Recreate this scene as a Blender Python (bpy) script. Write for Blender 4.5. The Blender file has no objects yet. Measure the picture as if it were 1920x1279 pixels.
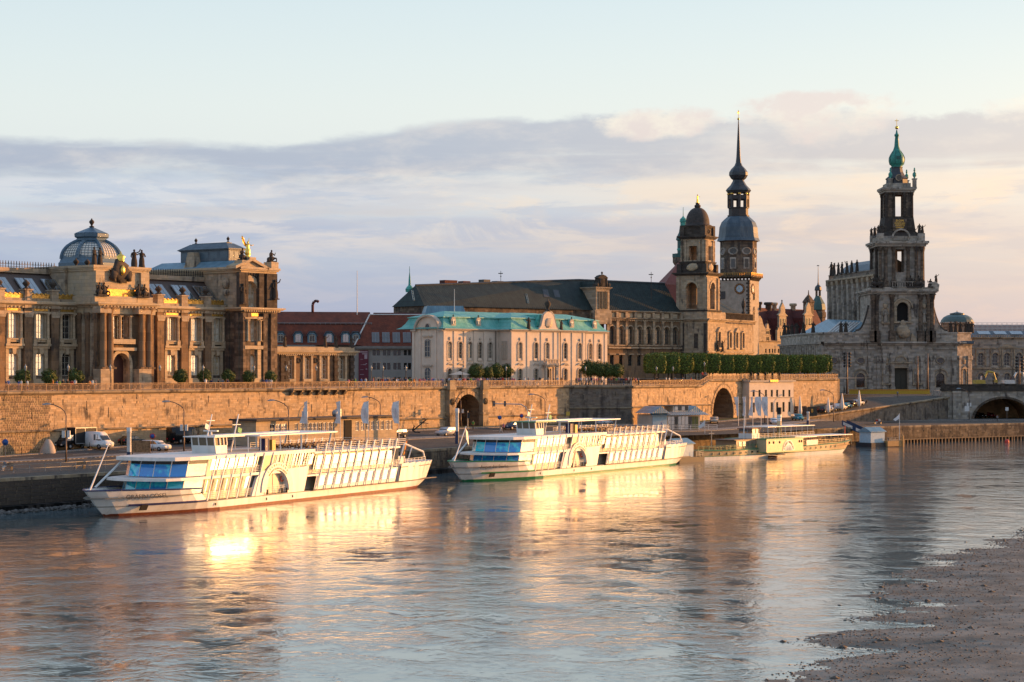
import bpy,bmesh,math,random
from math import sin,cos,tan,pi,radians,atan2,sqrt
from mathutils import Vector,Matrix
random.seed(7)
sc=bpy.context.scene
COL=sc.collection
# ---------------------------------------------------------------- camera, sky, sun, exposure
HC,FX,HY=16.5,3800.0,695.0
cam_d=bpy.data.cameras.new('camera');cam=bpy.data.objects.new('camera',cam_d);COL.objects.link(cam)
cam_d.sensor_width=36;cam_d.lens=FX/1920*36;cam_d.shift_y=(HY-639.5)/1920
cam_d.clip_start=1;cam_d.clip_end=30000
cam.location=(0,0,HC);cam.rotation_euler=(pi/2,0,0)
sc.camera=cam
sc.view_settings.view_transform='Standard';sc.view_settings.look='None'
sc.view_settings.exposure=0.50;sc.view_settings.gamma=1.0
try:sc.view_settings.use_curve_mapping=False
except Exception:pass
SUN_AZ,SUN_EL=radians(24),radians(5.8)
SD=(cos(SUN_AZ)*cos(SUN_EL),sin(SUN_AZ)*cos(SUN_EL),sin(SUN_EL))
sl=bpy.data.lights.new('sun','SUN');sl.energy=5.0;sl.angle=radians(0.5);sl.color=(1.0,0.44,0.125)
so=bpy.data.objects.new('sun',sl);COL.objects.link(so)
so.rotation_euler=Vector(SD).to_track_quat('Z','Y').to_euler()
so.location=(200,60,120)
world=bpy.data.worlds.new('World');sc.world=world;world.use_nodes=True
class NT:
 def __init__(s,tree):s.t=tree;s.n=tree.nodes;s.l=tree.links
 def new(s,typ,ins=None,**kw):
  n=s.n.new(typ)
  for k,v in kw.items():setattr(n,k,v)
  if ins:
   for k,v in ins.items():s.put(n.inputs[k],v)
  return n
 def put(s,sock,v):
  if isinstance(v,bpy.types.NodeSocket):s.l.new(v,sock)
  elif isinstance(v,(tuple,list))and hasattr(sock.default_value,'__len__'):
   v=tuple(v)
   if len(sock.default_value)==4 and len(v)==3:v=v+(1,)
   sock.default_value=v
  else:sock.default_value=v
 def m(s,op,a,b=0.0,c=0.0,clamp=False):
  n=s.new('ShaderNodeMath',operation=op,use_clamp=clamp)
  s.put(n.inputs[0],a);s.put(n.inputs[1],b);s.put(n.inputs[2],c);return n.outputs[0]
 def mix(s,f,a,b,blend='MIX'):
  n=s.new('ShaderNodeMix',data_type='RGBA',blend_type=blend)
  s.put(n.inputs[0],f);s.put(n.inputs[6],a);s.put(n.inputs[7],b);return n.outputs[2]
 def sm(s,x,a,b,lo=0.0,hi=1.0):
  n=s.new('ShaderNodeMapRange',interpolation_type='SMOOTHSTEP')
  for i,v in enumerate((x,a,b,lo,hi)):s.put(n.inputs[i],v)
  return n.outputs[0]
 def noise(s,vec,scale,detail=4.0,rough=0.55,dist=0.0):
  n=s.new('ShaderNodeTexNoise',{'Vector':vec,'Scale':scale,'Detail':detail,'Roughness':rough,'Distortion':dist});return n.outputs[0]
 def mapping(s,vec,sca=(1,1,1),loc=(0,0,0),rot=(0,0,0)):
  return s.new('ShaderNodeMapping',{'Vector':vec,'Scale':sca,'Location':loc,'Rotation':rot}).outputs[0]
 def ramp(s,f,stops):
  n=s.new('ShaderNodeValToRGB',{'Fac':f});e=n.color_ramp.elements
  while len(e)<len(stops):e.new(0.5)
  for q,(p,c)in zip(e,stops):q.position=p;q.color=tuple(c)+(1,)if len(c)==3 else c
  return n.outputs[0]
def build_world():
 w=NT(world.node_tree);w.n.clear()
 out=w.new('ShaderNodeOutputWorld')
 d=w.new('ShaderNodeTexCoord').outputs['Generated']
 sep=w.new('ShaderNodeSeparateXYZ',{0:d});x,y,z=sep.outputs
 az=w.m('ARCTAN2',x,y)
 el=w.m('ARCSINE',z)
 sky=w.new('ShaderNodeTexSky',sky_type='NISHITA');sky.sun_disc=False
 sky.sun_elevation=SUN_EL;sky.sun_rotation=pi/2-SUN_AZ;sky.altitude=100;sky.dust_density=1.6;sky.air_density=1.2
 # thin bright evening haze over the Nishita blue
 base=w.ramp(w.m('MULTIPLY',el,2.0,clamp=True),
 [(0.0,(.58,.58,.66)),(0.06,(.52,.59,.71)),(0.13,(.68,.72,.78)),(0.22,(.85,.86,.83)),(0.30,(.79,.845,.84)),
 (0.38,(.71,.80,.83)),(0.47,(.50,.64,.76)),(0.70,(.46,.60,.76)),(1.0,(.38,.50,.68))])
 # warmer to the right, towards the low sun
 sd=w.new('ShaderNodeVectorMath',operation='DOT_PRODUCT');w.put(sd.inputs[0],d);w.put(sd.inputs[1],SD)
 sdp=w.m('MAXIMUM',sd.outputs['Value'],0.0)
 warm=w.sm(az,-0.25,0.5)
 lowm=w.sm(el,0.22,0.06)
 base=w.mix(w.m('MULTIPLY',w.m('MULTIPLY',warm,0.40),lowm),base,(1.0,.83,.68))
 st=w.mapping(d,(1,1,7.5))
 n1=w.noise(st,2.6,5,0.55,0.4)
 n2=w.noise(w.mapping(d,(1,1,10),(3,1,2)),7.0,6,0.6,0.3)
 n3=w.noise(w.mapping(d,(1,1,3.0),(7,2,5)),16.0,6,0.6)
 n4=w.noise(w.mapping(d,(1,1,1.6),(2,8,5)),38.0,6,0.62)
 nn=w.m('ADD',w.m('MULTIPLY',n1,0.6),w.m('MULTIPLY',n2,0.4))
 # main grey-mauve bank: upper edge near 6.5 to 7.2 degrees, highest right of the middle
 top=w.m('ADD',0.1135,w.m('MULTIPLY',w.sm(az,-0.13,0.02),0.0135))
 bump_=w.m('ADD',w.m('MULTIPLY',w.m('SUBTRACT',n3,0.5),0.018),w.m('MULTIPLY',w.m('MULTIPLY',w.m('SUBTRACT',n4,0.5),0.022),w.sm(az,-.05,.1)))
 edge=w.m('SUBTRACT',w.m('ADD',top,bump_),el)
 thick=w.m('ADD',0.022,w.m('MULTIPLY',w.sm(az,-0.20,0.03),0.016))
 bank=w.m('MULTIPLY',w.sm(edge,0.0,0.006),w.sm(w.m('ADD',edge,w.m('MULTIPLY',w.m('SUBTRACT',n2,0.5),-0.05)),w.m('ADD',thick,0.008),w.m('SUBTRACT',thick,0.016)))
 bank=w.m('MULTIPLY',bank,w.sm(nn,0.34,0.50,0.35,1.0))
 bankc=w.mix(w.sm(az,-0.1,0.25),(.37,.41,.57),(.60,.54,.60))
 bankc=w.mix(w.sm(n3,0.45,0.7,0.0,0.6),bankc,(.85,.72,.68))
 col=w.mix(w.m('MULTIPLY',bank,0.88),base,bankc)
 b2_=w.m('ADD',el,w.m('MULTIPLY',w.m('SUBTRACT',n2,.5),.030))
 gap=w.m('MULTIPLY',w.sm(b2_,.078,.084),w.sm(b2_,.096,.090))
 col=w.mix(w.m('MULTIPLY',gap,.55),col,w.mix(w.sm(az,-.2,.2),(.80,.74,.78),(1.0,.82,.68)))
 bk2=w.m('MULTIPLY',w.m('MULTIPLY',w.sm(b2_,.080,.073),w.sm(b2_,.054,.064)),w.sm(n1,.38,.56,.35,1.0))
 col=w.mix(w.m('MULTIPLY',bk2,.75),col,w.mix(w.sm(az,-.2,.2),(.46,.48,.64),(.68,.61,.65)))
 n5=w.noise(w.mapping(d,(1,1,4.5),(4,3,9)),11.0,7,0.66,.5);n6=w.noise(w.mapping(d,(1,1,6.5),(9,6,1)),15.0,6,0.62,.3)
 lowz=w.m('MULTIPLY',w.sm(el,.108,.085),w.sm(el,.0,.02))
 col=w.mix(w.m('MULTIPLY',w.m('MULTIPLY',w.sm(n5,.47,.60),lowz),.78),col,w.mix(w.sm(az,-.2,.1),(1.0,.84,.76),(1.0,.80,.66)))
 col=w.mix(w.m('MULTIPLY',w.m('MULTIPLY',w.sm(n6,.51,.62),lowz),.55),col,w.mix(w.sm(az,-.1,.25),(.46,.55,.72),(.56,.57,.68)))
 # warm cumulus tops on the right, standing over the bank
 def puff(a0,e0,wa,we):
  ra=w.m('DIVIDE',w.m('SUBTRACT',az,a0),wa);re=w.m('DIVIDE',w.m('SUBTRACT',el,e0),we)
  r=w.m('ADD',w.m('MULTIPLY',ra,ra),w.m('MULTIPLY',re,re))
  r=w.m('ADD',r,w.m('ADD',w.m('MULTIPLY',w.m('SUBTRACT',n3,0.5),5.0),w.m('MULTIPLY',w.m('SUBTRACT',n4,0.5),3.5)))
  return w.sm(r,1.3,0.0)
 pf=w.m('MAXIMUM',puff(0.150,0.122,0.034,0.0115),puff(0.070,0.121,0.030,0.0075))
 pf=w.m('MAXIMUM',pf,puff(0.30,0.124,0.06,0.011))
 col=w.mix(w.m('MULTIPLY',pf,0.92),col,w.mix(w.sm(n4,.40,.62),(.84,.68,.66),(1.0,.86,.74)))
 # lower streaks
 lowb=w.m('MULTIPLY',w.sm(el,0.092,0.070),w.sm(el,-0.02,0.02))
 sk=w.sm(nn,0.50,0.60)
 lo_c=w.mix(w.sm(az,-0.15,0.2),(.42,.47,.62),(.56,.55,.63))
 col=w.mix(w.m('MULTIPLY',w.m('MULTIPLY',sk,lowb),0.75),col,lo_c)
 hi_s=w.m('MULTIPLY',w.sm(n2,0.52,0.66),lowb)
 col=w.mix(w.m('MULTIPLY',hi_s,0.42),col,(1.0,.80,.66))
 hz=w.m('MULTIPLY',w.sm(w.m('ADD',el,w.m('MULTIPLY',w.m('SUBTRACT',n2,.5),.06)),0.078,0.040),w.sm(el,-0.03,0.0))
 col=w.mix(w.m('MULTIPLY',hz,0.72),col,w.mix(w.sm(az,-0.2,0.3),(.41,.50,.66),(.58,.60,.68)))
 # scattered cloud over the rest of the dome
 hi=w.m('MULTIPLY',w.sm(w.noise(w.mapping(d,(1,1,2.2),(1,5,3)),2.2,5,0.6),0.5,0.68),w.sm(el,0.2,0.4))
 col=w.mix(w.m('MULTIPLY',hi,0.6),col,(.75,.70,.70))
 # glow round the low sun
 g=w.m('ADD',w.m('MULTIPLY',w.m('POWER',sdp,13.0),0.7),w.m('MULTIPLY',w.m('POWER',sdp,120.0),1.5))
 gl=w.new('ShaderNodeVectorMath',operation='SCALE');w.put(gl.inputs[0],(1.0,.56,.22));w.put(gl.inputs['Scale'],g)
 hd=w.m('ADD',w.m('MULTIPLY',x,cos(SUN_AZ)),w.m('MULTIPLY',y,sin(SUN_AZ)))
 bandg=w.m('MULTIPLY',w.m('POWER',w.m('MAXIMUM',hd,0.0),7.0),w.sm(el,.24,.0))
 g2=w.new('ShaderNodeVectorMath',operation='SCALE');w.put(g2.inputs[0],(1.0,.60,.25));w.put(g2.inputs['Scale'],w.m('MULTIPLY',bandg,1.5))
 col=w.mix(w.sm(y,.25,-.55),col,w.mix(1.0,col,(.80,.82,.88),'MULTIPLY'))
 col=w.mix(1.0,col,w.mix(w.sm(el,.06,.135),w.mix(w.sm(az,-.06,.2),(.62,.71,.88),(.77,.73,.79)),(.80,.84,.90)),'MULTIPLY')
 below=w.sm(el,-0.02,-0.05)
 col=w.mix(below,col,(.12,.11,.10))
 b1=w.new('ShaderNodeBackground',{'Color':sky.outputs[0],'Strength':0.05})
 b2=w.new('ShaderNodeBackground',{'Color':col,'Strength':0.69})
 b3=w.new('ShaderNodeBackground',{'Color':gl.outputs[0],'Strength':1.0})
 a1=w.new('ShaderNodeAddShader',{0:b1.outputs[0],1:b2.outputs[0]})
 a2=w.new('ShaderNodeAddShader',{0:a1.outputs[0],1:b3.outputs[0]})
 b4=w.new('ShaderNodeBackground',{'Color':g2.outputs[0],'Strength':w.m('SUBTRACT',1.0,below)});a3=w.new('ShaderNodeAddShader',{0:a2.outputs[0],1:b4.outputs[0]})
 w.l.new(a3.outputs[0],out.inputs[0])
build_world()
sc.cycles.use_denoising=True
sc.cycles.max_bounces=6;sc.cycles.diffuse_bounces=2;sc.cycles.glossy_bounces=4;sc.cycles.transmission_bounces=3
sc.cycles.sample_clamp_indirect=30;sc.cycles.caustics_reflective=True;sc.cycles.blur_glossy=0.3
try:world.cycles.sampling_method='MANUAL';world.cycles.sample_map_resolution=1024
except Exception:pass
# ---------------------------------------------------------------- pixels of the photograph to places
def PX(px,Y):return(px-960)/FX*Y
def PZ(py,Y):return HC-(py-HY)/FX*Y
def DY(py,z):return FX*(HC-z)/(py-HY)
class Fr:
 """A facade frame: local x runs along the facade (away to the right), y into the building, z up."""
 def __init__(s,px,Y,az):
  s.a=radians(az);s.X=PX(px,Y);s.Y=Y;s.sx,s.cx=sin(s.a),cos(s.a);s.rz=pi/2-s.a
 def w(s,u,v=0):return(s.X+u*s.sx-v*s.cx,s.Y+u*s.cx+v*s.sx)
 def u(s,px,v=0):
  k=(px-960)/FX;X0=s.X-v*s.cx;Y0=s.Y+v*s.sx
  return(k*Y0-X0)/(s.sx-k*s.cx)
 def v(s,px,u=0):
  k=(px-960)/FX;X0=s.X+u*s.sx;Y0=s.Y+u*s.cx
  return(k*Y0-X0)/(-s.cx-k*s.sx)
 def z(s,px,py,v=0):return PZ(py,s.w(s.u(px,v),v)[1])
 def zu(s,u,py,v=0):return PZ(py,s.w(u,v)[1])
 # ---------------------------------------------------------------- mesh builder
class MB:
 def __init__(s):s.v=[];s.f=[];s.m=[];s.s=[];s.c=[]
 def add(s,pts,faces,m=0,sm=False,col=None):
  o=len(s.v);s.v+=[tuple(p)for p in pts]
  for f in faces:s.f.append([o+i for i in f]);s.m.append(m);s.s.append(sm);s.c.append(col)
 def box(s,x0,x1,y0,y1,z0,z1,m=0,col=None,bottom=True):
  p=[(x0,y0,z0),(x1,y0,z0),(x1,y1,z0),(x0,y1,z0),(x0,y0,z1),(x1,y0,z1),(x1,y1,z1),(x0,y1,z1)]
  f=[(4,5,6,7),(0,1,5,4),(1,2,6,5),(2,3,7,6),(3,0,4,7)]
  if bottom:f.append((3,2,1,0))
  s.add(p,f,m,False,col)
 def disc(s,r,z,n=16,m=0):s.poly([(r*cos(2*pi*i/n),r*sin(2*pi*i/n),z)for i in range(n)],m)
 def cbox(s,cx,cy,z0,sx,sy,h,m=0):s.box(cx-sx/2,cx+sx/2,cy-sy/2,cy+sy/2,z0,z0+h,m)
 def quad(s,a,b,c,d,m=0):s.add([a,b,c,d],[(0,1,2,3)],m)
 def poly(s,pts,m=0):s.add(pts,[tuple(range(len(pts)))],m)
 def prism(s,prof,ax,lo,hi,m=0):
  """prof: outline; ax 'y': points are (x,z) extruded in y; 'x': (y,z) in x; 'z': (x,y) in z"""
  k={'y':lambda a,b,t:(a,t,b),'x':lambda a,b,t:(t,a,b),'z':lambda a,b,t:(a,b,t)}[ax]
  n=len(prof);p=[k(a,b,lo)for a,b in prof]+[k(a,b,hi)for a,b in prof]
  s.add(p,[tuple(range(n))[::-1],tuple(range(n,2*n))]+[(i,(i+1)%n,n+(i+1)%n,n+i)for i in range(n)],m)
 def lathe(s,prof,seg=12,cx=0,cy=0,ph=0.0,m=0,sm=True,sx=1,sy=1,cap=True):
  o=[];n=len(prof)
  for r,z in prof:
   for i in range(seg):
    a=2*pi*i/seg+ph;o.append((cx+r*cos(a)*sx,cy+r*sin(a)*sy,z))
  f=[(j*seg+i,j*seg+(i+1)%seg,(j+1)*seg+(i+1)%seg,(j+1)*seg+i)for j in range(n-1)for i in range(seg)]
  s.add(o,f,m,sm)
  if cap:
   s.add(o[:seg],[tuple(range(seg))[::-1]],m);s.add(o[-seg:],[tuple(range(seg))],m)
 def tube(s,p,q,r,seg=6,r2=None,m=0):
  p,q=Vector(p),Vector(q);d=(q-p).normalized();a=d.orthogonal().normalized();b=d.cross(a)
  r2=r if r2 is None else r2
  o=[p+(a*cos(2*pi*i/seg)+b*sin(2*pi*i/seg))*r for i in range(seg)]+[q+(a*cos(2*pi*i/seg)+b*sin(2*pi*i/seg))*r2 for i in range(seg)]
  s.add(o,[(i,(i+1)%seg,seg+(i+1)%seg,seg+i)for i in range(seg)]+[tuple(range(seg))[::-1],tuple(range(seg,2*seg))],m,seg>6)
 def path(s,pts,r,seg=6,m=0):
  for a,b in zip(pts[:-1],pts[1:]):s.tube(a,b,r,seg,m=m)
 def hip(s,x0,x1,y0,y1,z0,z1,ix,iy,m=0,ix2=None,base=True):
  """truncated pyramid: the top is inset by ix (both ends, or ix left and ix2 right) and iy"""
  j=ix if ix2 is None else ix2
  p=[(x0,y0,z0),(x1,y0,z0),(x1,y1,z0),(x0,y1,z0),(x0+ix,y0+iy,z1),(x1-j,y0+iy,z1),(x1-j,y1-iy,z1),(x0+ix,y1-iy,z1)]
  s.add(p,[(4,5,6,7),(0,1,5,4),(1,2,6,5),(2,3,7,6),(3,0,4,7)]+([(3,2,1,0)]if base else[]),m)
 def blob(s,cx,cy,cz,rx,ry,rz,m=0,rnd=0.15,seg=7,rings=5):
  o=[]
  for j in range(rings+1):
   t=pi*j/rings
   for i in range(seg):
    a=2*pi*i/seg;k=1+random.uniform(-rnd,rnd)
    o.append((cx+rx*sin(t)*cos(a)*k,cy+ry*sin(t)*sin(a)*k,cz-rz*cos(t)*k if 0<j<rings else cz-rz*cos(t)))
  s.add(o,[(j*seg+i,j*seg+(i+1)%seg,(j+1)*seg+(i+1)%seg,(j+1)*seg+i)for j in range(rings)for i in range(seg)],m,True)
 def bay(s,x0,x1,z0,z1,y,t,holes,m=0,mr=None):
  """wall strip in the plane y with stacked openings (xa,xb,za,zb[,rise]); reveals go t deep"""
  mr=m if mr is None else mr
  holes=sorted(holes,key=lambda h:h[2]);zc=z0
  for h in holes:
   xa,xb,za,zb=h[:4];rise=h[4]if len(h)>4 else 0
   if za>zc+1e-4:s.quad((x0,y,zc),(x1,y,zc),(x1,y,za),(x0,y,za),m)
   s.quad((x0,y,za),(xa,y,za),(xa,y,zb),(x0,y,zb),m);s.quad((xb,y,za),(x1,y,za),(x1,y,zb),(xb,y,zb),m)
   if rise<=0:
    s.quad((xa,y,za),(xa,y+t,za),(xa,y+t,zb),(xa,y,zb),mr);s.quad((xb,y+t,za),(xb,y,za),(xb,y,zb),(xb,y+t,zb),mr)
    s.quad((xa,y,zb),(xa,y+t,zb),(xb,y+t,zb),(xb,y,zb),mr)
   else:
    zs=zb-rise;n=8;c=(xa+xb)/2;w=(xb-xa)/2
    arc=[(c-w*cos(pi*i/n),zs+rise*sin(pi*i/n))for i in range(n+1)]
    s.poly([(xa,y,zs)]+[(a,y,b)for a,b in arc[1:n//2+1]]+[(xa,y,zb)],m)
    s.poly([(c,y,zb)]+[(a,y,b)for a,b in arc[n//2+1:]]+[(xb,y,zb)],m)
    for(a,b),(a2,b2)in zip(arc[:-1],arc[1:]):s.quad((a,y,b),(a,y+t,b),(a2,y+t,b2),(a2,y,b2),mr)
    s.quad((xa,y,za),(xa,y+t,za),(xa,y+t,zs),(xa,y,zs),mr);s.quad((xb,y+t,za),(xb,y,za),(xb,y,zs),(xb,y+t,zs),mr)
   s.quad((xa,y,za),(xb,y,za),(xb,y+t,za),(xa,y+t,za),mr)
   zc=zb
  if z1>zc+1e-4:s.quad((x0,y,zc),(x1,y,zc),(x1,y,z1),(x0,y,z1),m)
 def mesh(s,name,mats):
  me=bpy.data.meshes.new(name);me.from_pydata(s.v,[],s.f)
  if not isinstance(mats,(list,tuple)):mats=[mats]
  for q in mats:me.materials.append(q)
  me.polygons.foreach_set('material_index',[min(i,len(mats)-1)for i in s.m])
  me.polygons.foreach_set('use_smooth',s.s)
  if any(c is not None for c in s.c):
   ca=me.color_attributes.new('Col','FLOAT_COLOR','CORNER');dat=[]
   for f,c in zip(s.f,s.c):
    c=c or(1,1,1);dat+=[c[0],c[1],c[2],1.0]*len(f)
   ca.data.foreach_set('color',dat)
  me.update();return me
 def build(s,name,mats,parent=None,loc=None,rz=0.0,**kw):
  return link(name,s.mesh(name,mats),parent,loc,rz,**kw)
def link(name,me,parent=None,loc=None,rz=0.0,**kw):
 o=bpy.data.objects.new(name,me);COL.objects.link(o)
 if parent is not None:o.parent=parent
 if loc is not None:o.location=loc
 o.rotation_euler=(0,0,rz)
 for k,v in kw.items():o[k]=v
 return o
def thing(name,label,cat,loc=(0,0,0),rz=0.0,group=None):
 return tag(link(name,None,None,loc,rz),label,cat,group)
def tag(o,label,cat,group=None):
 o['label']=label;o['category']=cat;o['kind']='thing'
 if group:o['group']=group
 return o
def kids(o):return list(o.children)
def dup(o,parent=None,loc=None,rz=None,label=None,group=None):
 c=o.copy();COL.objects.link(c)
 if parent is not None:c.parent=parent
 if loc is not None:c.location=loc
 if rz is not None:c.rotation_euler=(0,0,rz)
 if label:c['label']=label
 if group:c['group']=group
 for k in kids(o):dup(k,c)
 return c
def sobj(name,mb,mats,**kw):
 o=mb.build(name,mats,**kw);o['kind']='structure';return o
 # ---------------------------------------------------------------- materials
def pmat(name,base,rough=0.7,metal=0.0,spec=0.5,fn=None,emit=None):
 m=bpy.data.materials.new(name);m.use_nodes=True;t=NT(m.node_tree);b=m.node_tree.nodes['Principled BSDF']
 t.put(b.inputs['Base Color'],base);b.inputs['Roughness'].default_value=rough;b.inputs['Metallic'].default_value=metal
 b.inputs['Specular IOR Level'].default_value=spec
 if emit:t.put(b.inputs['Emission Color'],emit[0]);b.inputs['Emission Strength'].default_value=emit[1]
 if fn:fn(t,b)
 return m
def worn(name,c,rough=0.6,metal=0.0,var=0.25,scale=1.5,bump=0.02,spec=0.5):
 """a paint or metal with slight mottling and grime"""
 def fn(t,b):
  o=t.new('ShaderNodeTexCoord').outputs['Object']
  n=t.noise(o,scale,5,0.6);n2=t.noise(o,scale*9,3,0.6)
  f=t.m('ADD',t.m('MULTIPLY',n,0.7),t.m('MULTIPLY',n2,0.3))
  t.put(b.inputs['Base Color'],t.mix(t.sm(f,0.35,0.65),tuple(q*(1-var)for q in c),tuple(min(1,q*(1+var*0.5))for q in c)))
  t.put(b.inputs['Roughness'],t.sm(n2,0.2,0.8,max(0.02,rough-0.1),min(1,rough+0.1)))
  if bump:
   bp=t.new('ShaderNodeBump',{'Height':n2,'Strength':0.4,'Distance':bump});t.put(b.inputs['Normal'],bp.outputs[0])
 return pmat(name,c,rough,metal,spec,fn)
def stone(name,c,dark=(.060,.050,.044),soot=0.5,bw=0.9,bh=0.38,var=0.3,joint=0.6,attr=False,streak=True):
 """ashlar: courses, block to block colour, black sandstone patina in patches and runs"""
 def fn(t,b):
  o=t.new('ShaderNodeTexCoord').outputs['Object']
  sp=t.new('ShaderNodeSeparateXYZ',{0:o})
  v=t.new('ShaderNodeCombineXYZ',{0:t.m('ADD',sp.outputs[0],sp.outputs[1]),1:sp.outputs[2]}).outputs[0]
  br=t.new('ShaderNodeTexBrick',{'Vector':v,'Color1':(1-var,)*3,'Color2':(1.0+var*.35,)*3,'Mortar':(joint,)*3,'Scale':1.0,
  'Mortar Size':0.016,'Mortar Smooth':0.3,'Bias':0.0,'Brick Width':bw,'Row Height':bh})
  br.offset=0.5
  n1=t.noise(o,0.35,6,0.62);n2=t.noise(t.mapping(o,(1.2,1.2,0.16)),1.0,4,0.6);n3=t.noise(o,7.0,3,0.6)
  hue=t.mix(t.sm(t.noise(v,0.9,2,0.5),0.3,0.7),tuple(q*a for q,a in zip(c,(1.06,1.0,.9))),tuple(q*a for q,a in zip(c,(.92,.93,.95))))
  base=t.mix(1.0,hue,br.outputs[0],'MULTIPLY')
  if attr:
   a=t.new('ShaderNodeVertexColor',layer_name='Col').outputs[0];base=t.mix(1.0,hue,a,'MULTIPLY')
  base=t.mix(0.35,base,t.mix(n3,(.55,)*3,(1.3,)*3),'MULTIPLY')
  s_=t.m('ADD',t.m('MULTIPLY',n1,0.55),t.m('MULTIPLY',n2,0.45 if streak else 0.1))
  th=0.62-soot*0.30
  base=t.mix(t.m('MULTIPLY',t.sm(s_,th,th+0.12),0.88),base,dark)
  t.put(b.inputs['Base Color'],base)
  h=t.m('ADD',br.outputs[1]if not attr else 0.0,t.m('MULTIPLY',n3,-0.6))
  bp=t.new('ShaderNodeBump',{'Height':h,'Strength':0.6,'Distance':-0.03});t.put(b.inputs['Normal'],bp.outputs[0])
 return pmat(name,c,0.88,0,0.25,fn)
def seamed(name,c,c2,axis=0,pitch=0.6,rough=0.45,metal=0.0,stain=0.5):
 """standing seam sheet: colour of the metal with patina"""
 def fn(t,b):
  o=t.new('ShaderNodeTexCoord').outputs['Object']
  n=t.noise(t.mapping(o,(1.0,1.0,0.4)),0.8,5,0.65);sp=t.new('ShaderNodeSeparateXYZ',{0:o})
  q=t.m('FRACT',t.m('DIVIDE',sp.outputs[axis],pitch))
  line=t.sm(t.m('ABSOLUTE',t.m('SUBTRACT',q,0.5)),0.40,0.49)
  col=t.mix(t.sm(n,0.5-stain*.25,0.5+stain*.25),c,c2)
  pan=t.new('ShaderNodeTexWhiteNoise',{'W':t.m('FLOOR',t.m('DIVIDE',sp.outputs[axis],pitch))},noise_dimensions='1D').outputs[0]
  col=t.mix(0.5,col,t.mix(pan,(.75,)*3,(1.15,)*3),'MULTIPLY')
  t.put(b.inputs['Base Color'],t.mix(t.m('MULTIPLY',line,0.35),col,tuple(k*.45 for k in c)))
  bp=t.new('ShaderNodeBump',{'Height':line,'Strength':0.7,'Distance':0.04});t.put(b.inputs['Normal'],bp.outputs[0])
 return pmat(name,c,rough,metal,0.4,fn)
def tiles(name,c,c2):
 def fn(t,b):
  o=t.new('ShaderNodeTexCoord').outputs['Object'];sp=t.new('ShaderNodeSeparateXYZ',{0:o})
  n=t.noise(o,0.5,5,0.65)
  row=t.m('FRACT',t.m('DIVIDE',sp.outputs[2],0.28));v=t.new('ShaderNodeCombineXYZ',{0:t.m('DIVIDE',t.m('ADD',sp.outputs[0],sp.outputs[1]),.3),1:t.m('FLOOR',t.m('DIVIDE',sp.outputs[2],.28))}).outputs[0]
  fl=t.new('ShaderNodeVectorMath',operation='FLOOR');t.put(fl.inputs[0],v)
  wn=t.new('ShaderNodeTexWhiteNoise',{'Vector':fl.outputs[0]},noise_dimensions='3D').outputs[0]
  col=t.mix(t.sm(n,.35,.65),c,c2);col=t.mix(0.6,col,t.mix(wn,(.7,)*3,(1.2,)*3),'MULTIPLY')
  t.put(b.inputs['Base Color'],col)
  bp=t.new('ShaderNodeBump',{'Height':t.m('ADD',row,t.m('MULTIPLY',wn,.3)),'Strength':0.6,'Distance':0.04});t.put(b.inputs['Normal'],bp.outputs[0])
 return pmat(name,c,0.75,0,0.3,fn)
def glassy(name,c,refl=0.35,rough=0.03,var=True,wav=.05,ior=1.5):
 """window glass with a dim room behind it: dark body under a strong clear reflection"""
 m=bpy.data.materials.new(name);m.use_nodes=True;t=NT(m.node_tree);t.n.clear()
 o=t.new('ShaderNodeTexCoord').outputs['Object']
 info=t.new('ShaderNodeObjectInfo').outputs['Random']
 n=t.noise(t.mapping(o,(1,1,1)),1.3,3,0.5);n_=t.noise(o,0.5,2,0.5)
 body=t.mix(t.sm(t.m('ADD',n,t.m('MULTIPLY',info,.5)),.6,.9),c,tuple(min(1,q*3+.02)for q in c))if var else c
 bp=t.new('ShaderNodeBump',{'Height':n_,'Strength':wav,'Distance':0.3})
 d=t.new('ShaderNodeBsdfDiffuse',{'Color':body});g=t.new('ShaderNodeBsdfGlossy',{'Color':(.95,.95,.95),'Roughness':rough,'Normal':bp.outputs[0]})
 fr=t.new('ShaderNodeFresnel',{'IOR':ior}).outputs[0]
 fac=t.m('ADD',refl,t.m('MULTIPLY',fr,1-refl),clamp=True)
 mx=t.new('ShaderNodeMixShader',{0:fac,1:d.outputs[0],2:g.outputs[0]});out=t.new('ShaderNodeOutputMaterial',{0:mx.outputs[0]})
 return m
M={}
M['wallstone']=stone('terrace_sandstone',(.50,.37,.235),soot=0.36,attr=True,var=.3)
M['wallback']=stone('terrace_mortar',(.30,.22,.145),soot=0.25)
M['wallshade']=stone('shade_painted_terrace_sandstone',(.20,.17,.14),soot=0.45,attr=True)  # darker base colour paints in the shade of one stretch and the ramp wall
M['cap']=stone('coping_sandstone',(.36,.29,.20),soot=0.45,bw=1.6,bh=1.0)
M['quay']=stone('quay_stone',(.21,.165,.115),soot=0.55,attr=True)
M['sand']=stone('pale_sandstone',(.52,.42,.29),soot=0.20,bw=1.3,bh=.6,var=.16)
M['sandm']=stone('weathered_sandstone',(.46,.365,.26),soot=0.34,bw=1.2,bh=.55,var=.3)
M['brown']=stone('brown_patina_sandstone',(.25,.165,.10),soot=0.42,bw=1.4,bh=1.5,var=.25,joint=1.5)
M['soot']=stone('black_patina_sandstone',(.10,.082,.068),soot=0.55,bw=1.1,bh=.5,var=.5)
M['rust']=stone('rusticated_dark_sandstone',(.20,.15,.11),soot=0.5,bw=.9,bh=.5,var=.55)
M['church']=stone('church_sandstone',(.46,.405,.345),soot=0.32,bw=1.3,bh=.62,var=.42)
M['churchd']=stone('dark_church_sandstone',(.17,.14,.11),soot=0.60,bw=1.2,bh=.62,var=.6)
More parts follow.
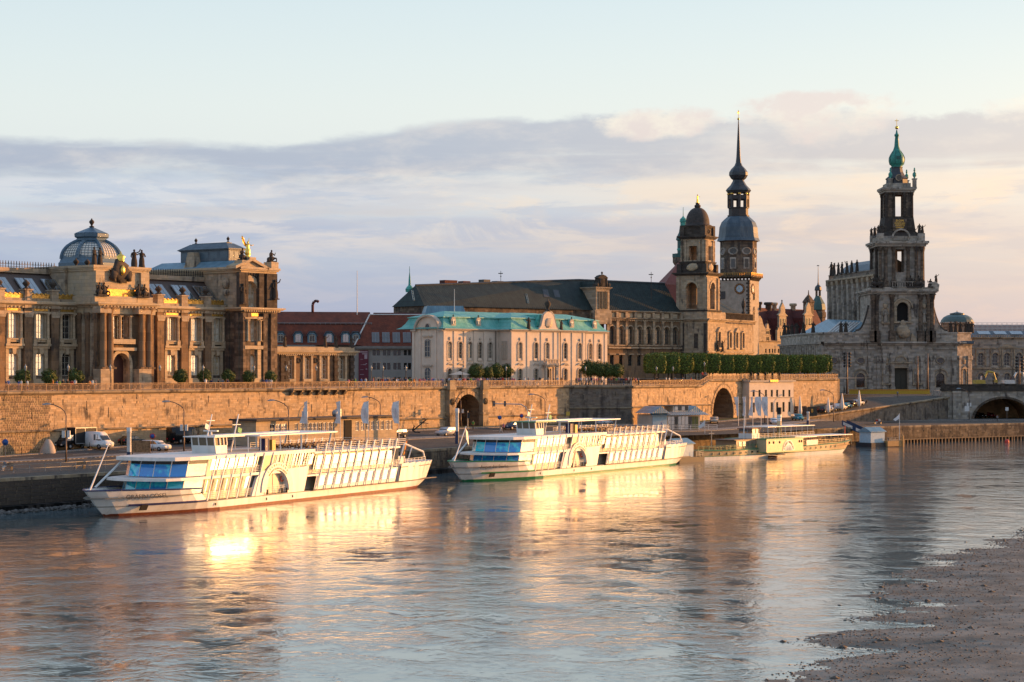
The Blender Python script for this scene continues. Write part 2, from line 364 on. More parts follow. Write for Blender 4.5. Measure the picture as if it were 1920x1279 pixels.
M['cream']=worn('cream_render',(.70,.585,.465),.8,var=.10,scale=.6,bump=.01)
M['creamd']=worn('beige_trim',(.50,.42,.33),.8,var=.15,scale=2)
M['grey']=worn('grey_render',(.40,.36,.32),.85,var=.10,scale=.5)
M['greyd']=worn('grey_stone_trim',(.27,.24,.21),.85,var=.2)
M['copper']=seamed('green_copper',(.11,.40,.34),(.20,.50,.43),0,.55,.55)
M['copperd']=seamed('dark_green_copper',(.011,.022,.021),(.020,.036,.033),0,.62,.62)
M['copperp']=worn('patina_copper',(.07,.36,.29),.55,var=.45,scale=1.2)
M['slate']=seamed('blue_grey_lead',(.055,.085,.115),(.09,.125,.155),0,.6,.42)
M['lead']=worn('dark_lead',(.045,.052,.06),.45,var=.4)
M['bluelead']=seamed('pale_blue_zinc',(.13,.24,.31),(.19,.32,.40),0,.5,.35)
M['tile']=tiles('red_roof_tile',(.20,.052,.026),(.13,.038,.022))
M['tiled']=tiles('dark_red_roof_tile',(.13,.035,.028),(.085,.028,.024))
M['gold']=pmat('gilding',(1.0,.62,.13),.28,1.0)
M['goldp']=worn('gilt_relief',(.55,.32,.07),.45,.55,var=.5,scale=3)
M['iron']=worn('dark_iron',(.035,.032,.03),.5,.5)
M['rail']=worn('warm_painted_iron_railing',(.26,.17,.11),.6,.2)
M['galv']=worn('galvanised_steel',(.30,.31,.32),.45,.6,var=.2)
M['pole']=worn('brown_lamp_post_paint',(.17,.12,.09),.5,.2)
def shippaint():
 def fn(t,b):
  o=t.new('ShaderNodeTexCoord').outputs['Object'];sp=t.new('ShaderNodeSeparateXYZ',{0:o})
  n=t.noise(t.mapping(o,(.9,.9,.12)),1.0,5,.6);n2=t.noise(t.mapping(o,(5,5,.35)),1.0,4,.7)
  col=t.mix(t.sm(n,.35,.7),(.80,.79,.76),(.70,.68,.63));col=t.mix(t.m('MULTIPLY',t.sm(n2,.64,.8),.22),col,(.42,.27,.14))
  sx=t.m('ABSOLUTE',t.m('SUBTRACT',t.m('FRACT',t.m('DIVIDE',sp.outputs[0],3.1)),.5));seam=t.sm(sx,.488,.5)
  t.put(b.inputs['Base Color'],t.mix(t.m('MULTIPLY',seam,.35),col,(.35,.32,.28)))
  bp=t.new('ShaderNodeBump',{'Height':t.m('ADD',n,seam),'Strength':.3,'Distance':.03});t.put(b.inputs['Normal'],bp.outputs[0])
 return pmat('white_ship_paint',(.8,.79,.76),.42,0,.5,fn)
M['white']=shippaint()
M['whited']=worn('off_white_paint',(.68,.66,.62),.5,var=.12)
M['glass']=glassy('window_glass',(.022,.020,.018),.42)
M['glassd']=glassy('dark_window_glass',(.010,.010,.010),.03,.05)
M['glassw']=glassy('curtained_window_glass',(.20,.17,.13),.38)
M['gship']=glassy('ship_side_glass',(.13,.085,.035),.03,.045,True,.004,1.4);M['gship2']=glassy('ship_saloon_glass',(.17,.12,.06),.0,.03,True,.004,1.18);M['blind']=glassy('cream_blind_behind_glass',(.60,.47,.28),.42,.04)
M['gblue']=glassy('blue_tinted_glass',(.008,.27,.80),.10,.02)
M['gpale']=glassy('pale_blue_glass',(.20,.42,.58),.28,.02)
M['skyl']=glassy('skylight_glass',(.05,.06,.06),.30,.06)
M['black']=worn('matt_black',(.012,.012,.013),.7)
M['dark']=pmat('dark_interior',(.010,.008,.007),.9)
M['frame']=worn('cream_window_frame',(.55,.49,.38),.6,var=.1)
M['framed']=worn('dark_window_frame',(.045,.035,.028),.6,var=.1)
M['bark']=worn('bark',(.055,.04,.028),.9,var=.4,scale=6)
M['wood']=worn('weathered_wood',(.22,.15,.09),.8,var=.35,scale=3)
def m_c(name,c,rough=.5,metal=0.0,var=.12,scale=2.0):
 k='c_'+name
 if k not in M:M[k]=worn(name,c,rough,metal,var=var,scale=scale,bump=.004)
 return M[k]
 # ================================================================ SETTING
from mathutils import noise as mno
def fbm(x,y,z=0.0,o=4):
 return mno.fractal(Vector((x,y,z)),0.9,2.0,o)
Z_Q,Z_T,Z_U,Z_S=3.9,13.5,14.55,9.8
def m_water():
 def fn(t,b):
  g=t.new('ShaderNodeNewGeometry').outputs['Position']
  b.inputs['IOR'].default_value=1.75
  # wind lanes: long smooth and rough streaks lying across the stream
  lane=t.noise(t.mapping(g,(.012,.035,1),rot=(0,0,radians(-12))),1.0,5,0.6)
  w1=t.noise(t.mapping(g,(1.5,1.0,1),rot=(0,0,radians(14))),1.0,5,0.66,.8)
  w2=t.noise(t.mapping(g,(.50,.33,1),rot=(0,0,radians(-15))),1.0,3,0.55,.4)
  w3=t.noise(t.mapping(g,(2.0,3.2,1),rot=(0,0,radians(8))),1.0,2,0.5)
  pat=t.noise(t.mapping(g,(.22,.20,1),rot=(0,0,radians(6))),1.0,4,0.65,.5)
  amp=t.m('MULTIPLY',t.sm(lane,.36,.64,.5,1.2),t.sm(pat,.38,.62,.35,1.6))
  h=t.m('ADD',t.m('MULTIPLY',w1,.13),t.m('ADD',t.m('MULTIPLY',w2,.14),t.m('MULTIPLY',w3,.02)))
  h=t.m('MULTIPLY',h,amp)
  bp=t.new('ShaderNodeBump',{'Height':h,'Strength':1.0,'Distance':.17});t.put(b.inputs['Normal'],bp.outputs[0])
  t.put(b.inputs['Roughness'],t.sm(lane,.35,.65,.02,.07))
  t.put(b.inputs['Base Color'],t.mix(t.sm(w2,.3,.7),(.075,.12,.135),(.11,.165,.18)))
 return pmat('river_water',(.03,.04,.04),.08,0,.5,fn)
M['water']=m_water()
def flatmat(name,c,c2,s=.5,rough=.9,bump=.03,s2=6.0,cob=None):
 def fn(t,b):
  g=t.new('ShaderNodeNewGeometry').outputs['Position']
  n=t.noise(g,s,6,.6);n2=t.noise(g,s2,3,.6)
  col=t.mix(t.sm(n,.35,.65),c,c2);col=t.mix(.5,col,t.mix(n2,(.6,)*3,(1.35,)*3),'MULTIPLY')
  h=n2
  if cob:
   br=t.new('ShaderNodeTexBrick',{'Vector':t.mapping(g,rot=(0,0,radians(35))),'Color1':(.8,)*3,'Color2':(1.15,)*3,'Mortar':(.4,)*3,'Scale':1.0,'Mortar Size':.03,'Brick Width':cob*1.6,'Row Height':cob})
   col=t.mix(1.0,col,br.outputs[0],'MULTIPLY');h=t.m('ADD',n2,br.outputs[1])
  t.put(b.inputs['Base Color'],col)
  bp=t.new('ShaderNodeBump',{'Height':h,'Strength':.5,'Distance':bump});t.put(b.inputs['Normal'],bp.outputs[0])
 return pmat(name,c,rough,0,.3,fn)
M['asphalt']=flatmat('asphalt',(.060,.057,.055),(.085,.080,.075),.3)
M['cobble']=flatmat('cobbles',(.11,.095,.080),(.15,.125,.10),.4,cob=.18)
M['paving']=flatmat('pale_paving',(.25,.23,.21),(.32,.29,.26),.3,cob=.4)
M['gravel']=flatmat('wet_and_dry_gravel',(.13,.122,.104),(.24,.228,.20),.25,bump=.12,s2=5.0)
M['grass']=flatmat('grass',(.06,.09,.02),(.09,.11,.03),.6,bump=.1)
M['land']=flatmat('far_land',(.07,.08,.05),(.11,.10,.07),.01)
M['gritty']=flatmat('terrace_gravel',(.24,.20,.15),(.29,.24,.18),.4)
M['mark']=pmat('road_paint',(.62,.60,.55),.8)
def sheet(name,pts,z,mat,kind='structure'):
 mb=MB();mb.poly([(x,y,z if not callable(z)else z(x,y))for x,y in pts])
 o=mb.build(name,M[mat]);o['kind']=kind;return o
mb=MB();mb.quad((-700,-120,0),(900,-120,0),(900,1100,0),(-700,1100,0));sobj('river',mb,M['water'])
QE=[(-175,70),(-128,140),(-90,195),(-59.3,236),(-37,272),(-12,330),(38.4,409),(81.6,458),(123,489),(175,520),(300,585),(600,740)]
WL=[(-164.8,160),(-107.7,240.9),(-73.3,290),(11.6,411),(24.5,416),(39.7,440),(52.4,463),(66,496),(80,517),(110,524),(180,534),(330,590),(600,760)]
def smooth(pl,n=2):
 for _ in range(n):
  q=[pl[0]]
  for a,b in zip(pl[:-1],pl[1:]):q+=[(a[0]*.75+b[0]*.25,a[1]*.75+b[1]*.25),(a[0]*.25+b[0]*.75,a[1]*.25+b[1]*.75)]
  pl=q+[pl[-1]]
 return pl
QS=smooth(QE,2)
def offs(pl,d):
 """shift a polyline sideways (positive: towards the river, to the right of its direction)"""
 r=[]
 for i,p in enumerate(pl):
  a=Vector(pl[max(0,i-1)]);b=Vector(pl[min(len(pl)-1,i+1)]);t=(b-a).normalized()
  r.append((p[0]+t.y*d,p[1]-t.x*d))
 return r
def strip(name,pl,d0,d1,z,mat,kerb=0.0):
 pl=DN
 a=offs(pl,d0);b=offs(pl,d1);mb=MB()
 for i in range(len(pl)-1):mb.quad(gq(a[i],z),gq(b[i],z),gq(b[i+1],z),gq(a[i+1],z))
 if kerb:
  for i in range(len(pl)-1):
   for e in(a,b):mb.quad(gq(e[i],z-kerb),gq(e[i],z),gq(e[i+1],z),gq(e[i+1],z-kerb))
 o=mb.build(name,M[mat]);o['kind']='structure';return o
QQ=[(-300,3.9),(-73.3,4.4),(-61,5.2),(-41,5.8),(-11,6.1),(4.3,5.9),(25,6.0),(44,6.2),(58,6.2),(75,4.4),(90,3.9),(900,3.9)]
def gz(x,y):
 """ground height between the quay edge and the terrace wall: it climbs towards the wall"""
 d=(x+73.3)*.819-(y-290)*.574;q=(x+73.3)*.574+(y-290)*.819;wx=-73.3+.574*q
 zw=3.9
 for(a,za),(b,zb)in zip(QQ[:-1],QQ[1:]):
  if a<=wx<=b:zw=za+(zb-za)*(wx-a)/(b-a)
 return 3.9+(zw-3.9)*max(0,min(1,1-d/24))
def G(px,py):
 Y=DY(py,4.5)
 for _ in range(12):Y=.5*Y+.5*DY(py,gz(PX(px,Y),Y))
 return(PX(px,Y),Y,gz(PX(px,Y),Y))
def gq(p,z):return(p[0],p[1],gz(*p)+z-3.9)
# quay ground: from the quay edge back beneath everything
DN=[]
WSm=smooth(WL,2)
for a,b in zip(WSm[:-1],WSm[1:]):
 k=max(1,int((Vector(b)-Vector(a)).length/6));DN+=[(a[0]+(b[0]-a[0])*i/k,a[1]+(b[1]-a[1])*i/k)for i in range(k)]
DN.append(WSm[-1])
back=[(900,1000),(-200,1000),(-400,300),(-300,70)]
WSm=smooth(WL,2)
mb=MB()
n=len(QS)
for i in range(n-1):
 a,b=QS[i],QS[i+1]
 k1,k2=(a[0]-90,a[1]+70),(b[0]-90,b[1]+70)
 mb.quad((*a,Z_Q-.02),(*b,Z_Q-.02),(*k2,Z_Q-.02),(*k1,Z_Q-.02))
mb.poly([(*(p[0]-90,p[1]+70),Z_Q-.02)for p in QS]+[(600,1400,Z_Q-.02),(-500,1400,Z_Q-.02),(-500,60,Z_Q-.02)])
for d0,d1 in((-2,1),(1,4),(4,8),(8,12),(12,16),(16,20),(20,24.2)):
 a,b=offs(DN,d0),offs(DN,d1)
 for i in range(len(DN)-1):mb.quad(gq(a[i],Z_Q),gq(b[i],Z_Q),gq(b[i+1],Z_Q),gq(a[i+1],Z_Q))
sobj('quay_ground',mb,M['cobble'])
strip('road',WSm,3.6,11.6,Z_Q+.006,'asphalt')
strip('verge',WSm,0.3,2.2,Z_Q+.012,'grass')
strip('pavement',WSm,2.2,3.6,Z_Q+.12,'paving',.12)
strip('footpath',WSm,11.9,14.2,Z_Q+.13,'paving',.13)
strip('road_edge_line',WSm,11.15,11.3,Z_Q+.012,'mark')
dl=MB();cl=offs(WSm,7.5)
for(a,b)in zip(cl[:-1],cl[1:]):
 A,B=Vector(a),Vector(b);L=(B-A).length;t=(B-A)/L;nrm=Vector((t.y,-t.x))*.07;k=0
 while k<L:
  p,q=A+t*k,A+t*min(L,k+3)
  dl.quad(gq(p-nrm,Z_Q+.014),gq(p+nrm,Z_Q+.014),gq(q+nrm,Z_Q+.014),gq(q-nrm,Z_Q+.014));k+=9
sobj('road_centre_line',dl,M['mark'])
# -------- embankment wall of long sandstone blocks, ledge and rip-rap
def embankment():
 root=thing('embankment_wall','low river embankment wall of dark stone courses along the whole quay','embankment wall')
 bk=MB();stones=[];ledge=MB();cap=MB()
 for a,b in zip(QS[:-1],QS[1:]):
  A,B=Vector(a),Vector(b);L=(B-A).length
  if L<.5:continue
  az=atan2((B-A).x,(B-A).y);t=(B-A)/L;nr=Vector((t.y,-t.x));
  bk.quad((*A,-1),(*B,-1),(*B,Z_Q-.35),(*A,Z_Q-.35))
  P=[(*(A-nr*.9),Z_Q+.02),(*(A+nr*.12),Z_Q+.02),(*(B+nr*.12),Z_Q+.02),(*(B-nr*.9),Z_Q+.02)]
  cap.quad(*P);cap.quad((*(A+nr*.12),Z_Q-.35),(*(B+nr*.12),Z_Q-.35),P[2],P[1]);cap.quad((*(A+nr*.12),Z_Q-.35),(*A,Z_Q-.35),(*B,Z_Q-.35),(*(B+nr*.12),Z_Q-.35))
  o0,o1=.0,1.7
  ledge.quad((*(A),.75),(*(A+nr*o1),.70),(*(B+nr*o1),.70),(*(B),.75));ledge.quad((*(A+nr*o1),-1),(*(B+nr*o1),-1),(*(B+nr*o1),.70),(*(A+nr*o1),.70))
  z=.76;r=0
  while z<Z_Q-.5:
   h=.42;k=0;
   while k<L-.2:
    l=min(random.uniform(.9,1.9),L-k);stones.append((A+t*k,t,nr,l-.03,z,h-.03,az));k+=l
   z+=h
 bk.build('backing',M['wallback'],root);cap.build('coping',M['cap'],root);ledge.build('ledge',M['quay'],root)
 mb=MB()
 vis=[s for s in stones if s[0].y>100];vis.sort(key=lambda s:s[0].y if PXw(s[0])>-10 else 1e9)
 near=vis[:300];nid=set(id(s)for s in near)
 unit=blockmeshes('quay')
 for s in near:
  o=link('stone_block',random.choice(unit),root,(s[0].x,s[0].y,s[4]),pi/2-s[6]);o.scale=(s[3],.05+random.uniform(0,.07),s[5])
 for p,t,nr,l,z,h,az in stones:
  pass
 for s in stones:
  if id(s)in nid:continue
  p,t,nr,l,z,h,az=s;d=.05+random.uniform(0,.07);q=p+t*l;c=(random.uniform(.6,1.25),)*3
  a0,b0,a1,b1=p,q,p+nr*d,q+nr*d
  mb.add([(*a1,z),(*b1,z),(*b1,z+h),(*a1,z+h),(*a0,z),(*b0,z),(*b0,z+h),(*a0,z+h)],[(0,1,2,3),(3,2,6,7),(1,5,6,2),(0,3,7,4),(0,4,5,1)],0,False,c)
 mb.build('stone_courses',M['quay'],root,kind='stuff')
def PXw(p):return 960+FX*p[0]/p[1]
def blockmeshes(mat,n=6):
 r=[]
 for i in range(n):
  mb=MB();g=.65+.55*i/(n-1);mb.box(0,1,-1,0,0,1,col=(g,g*random.uniform(.94,1.02),g*random.uniform(.88,1.0)));r.append(mb.mesh('stone_block',M[mat]))
 return r
embankment()
# -------- rip-rap boulders along the foot of the embankment
mb=MB()
for a,b in zip(QS[:-1],QS[1:]):
 A,B=Vector(a),Vector(b);L=(B-A).length;t=(B-A).normalized();nr=Vector((t.y,-t.x))
 if A.y>300 or A.y<110:continue
 for _ in range(int(L*14)):
  p=A+t*random.uniform(0,L)+nr*(1.5+abs(random.gauss(0,1.1)));s=random.uniform(.12,.32)
  mb.blob(p.x,p.y,random.uniform(-.05,.30),s*1.3,s,s*.7,rnd=.3,seg=5,rings=3)
o=mb.build('rubble',worn('grey_rubble',(.17,.155,.14),.9,var=.5,scale=2));o['kind']='stuff'
# -------- steel sheet piles and timber fenders on the right
rt=thing('fender_piles','row of dark timber piles under the embankment right of the landing pontoon','pilings')
pm=MB();pm.box(-.16,.16,-.16,.16,-1,.78);pmesh=pm.mesh('pile',M['wood'])
rail=MB()
for a,b in zip(QS[:-1],QS[1:]):
 A,B=Vector(a),Vector(b)
 if A.y<440 or A.y>560:continue
 L=(B-A).length;t=(B-A).normalized();nr=Vector((t.y,-t.x));k=0
 while k<L:
  p=A+t*k+nr*2.2;o=link('pile',pmesh,rt,(p.x,p.y,0),pi/2-atan2(t.x,t.y));k+=1.15
 P=[A+nr*1.7,A+nr*2.5,B+nr*2.5,B+nr*1.7]
 rail.add([(*q,.80)for q in P]+[(*q,.95)for q in P],[(4,5,6,7),(0,1,5,4),(1,2,6,5),(2,3,7,6),(3,0,4,7)])
rail.build('walkway',M['wood'],rt)
# -------- gravel bank in the lower right
SH=[(40,-12),(70,3),(90,9),(107,14.8),(110,15.6),(113,16.6),(117,19.6),(119.5,21),(123,17.5),(126,20.5),(130,24.6),(134,23.4),(138,24.8),(148,27.6),(158,30.5),(165,33.0),(171,36.6),(178,38.0),(184,40.5),(190,45),(200,50),(211,54.5),(230,66),(260,85),(320,140)]
def shore(y):
 for(a,xa),(b,xb)in zip(SH[:-1],SH[1:]):
  if y<=b:return xa+(xb-xa)*(y-a)/(b-a)
 return SH[-1][1]
def bank_h(x,y):
 d=x-shore(y)
 h=.030*d if d<0 else.15*(1-math.exp(-d*.11))+.012*d
 h+=.13*fbm(x*.08,y*.30,1.3)*min(1,1.3/(1+max(0,d-2)*.10))+.03*fbm(x*.9,y*1.6,4.1)
 h+=.16*fbm(x*.06,y*.07,9.0)*min(1,max(0,d-8)/14)
 return h
nx,ny=300,430;V=[];ys=[];y=62.0
for j in range(ny):ys.append(y);y+=.28+j*.0011
for j in range(ny):
 y=ys[j];x0=shore(y)-9
 for i in range(nx):
  x=x0+(i/nx)**1.35*(70+(y-60)*.15)
  V.append((x,y,bank_h(x,y)))
Fs=[(j*nx+i,j*nx+i+1,(j+1)*nx+i+1,(j+1)*nx+i)for j in range(ny-1)for i in range(nx-1)]
me=bpy.data.meshes.new('gravel_bank');me.from_pydata(V,[],Fs);me.materials.append(M['gravel']);me.polygons.foreach_set('use_smooth',[True]*len(Fs))
o=link('gravel_bank',me);o['kind']='structure'
mb=MB()
for _ in range(12000):
 y=random.uniform(70,225)**1;d=random.expovariate(.12)-1.6;x=shore(y)+d;h=bank_h(x,y)
 if h<-.04 and random.random()<.85:continue
 s=random.choice((.03,.035,.04,.05,.07))if random.random()<.992 else random.uniform(.10,.2)
 mb.blob(x,y,max(h,-.01)+s*.25,s*random.uniform(1,1.8),s,s*.65,rnd=.3,seg=5,rings=2)
for _ in range(14):
 y=random.uniform(105,215);x=shore(y)-random.expovariate(.6)-.5;s=random.uniform(.04,.12);mb.blob(x,y,s*.1,s*1.6,s,s*.6,rnd=.3,seg=6,rings=3)
o=mb.build('pebbles',worn('dark_pebbles',(.13,.115,.10),.8,var=.6,scale=4));o['kind']='stuff'
# ================================================================ TERRACE WALL
def voussoirs(mb,cx,zs,r,t,n,y0,y1,col=True):
 """ring of wedge stones round a semicircular opening"""
 for i in range(n):
  a0,a1=pi*i/n+.01,pi*(i+1)/n-.01
  pr=[(cx-r*cos(a0),zs+r*sin(a0)),(cx-(r+t)*cos(a0),zs+(r+t)*sin(a0)),(cx-(r+t)*cos(a1),zs+(r+t)*sin(a1)),(cx-r*cos(a1),zs+r*sin(a1))]
  k=random.uniform(.7,1.1);base=len(mb.f);mb.prism(pr,'y',y0,y1);
  for q in range(base,len(mb.f)):mb.c[q]=(k,k,k)
STONE_UNITS=blockmeshes('wallstone')
def ashlar_wall(label,fr,x0,x1,z0,ztop,holes=(),mat='wallstone',named=0,course=.33,string=7.7,cap=True,depth=1.2,slits=True):
 root=thing('terrace_wall',label,'retaining wall',(fr.X,fr.Y,0),fr.rz)
 zt=ztop if callable(ztop)else(lambda x:ztop)
 xs=sorted(set([x0,x1]+[e for h in holes for e in(h[0]-.6,h[1]+.6)]));bk=MB()
 for a,b in zip(xs[:-1],xs[1:]):
  hs=[h for h in holes if h[0]>a-1e-6 and h[1]<b+1e-6]
  if hs:bk.bay(a,b,z0,min(zt(a),zt(b)),0,depth*3,hs)
  nn=1 if not callable(ztop)else 12
  if not hs:
   for i in range(nn):
    u0,u1=a+(b-a)*i/nn,a+(b-a)*(i+1)/nn;bk.quad((u0,0,z0),(u1,0,z0),(u1,0,zt(u1)),(u0,0,zt(u0)))
 bk.build('backing',M['wallback'],root)
 blocks=[];z=z0;r=0
 while z<max(zt(x0),zt(x1))-.12:
  k=x0+random.uniform(0,.3)
  while k<x1-.15:
   l=min(random.uniform(.55,1.25),x1-k);c=k+l/2;ok=z+course<zt(c)+.02
   for h in holes:
    xa,xb,za,zb=h[:4];rs=h[4]if len(h)>4 else 0;cx,w=(xa+xb)/2,(xb-xa)/2+.75
    if abs(c-cx)<w+l/2 and z+course>za and z<zb+.7:
     zs=zb-rs
     if z<zs:
      if abs(c-cx)<(xb-xa)/2+l/2:ok=False
     elif rs and(max(0,abs(c-cx)-l/2))**2+(z-zs)**2<(w)**2:ok=False
     elif not rs and abs(c-cx)<(xb-xa)/2+l/2:ok=False
   if ok:blocks.append((k,z,l-.018,course-.016))
   k+=l
  z+=course
 named_ids=set()
 if named:
  vis=[b for b in blocks if PXw(fr.w(b[0],0))>-4];vis.sort(key=lambda b:b[0])
  for b in vis[:named]:
   named_ids.add(b);o=link('stone_block',random.choice(STONE_UNITS),root,(b[0],0,b[1]));o.scale=(b[2],.02+random.uniform(0,.035),b[3])
 mb=MB()
 for b in blocks:
  if b in named_ids:continue
  d=-.015-abs(random.gauss(0,.022));g=min(1.3,max(.6,random.gauss(1.0,.115)));w=random.uniform(-.06,.05)
  x,z,l,h=b;zz=z+h
  mb.add([(x,d,z),(x+l,d,z),(x+l,d,zz),(x,d,zz),(x,0,z),(x+l,0,z),(x+l,0,zz),(x,0,zz)],[(0,1,2,3),(3,2,6,7),(1,5,6,2),(0,3,7,4),(4,5,1,0)],0,False,(g,g*(1+w*.4),g*(1+w)))
 for h in holes:
  if len(h)>4 and h[4]:voussoirs(mb,(h[0]+h[1])/2,h[3]-h[4],h[4],.7,15,-.12,0)
 mb.build('stone_courses',M[mat],root,kind='stuff')
 tr=MB()
 if string:
  segs=[(x0,x1)]
  for h in holes:
   if h[3]>string:segs=[s for a,b in segs for s in((a,h[0]-.8),(h[1]+.8,b))if s[1]>s[0]]
  for a,b in segs:tr.prism([(0,string-.25),(-.32,string-.12),(-.36,string+.02),(0,string+.16)],'x',a,b)
 if cap:
  nn=1 if not callable(ztop)else 14
  for i in range(nn):
   u0,u1=x0+(x1-x0)*i/nn,x0+(x1-x0)*(i+1)/nn;q0,q1=zt(u0),zt(u1)
   P=[(-.42,.0),(-.42,.3),(1.3,.3),(1.3,0)]
   tr.add([(u0,y,q0+dz)for y,dz in P]+[(u1,y,q1+dz)for y,dz in P],[(0,1,5,4),(1,2,6,5),(0,4,7,3),(0,3,2,1),(4,5,6,7)])
   tr.add([(u0,-.42,q0),(u0,0,q0-.3),(u1,0,q1-.3),(u1,-.42,q1)],[(0,1,2,3)])
 tr.build('coping',M['cap'],root)
 if slits:
  sl_=MB();x=x0+3
  while x<x1-2:
   zz=random.choice((9.4,10.6,11.4));sl_.box(x,x+.09,-.06,-.005,zz,zz+random.uniform(.8,1.6));x+=random.uniform(4,7)
  sl_.build('drain_slit',M['dark'],root)
 return root
FW=Fr(0,290,35.0)
uG0,uG1,uB=FW.u(836),FW.u(906),FW.u(1067)
wall_left=ashlar_wall('long sunlit sandstone terrace wall from the left edge of the picture to the arched gate',FW,-60,uG0,Z_Q-.02,Z_T-.3,named=300)
gl,gr_=FW.u(852),FW.u(902)
zg=FW.z(877,739);rg=(gr_-gl)/2
FG=FW
gate=ashlar_wall('short gate section of terrace wall with deep round archway between two pilasters',FW,uG0,uG1,Z_Q-.02,Z_T-.3,holes=[(gl,gr_,Z_Q,zg,rg)],string=0,depth=4,slits=False)
pm=MB()
for a,b in((uG0-.2,uG0+1.5),(uG1-1.5,uG1+.2)):
 pm.box(a,b,-1.1,-.06,Z_Q,8.2);pm.box(a-.15,b+.15,-1.25,-.06,8.2,8.6);pm.box(a+.05,b-.05,-1.0,-.06,8.6,Z_T-.6);pm.box(a-.15,b+.15,-1.25,-.43,Z_T-.6,Z_T+.05)
 pm.box(a+.1,b-.1,-1.05,-.45,Z_T+.05,Z_T+1.05);pm.box(a,b,-1.15,-.45,Z_T+1.05,Z_T+1.2)
pm.build('pilaster',M['cap'],gate)
pm=MB()
for a in(uG0+.65,uG1-.65):pm.lathe([(0,0),(.62,0),(.62,.12),(.5,.2),(0,.22)],20,0,0);
med=pm.mesh('medallion',M['cap'])
for a in(uG0+.65,uG1-.65):
 o=link('medallion',med,gate,(a,-1.03,10.7));o.rotation_euler=(pi/2,0,0)
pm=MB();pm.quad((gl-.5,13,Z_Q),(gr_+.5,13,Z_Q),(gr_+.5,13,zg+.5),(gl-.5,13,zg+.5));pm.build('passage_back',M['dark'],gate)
pm=MB()
ntn=12;cxx=(gl+gr_)/2
arc=[(gl,Z_Q)]+[(cxx-rg*cos(pi*i/ntn),zg-rg+rg*sin(pi*i/ntn))for i in range(ntn+1)]+[(gr_,Z_Q)]
for(a,b),(c,d)in zip(arc[:-1],arc[1:]):pm.quad((a,3.5,b),(a,13,b),(c,13,d),(c,3.5,d))
pm.build('vault',M['wallback'],gate)
ashlar_wall('sandstone terrace wall right of the arched gate behind the second white ship',FW,uG1,uB,Z_Q-.02,Z_T-.3)
def seg_frame(A,B):
 d=Vector(B)-Vector(A);az=math.degrees(atan2(d.x,d.y));f=Fr(PXw(A),A[1],az);return f,d.length
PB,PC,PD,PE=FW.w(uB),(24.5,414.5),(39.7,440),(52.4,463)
F3,L3=seg_frame(PB,PC);ashlar_wall('stretch of terrace wall painted dark for shade, with a thick string course',F3,0,L3,Z_Q-.02,Z_T-.4,mat='wallshade',string=8.9)  # stretch turned from the sun: its shade is painted into the stone colour
F4,L4=seg_frame(PC,PD);ashlar_wall('sunlit terrace wall stretch behind the glazed quay pavilion',F4,0,L4,Z_Q-.02,lambda x:13.1,string=9.0)
F5,L5=seg_frame(PD,PE)
a0,a1=F5.u(1336),F5.u(1375);za=F5.z(1355,727)
def top5(x):
 ur=F5.u(1322);return 13.0+(Z_U-.3-13.0)*min(1,max(0,(x-ur+2.5)/4.5))
ashlar_wall('terrace wall rising by a stair ramp with a tall dark archway beside white banners',F5,0,L5,Z_Q-.02,top5,holes=[(a0,a1,Z_Q,za,(a1-a0)/2)],string=9.0,depth=4)
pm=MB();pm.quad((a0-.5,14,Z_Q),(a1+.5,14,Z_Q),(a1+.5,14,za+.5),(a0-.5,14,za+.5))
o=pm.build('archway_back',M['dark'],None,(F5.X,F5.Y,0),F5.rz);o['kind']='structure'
F6,L6=seg_frame(PE,(PX(1570,500),500));
ashlar_wall('bright orange end of the terrace wall above the parked cars and closed parasols',F6,0,L6,3.9,Z_U-.3,string=0,slits=False,course=.42)
mb=MB();mb.box(0,14,-.1,14,7.5,Z_U);o=mb.build('terrace_end',M['rust'],None,(PX(1570,500)-.2,500.2,0),F6.rz+radians(25));tag(o,'dark rusticated corner pier closing the terrace at its right end','pier')
# row of stone brackets under the widened terrace
br=MB();br.prism([(0,-.9),(-.35,-.8),(-.75,-.35),(-.95,-.3),(-.95,0),(0,0)],'x',-.3,.3);bm_=br.mesh('bracket',M['cap'])
u=FW.u(543)
while u<FW.u(657):
 link('bracket',bm_,wall_left,(u,-.08,Z_T-.32));u+=2.3
mb=MB();mb.box(FW.u(540),FW.u(660),-1.25,-.44,Z_T-.31,Z_T-.02);mb.build('bracket_slab',M['cap'],wall_left)
# terrace floors
def floor(name,pts,z,mat):sheet(name,pts,z,mat)
floor('terrace_floor',[FW.w(-60,.5),FW.w(uB,.5),F3.w(L3,.5),F4.w(L4,.5),(20,540),(-60,520),(-230,330)],Z_T-.02,'gritty')
floor('upper_terrace_floor',[F5.w(0.5,.6),F5.w(L5,.6),F6.w(L6,.6),(100,560),(60,600),(10,540)],Z_U-.02,'gritty')
# ramp street rising to the church square
def ramp_z(x,y=530):
 t=((x-62)*54+(y-468)*62)/6760;d=max(0,((y-468)*54-(x-62)*62)/82.2);c=min(1,max(0,t));return min(Z_S,4.9+4.9*c+min(2.4,.28*d)*sqrt(1-c))-(.02 if t>1 else 0)
mb=MB();RP=lambda t,d:(lambda x,y:(x,y,ramp_z(x,y)))(62+54*t-.754*d,468+62*t+.657*d)
ts=[-.12+.08*i for i in range(15)]+[1.5,2.2,3];ds=[0,3,6,9,14,25,60,130]
for a,b in zip(ts[:-1],ts[1:]):
 for c,d in zip(ds[:-1],ds[1:]):mb.quad(RP(a,c),RP(b,c),RP(b,d),RP(a,d))
mb.poly([(116,530,Z_S),(300,545,Z_S),(330,640,Z_S),(116,640,Z_S)]);mb.quad((116,640,Z_S),(330,640,Z_S),(600,900,Z_S),(60,900,Z_S))
sobj('church_square',mb,M['cobble'])
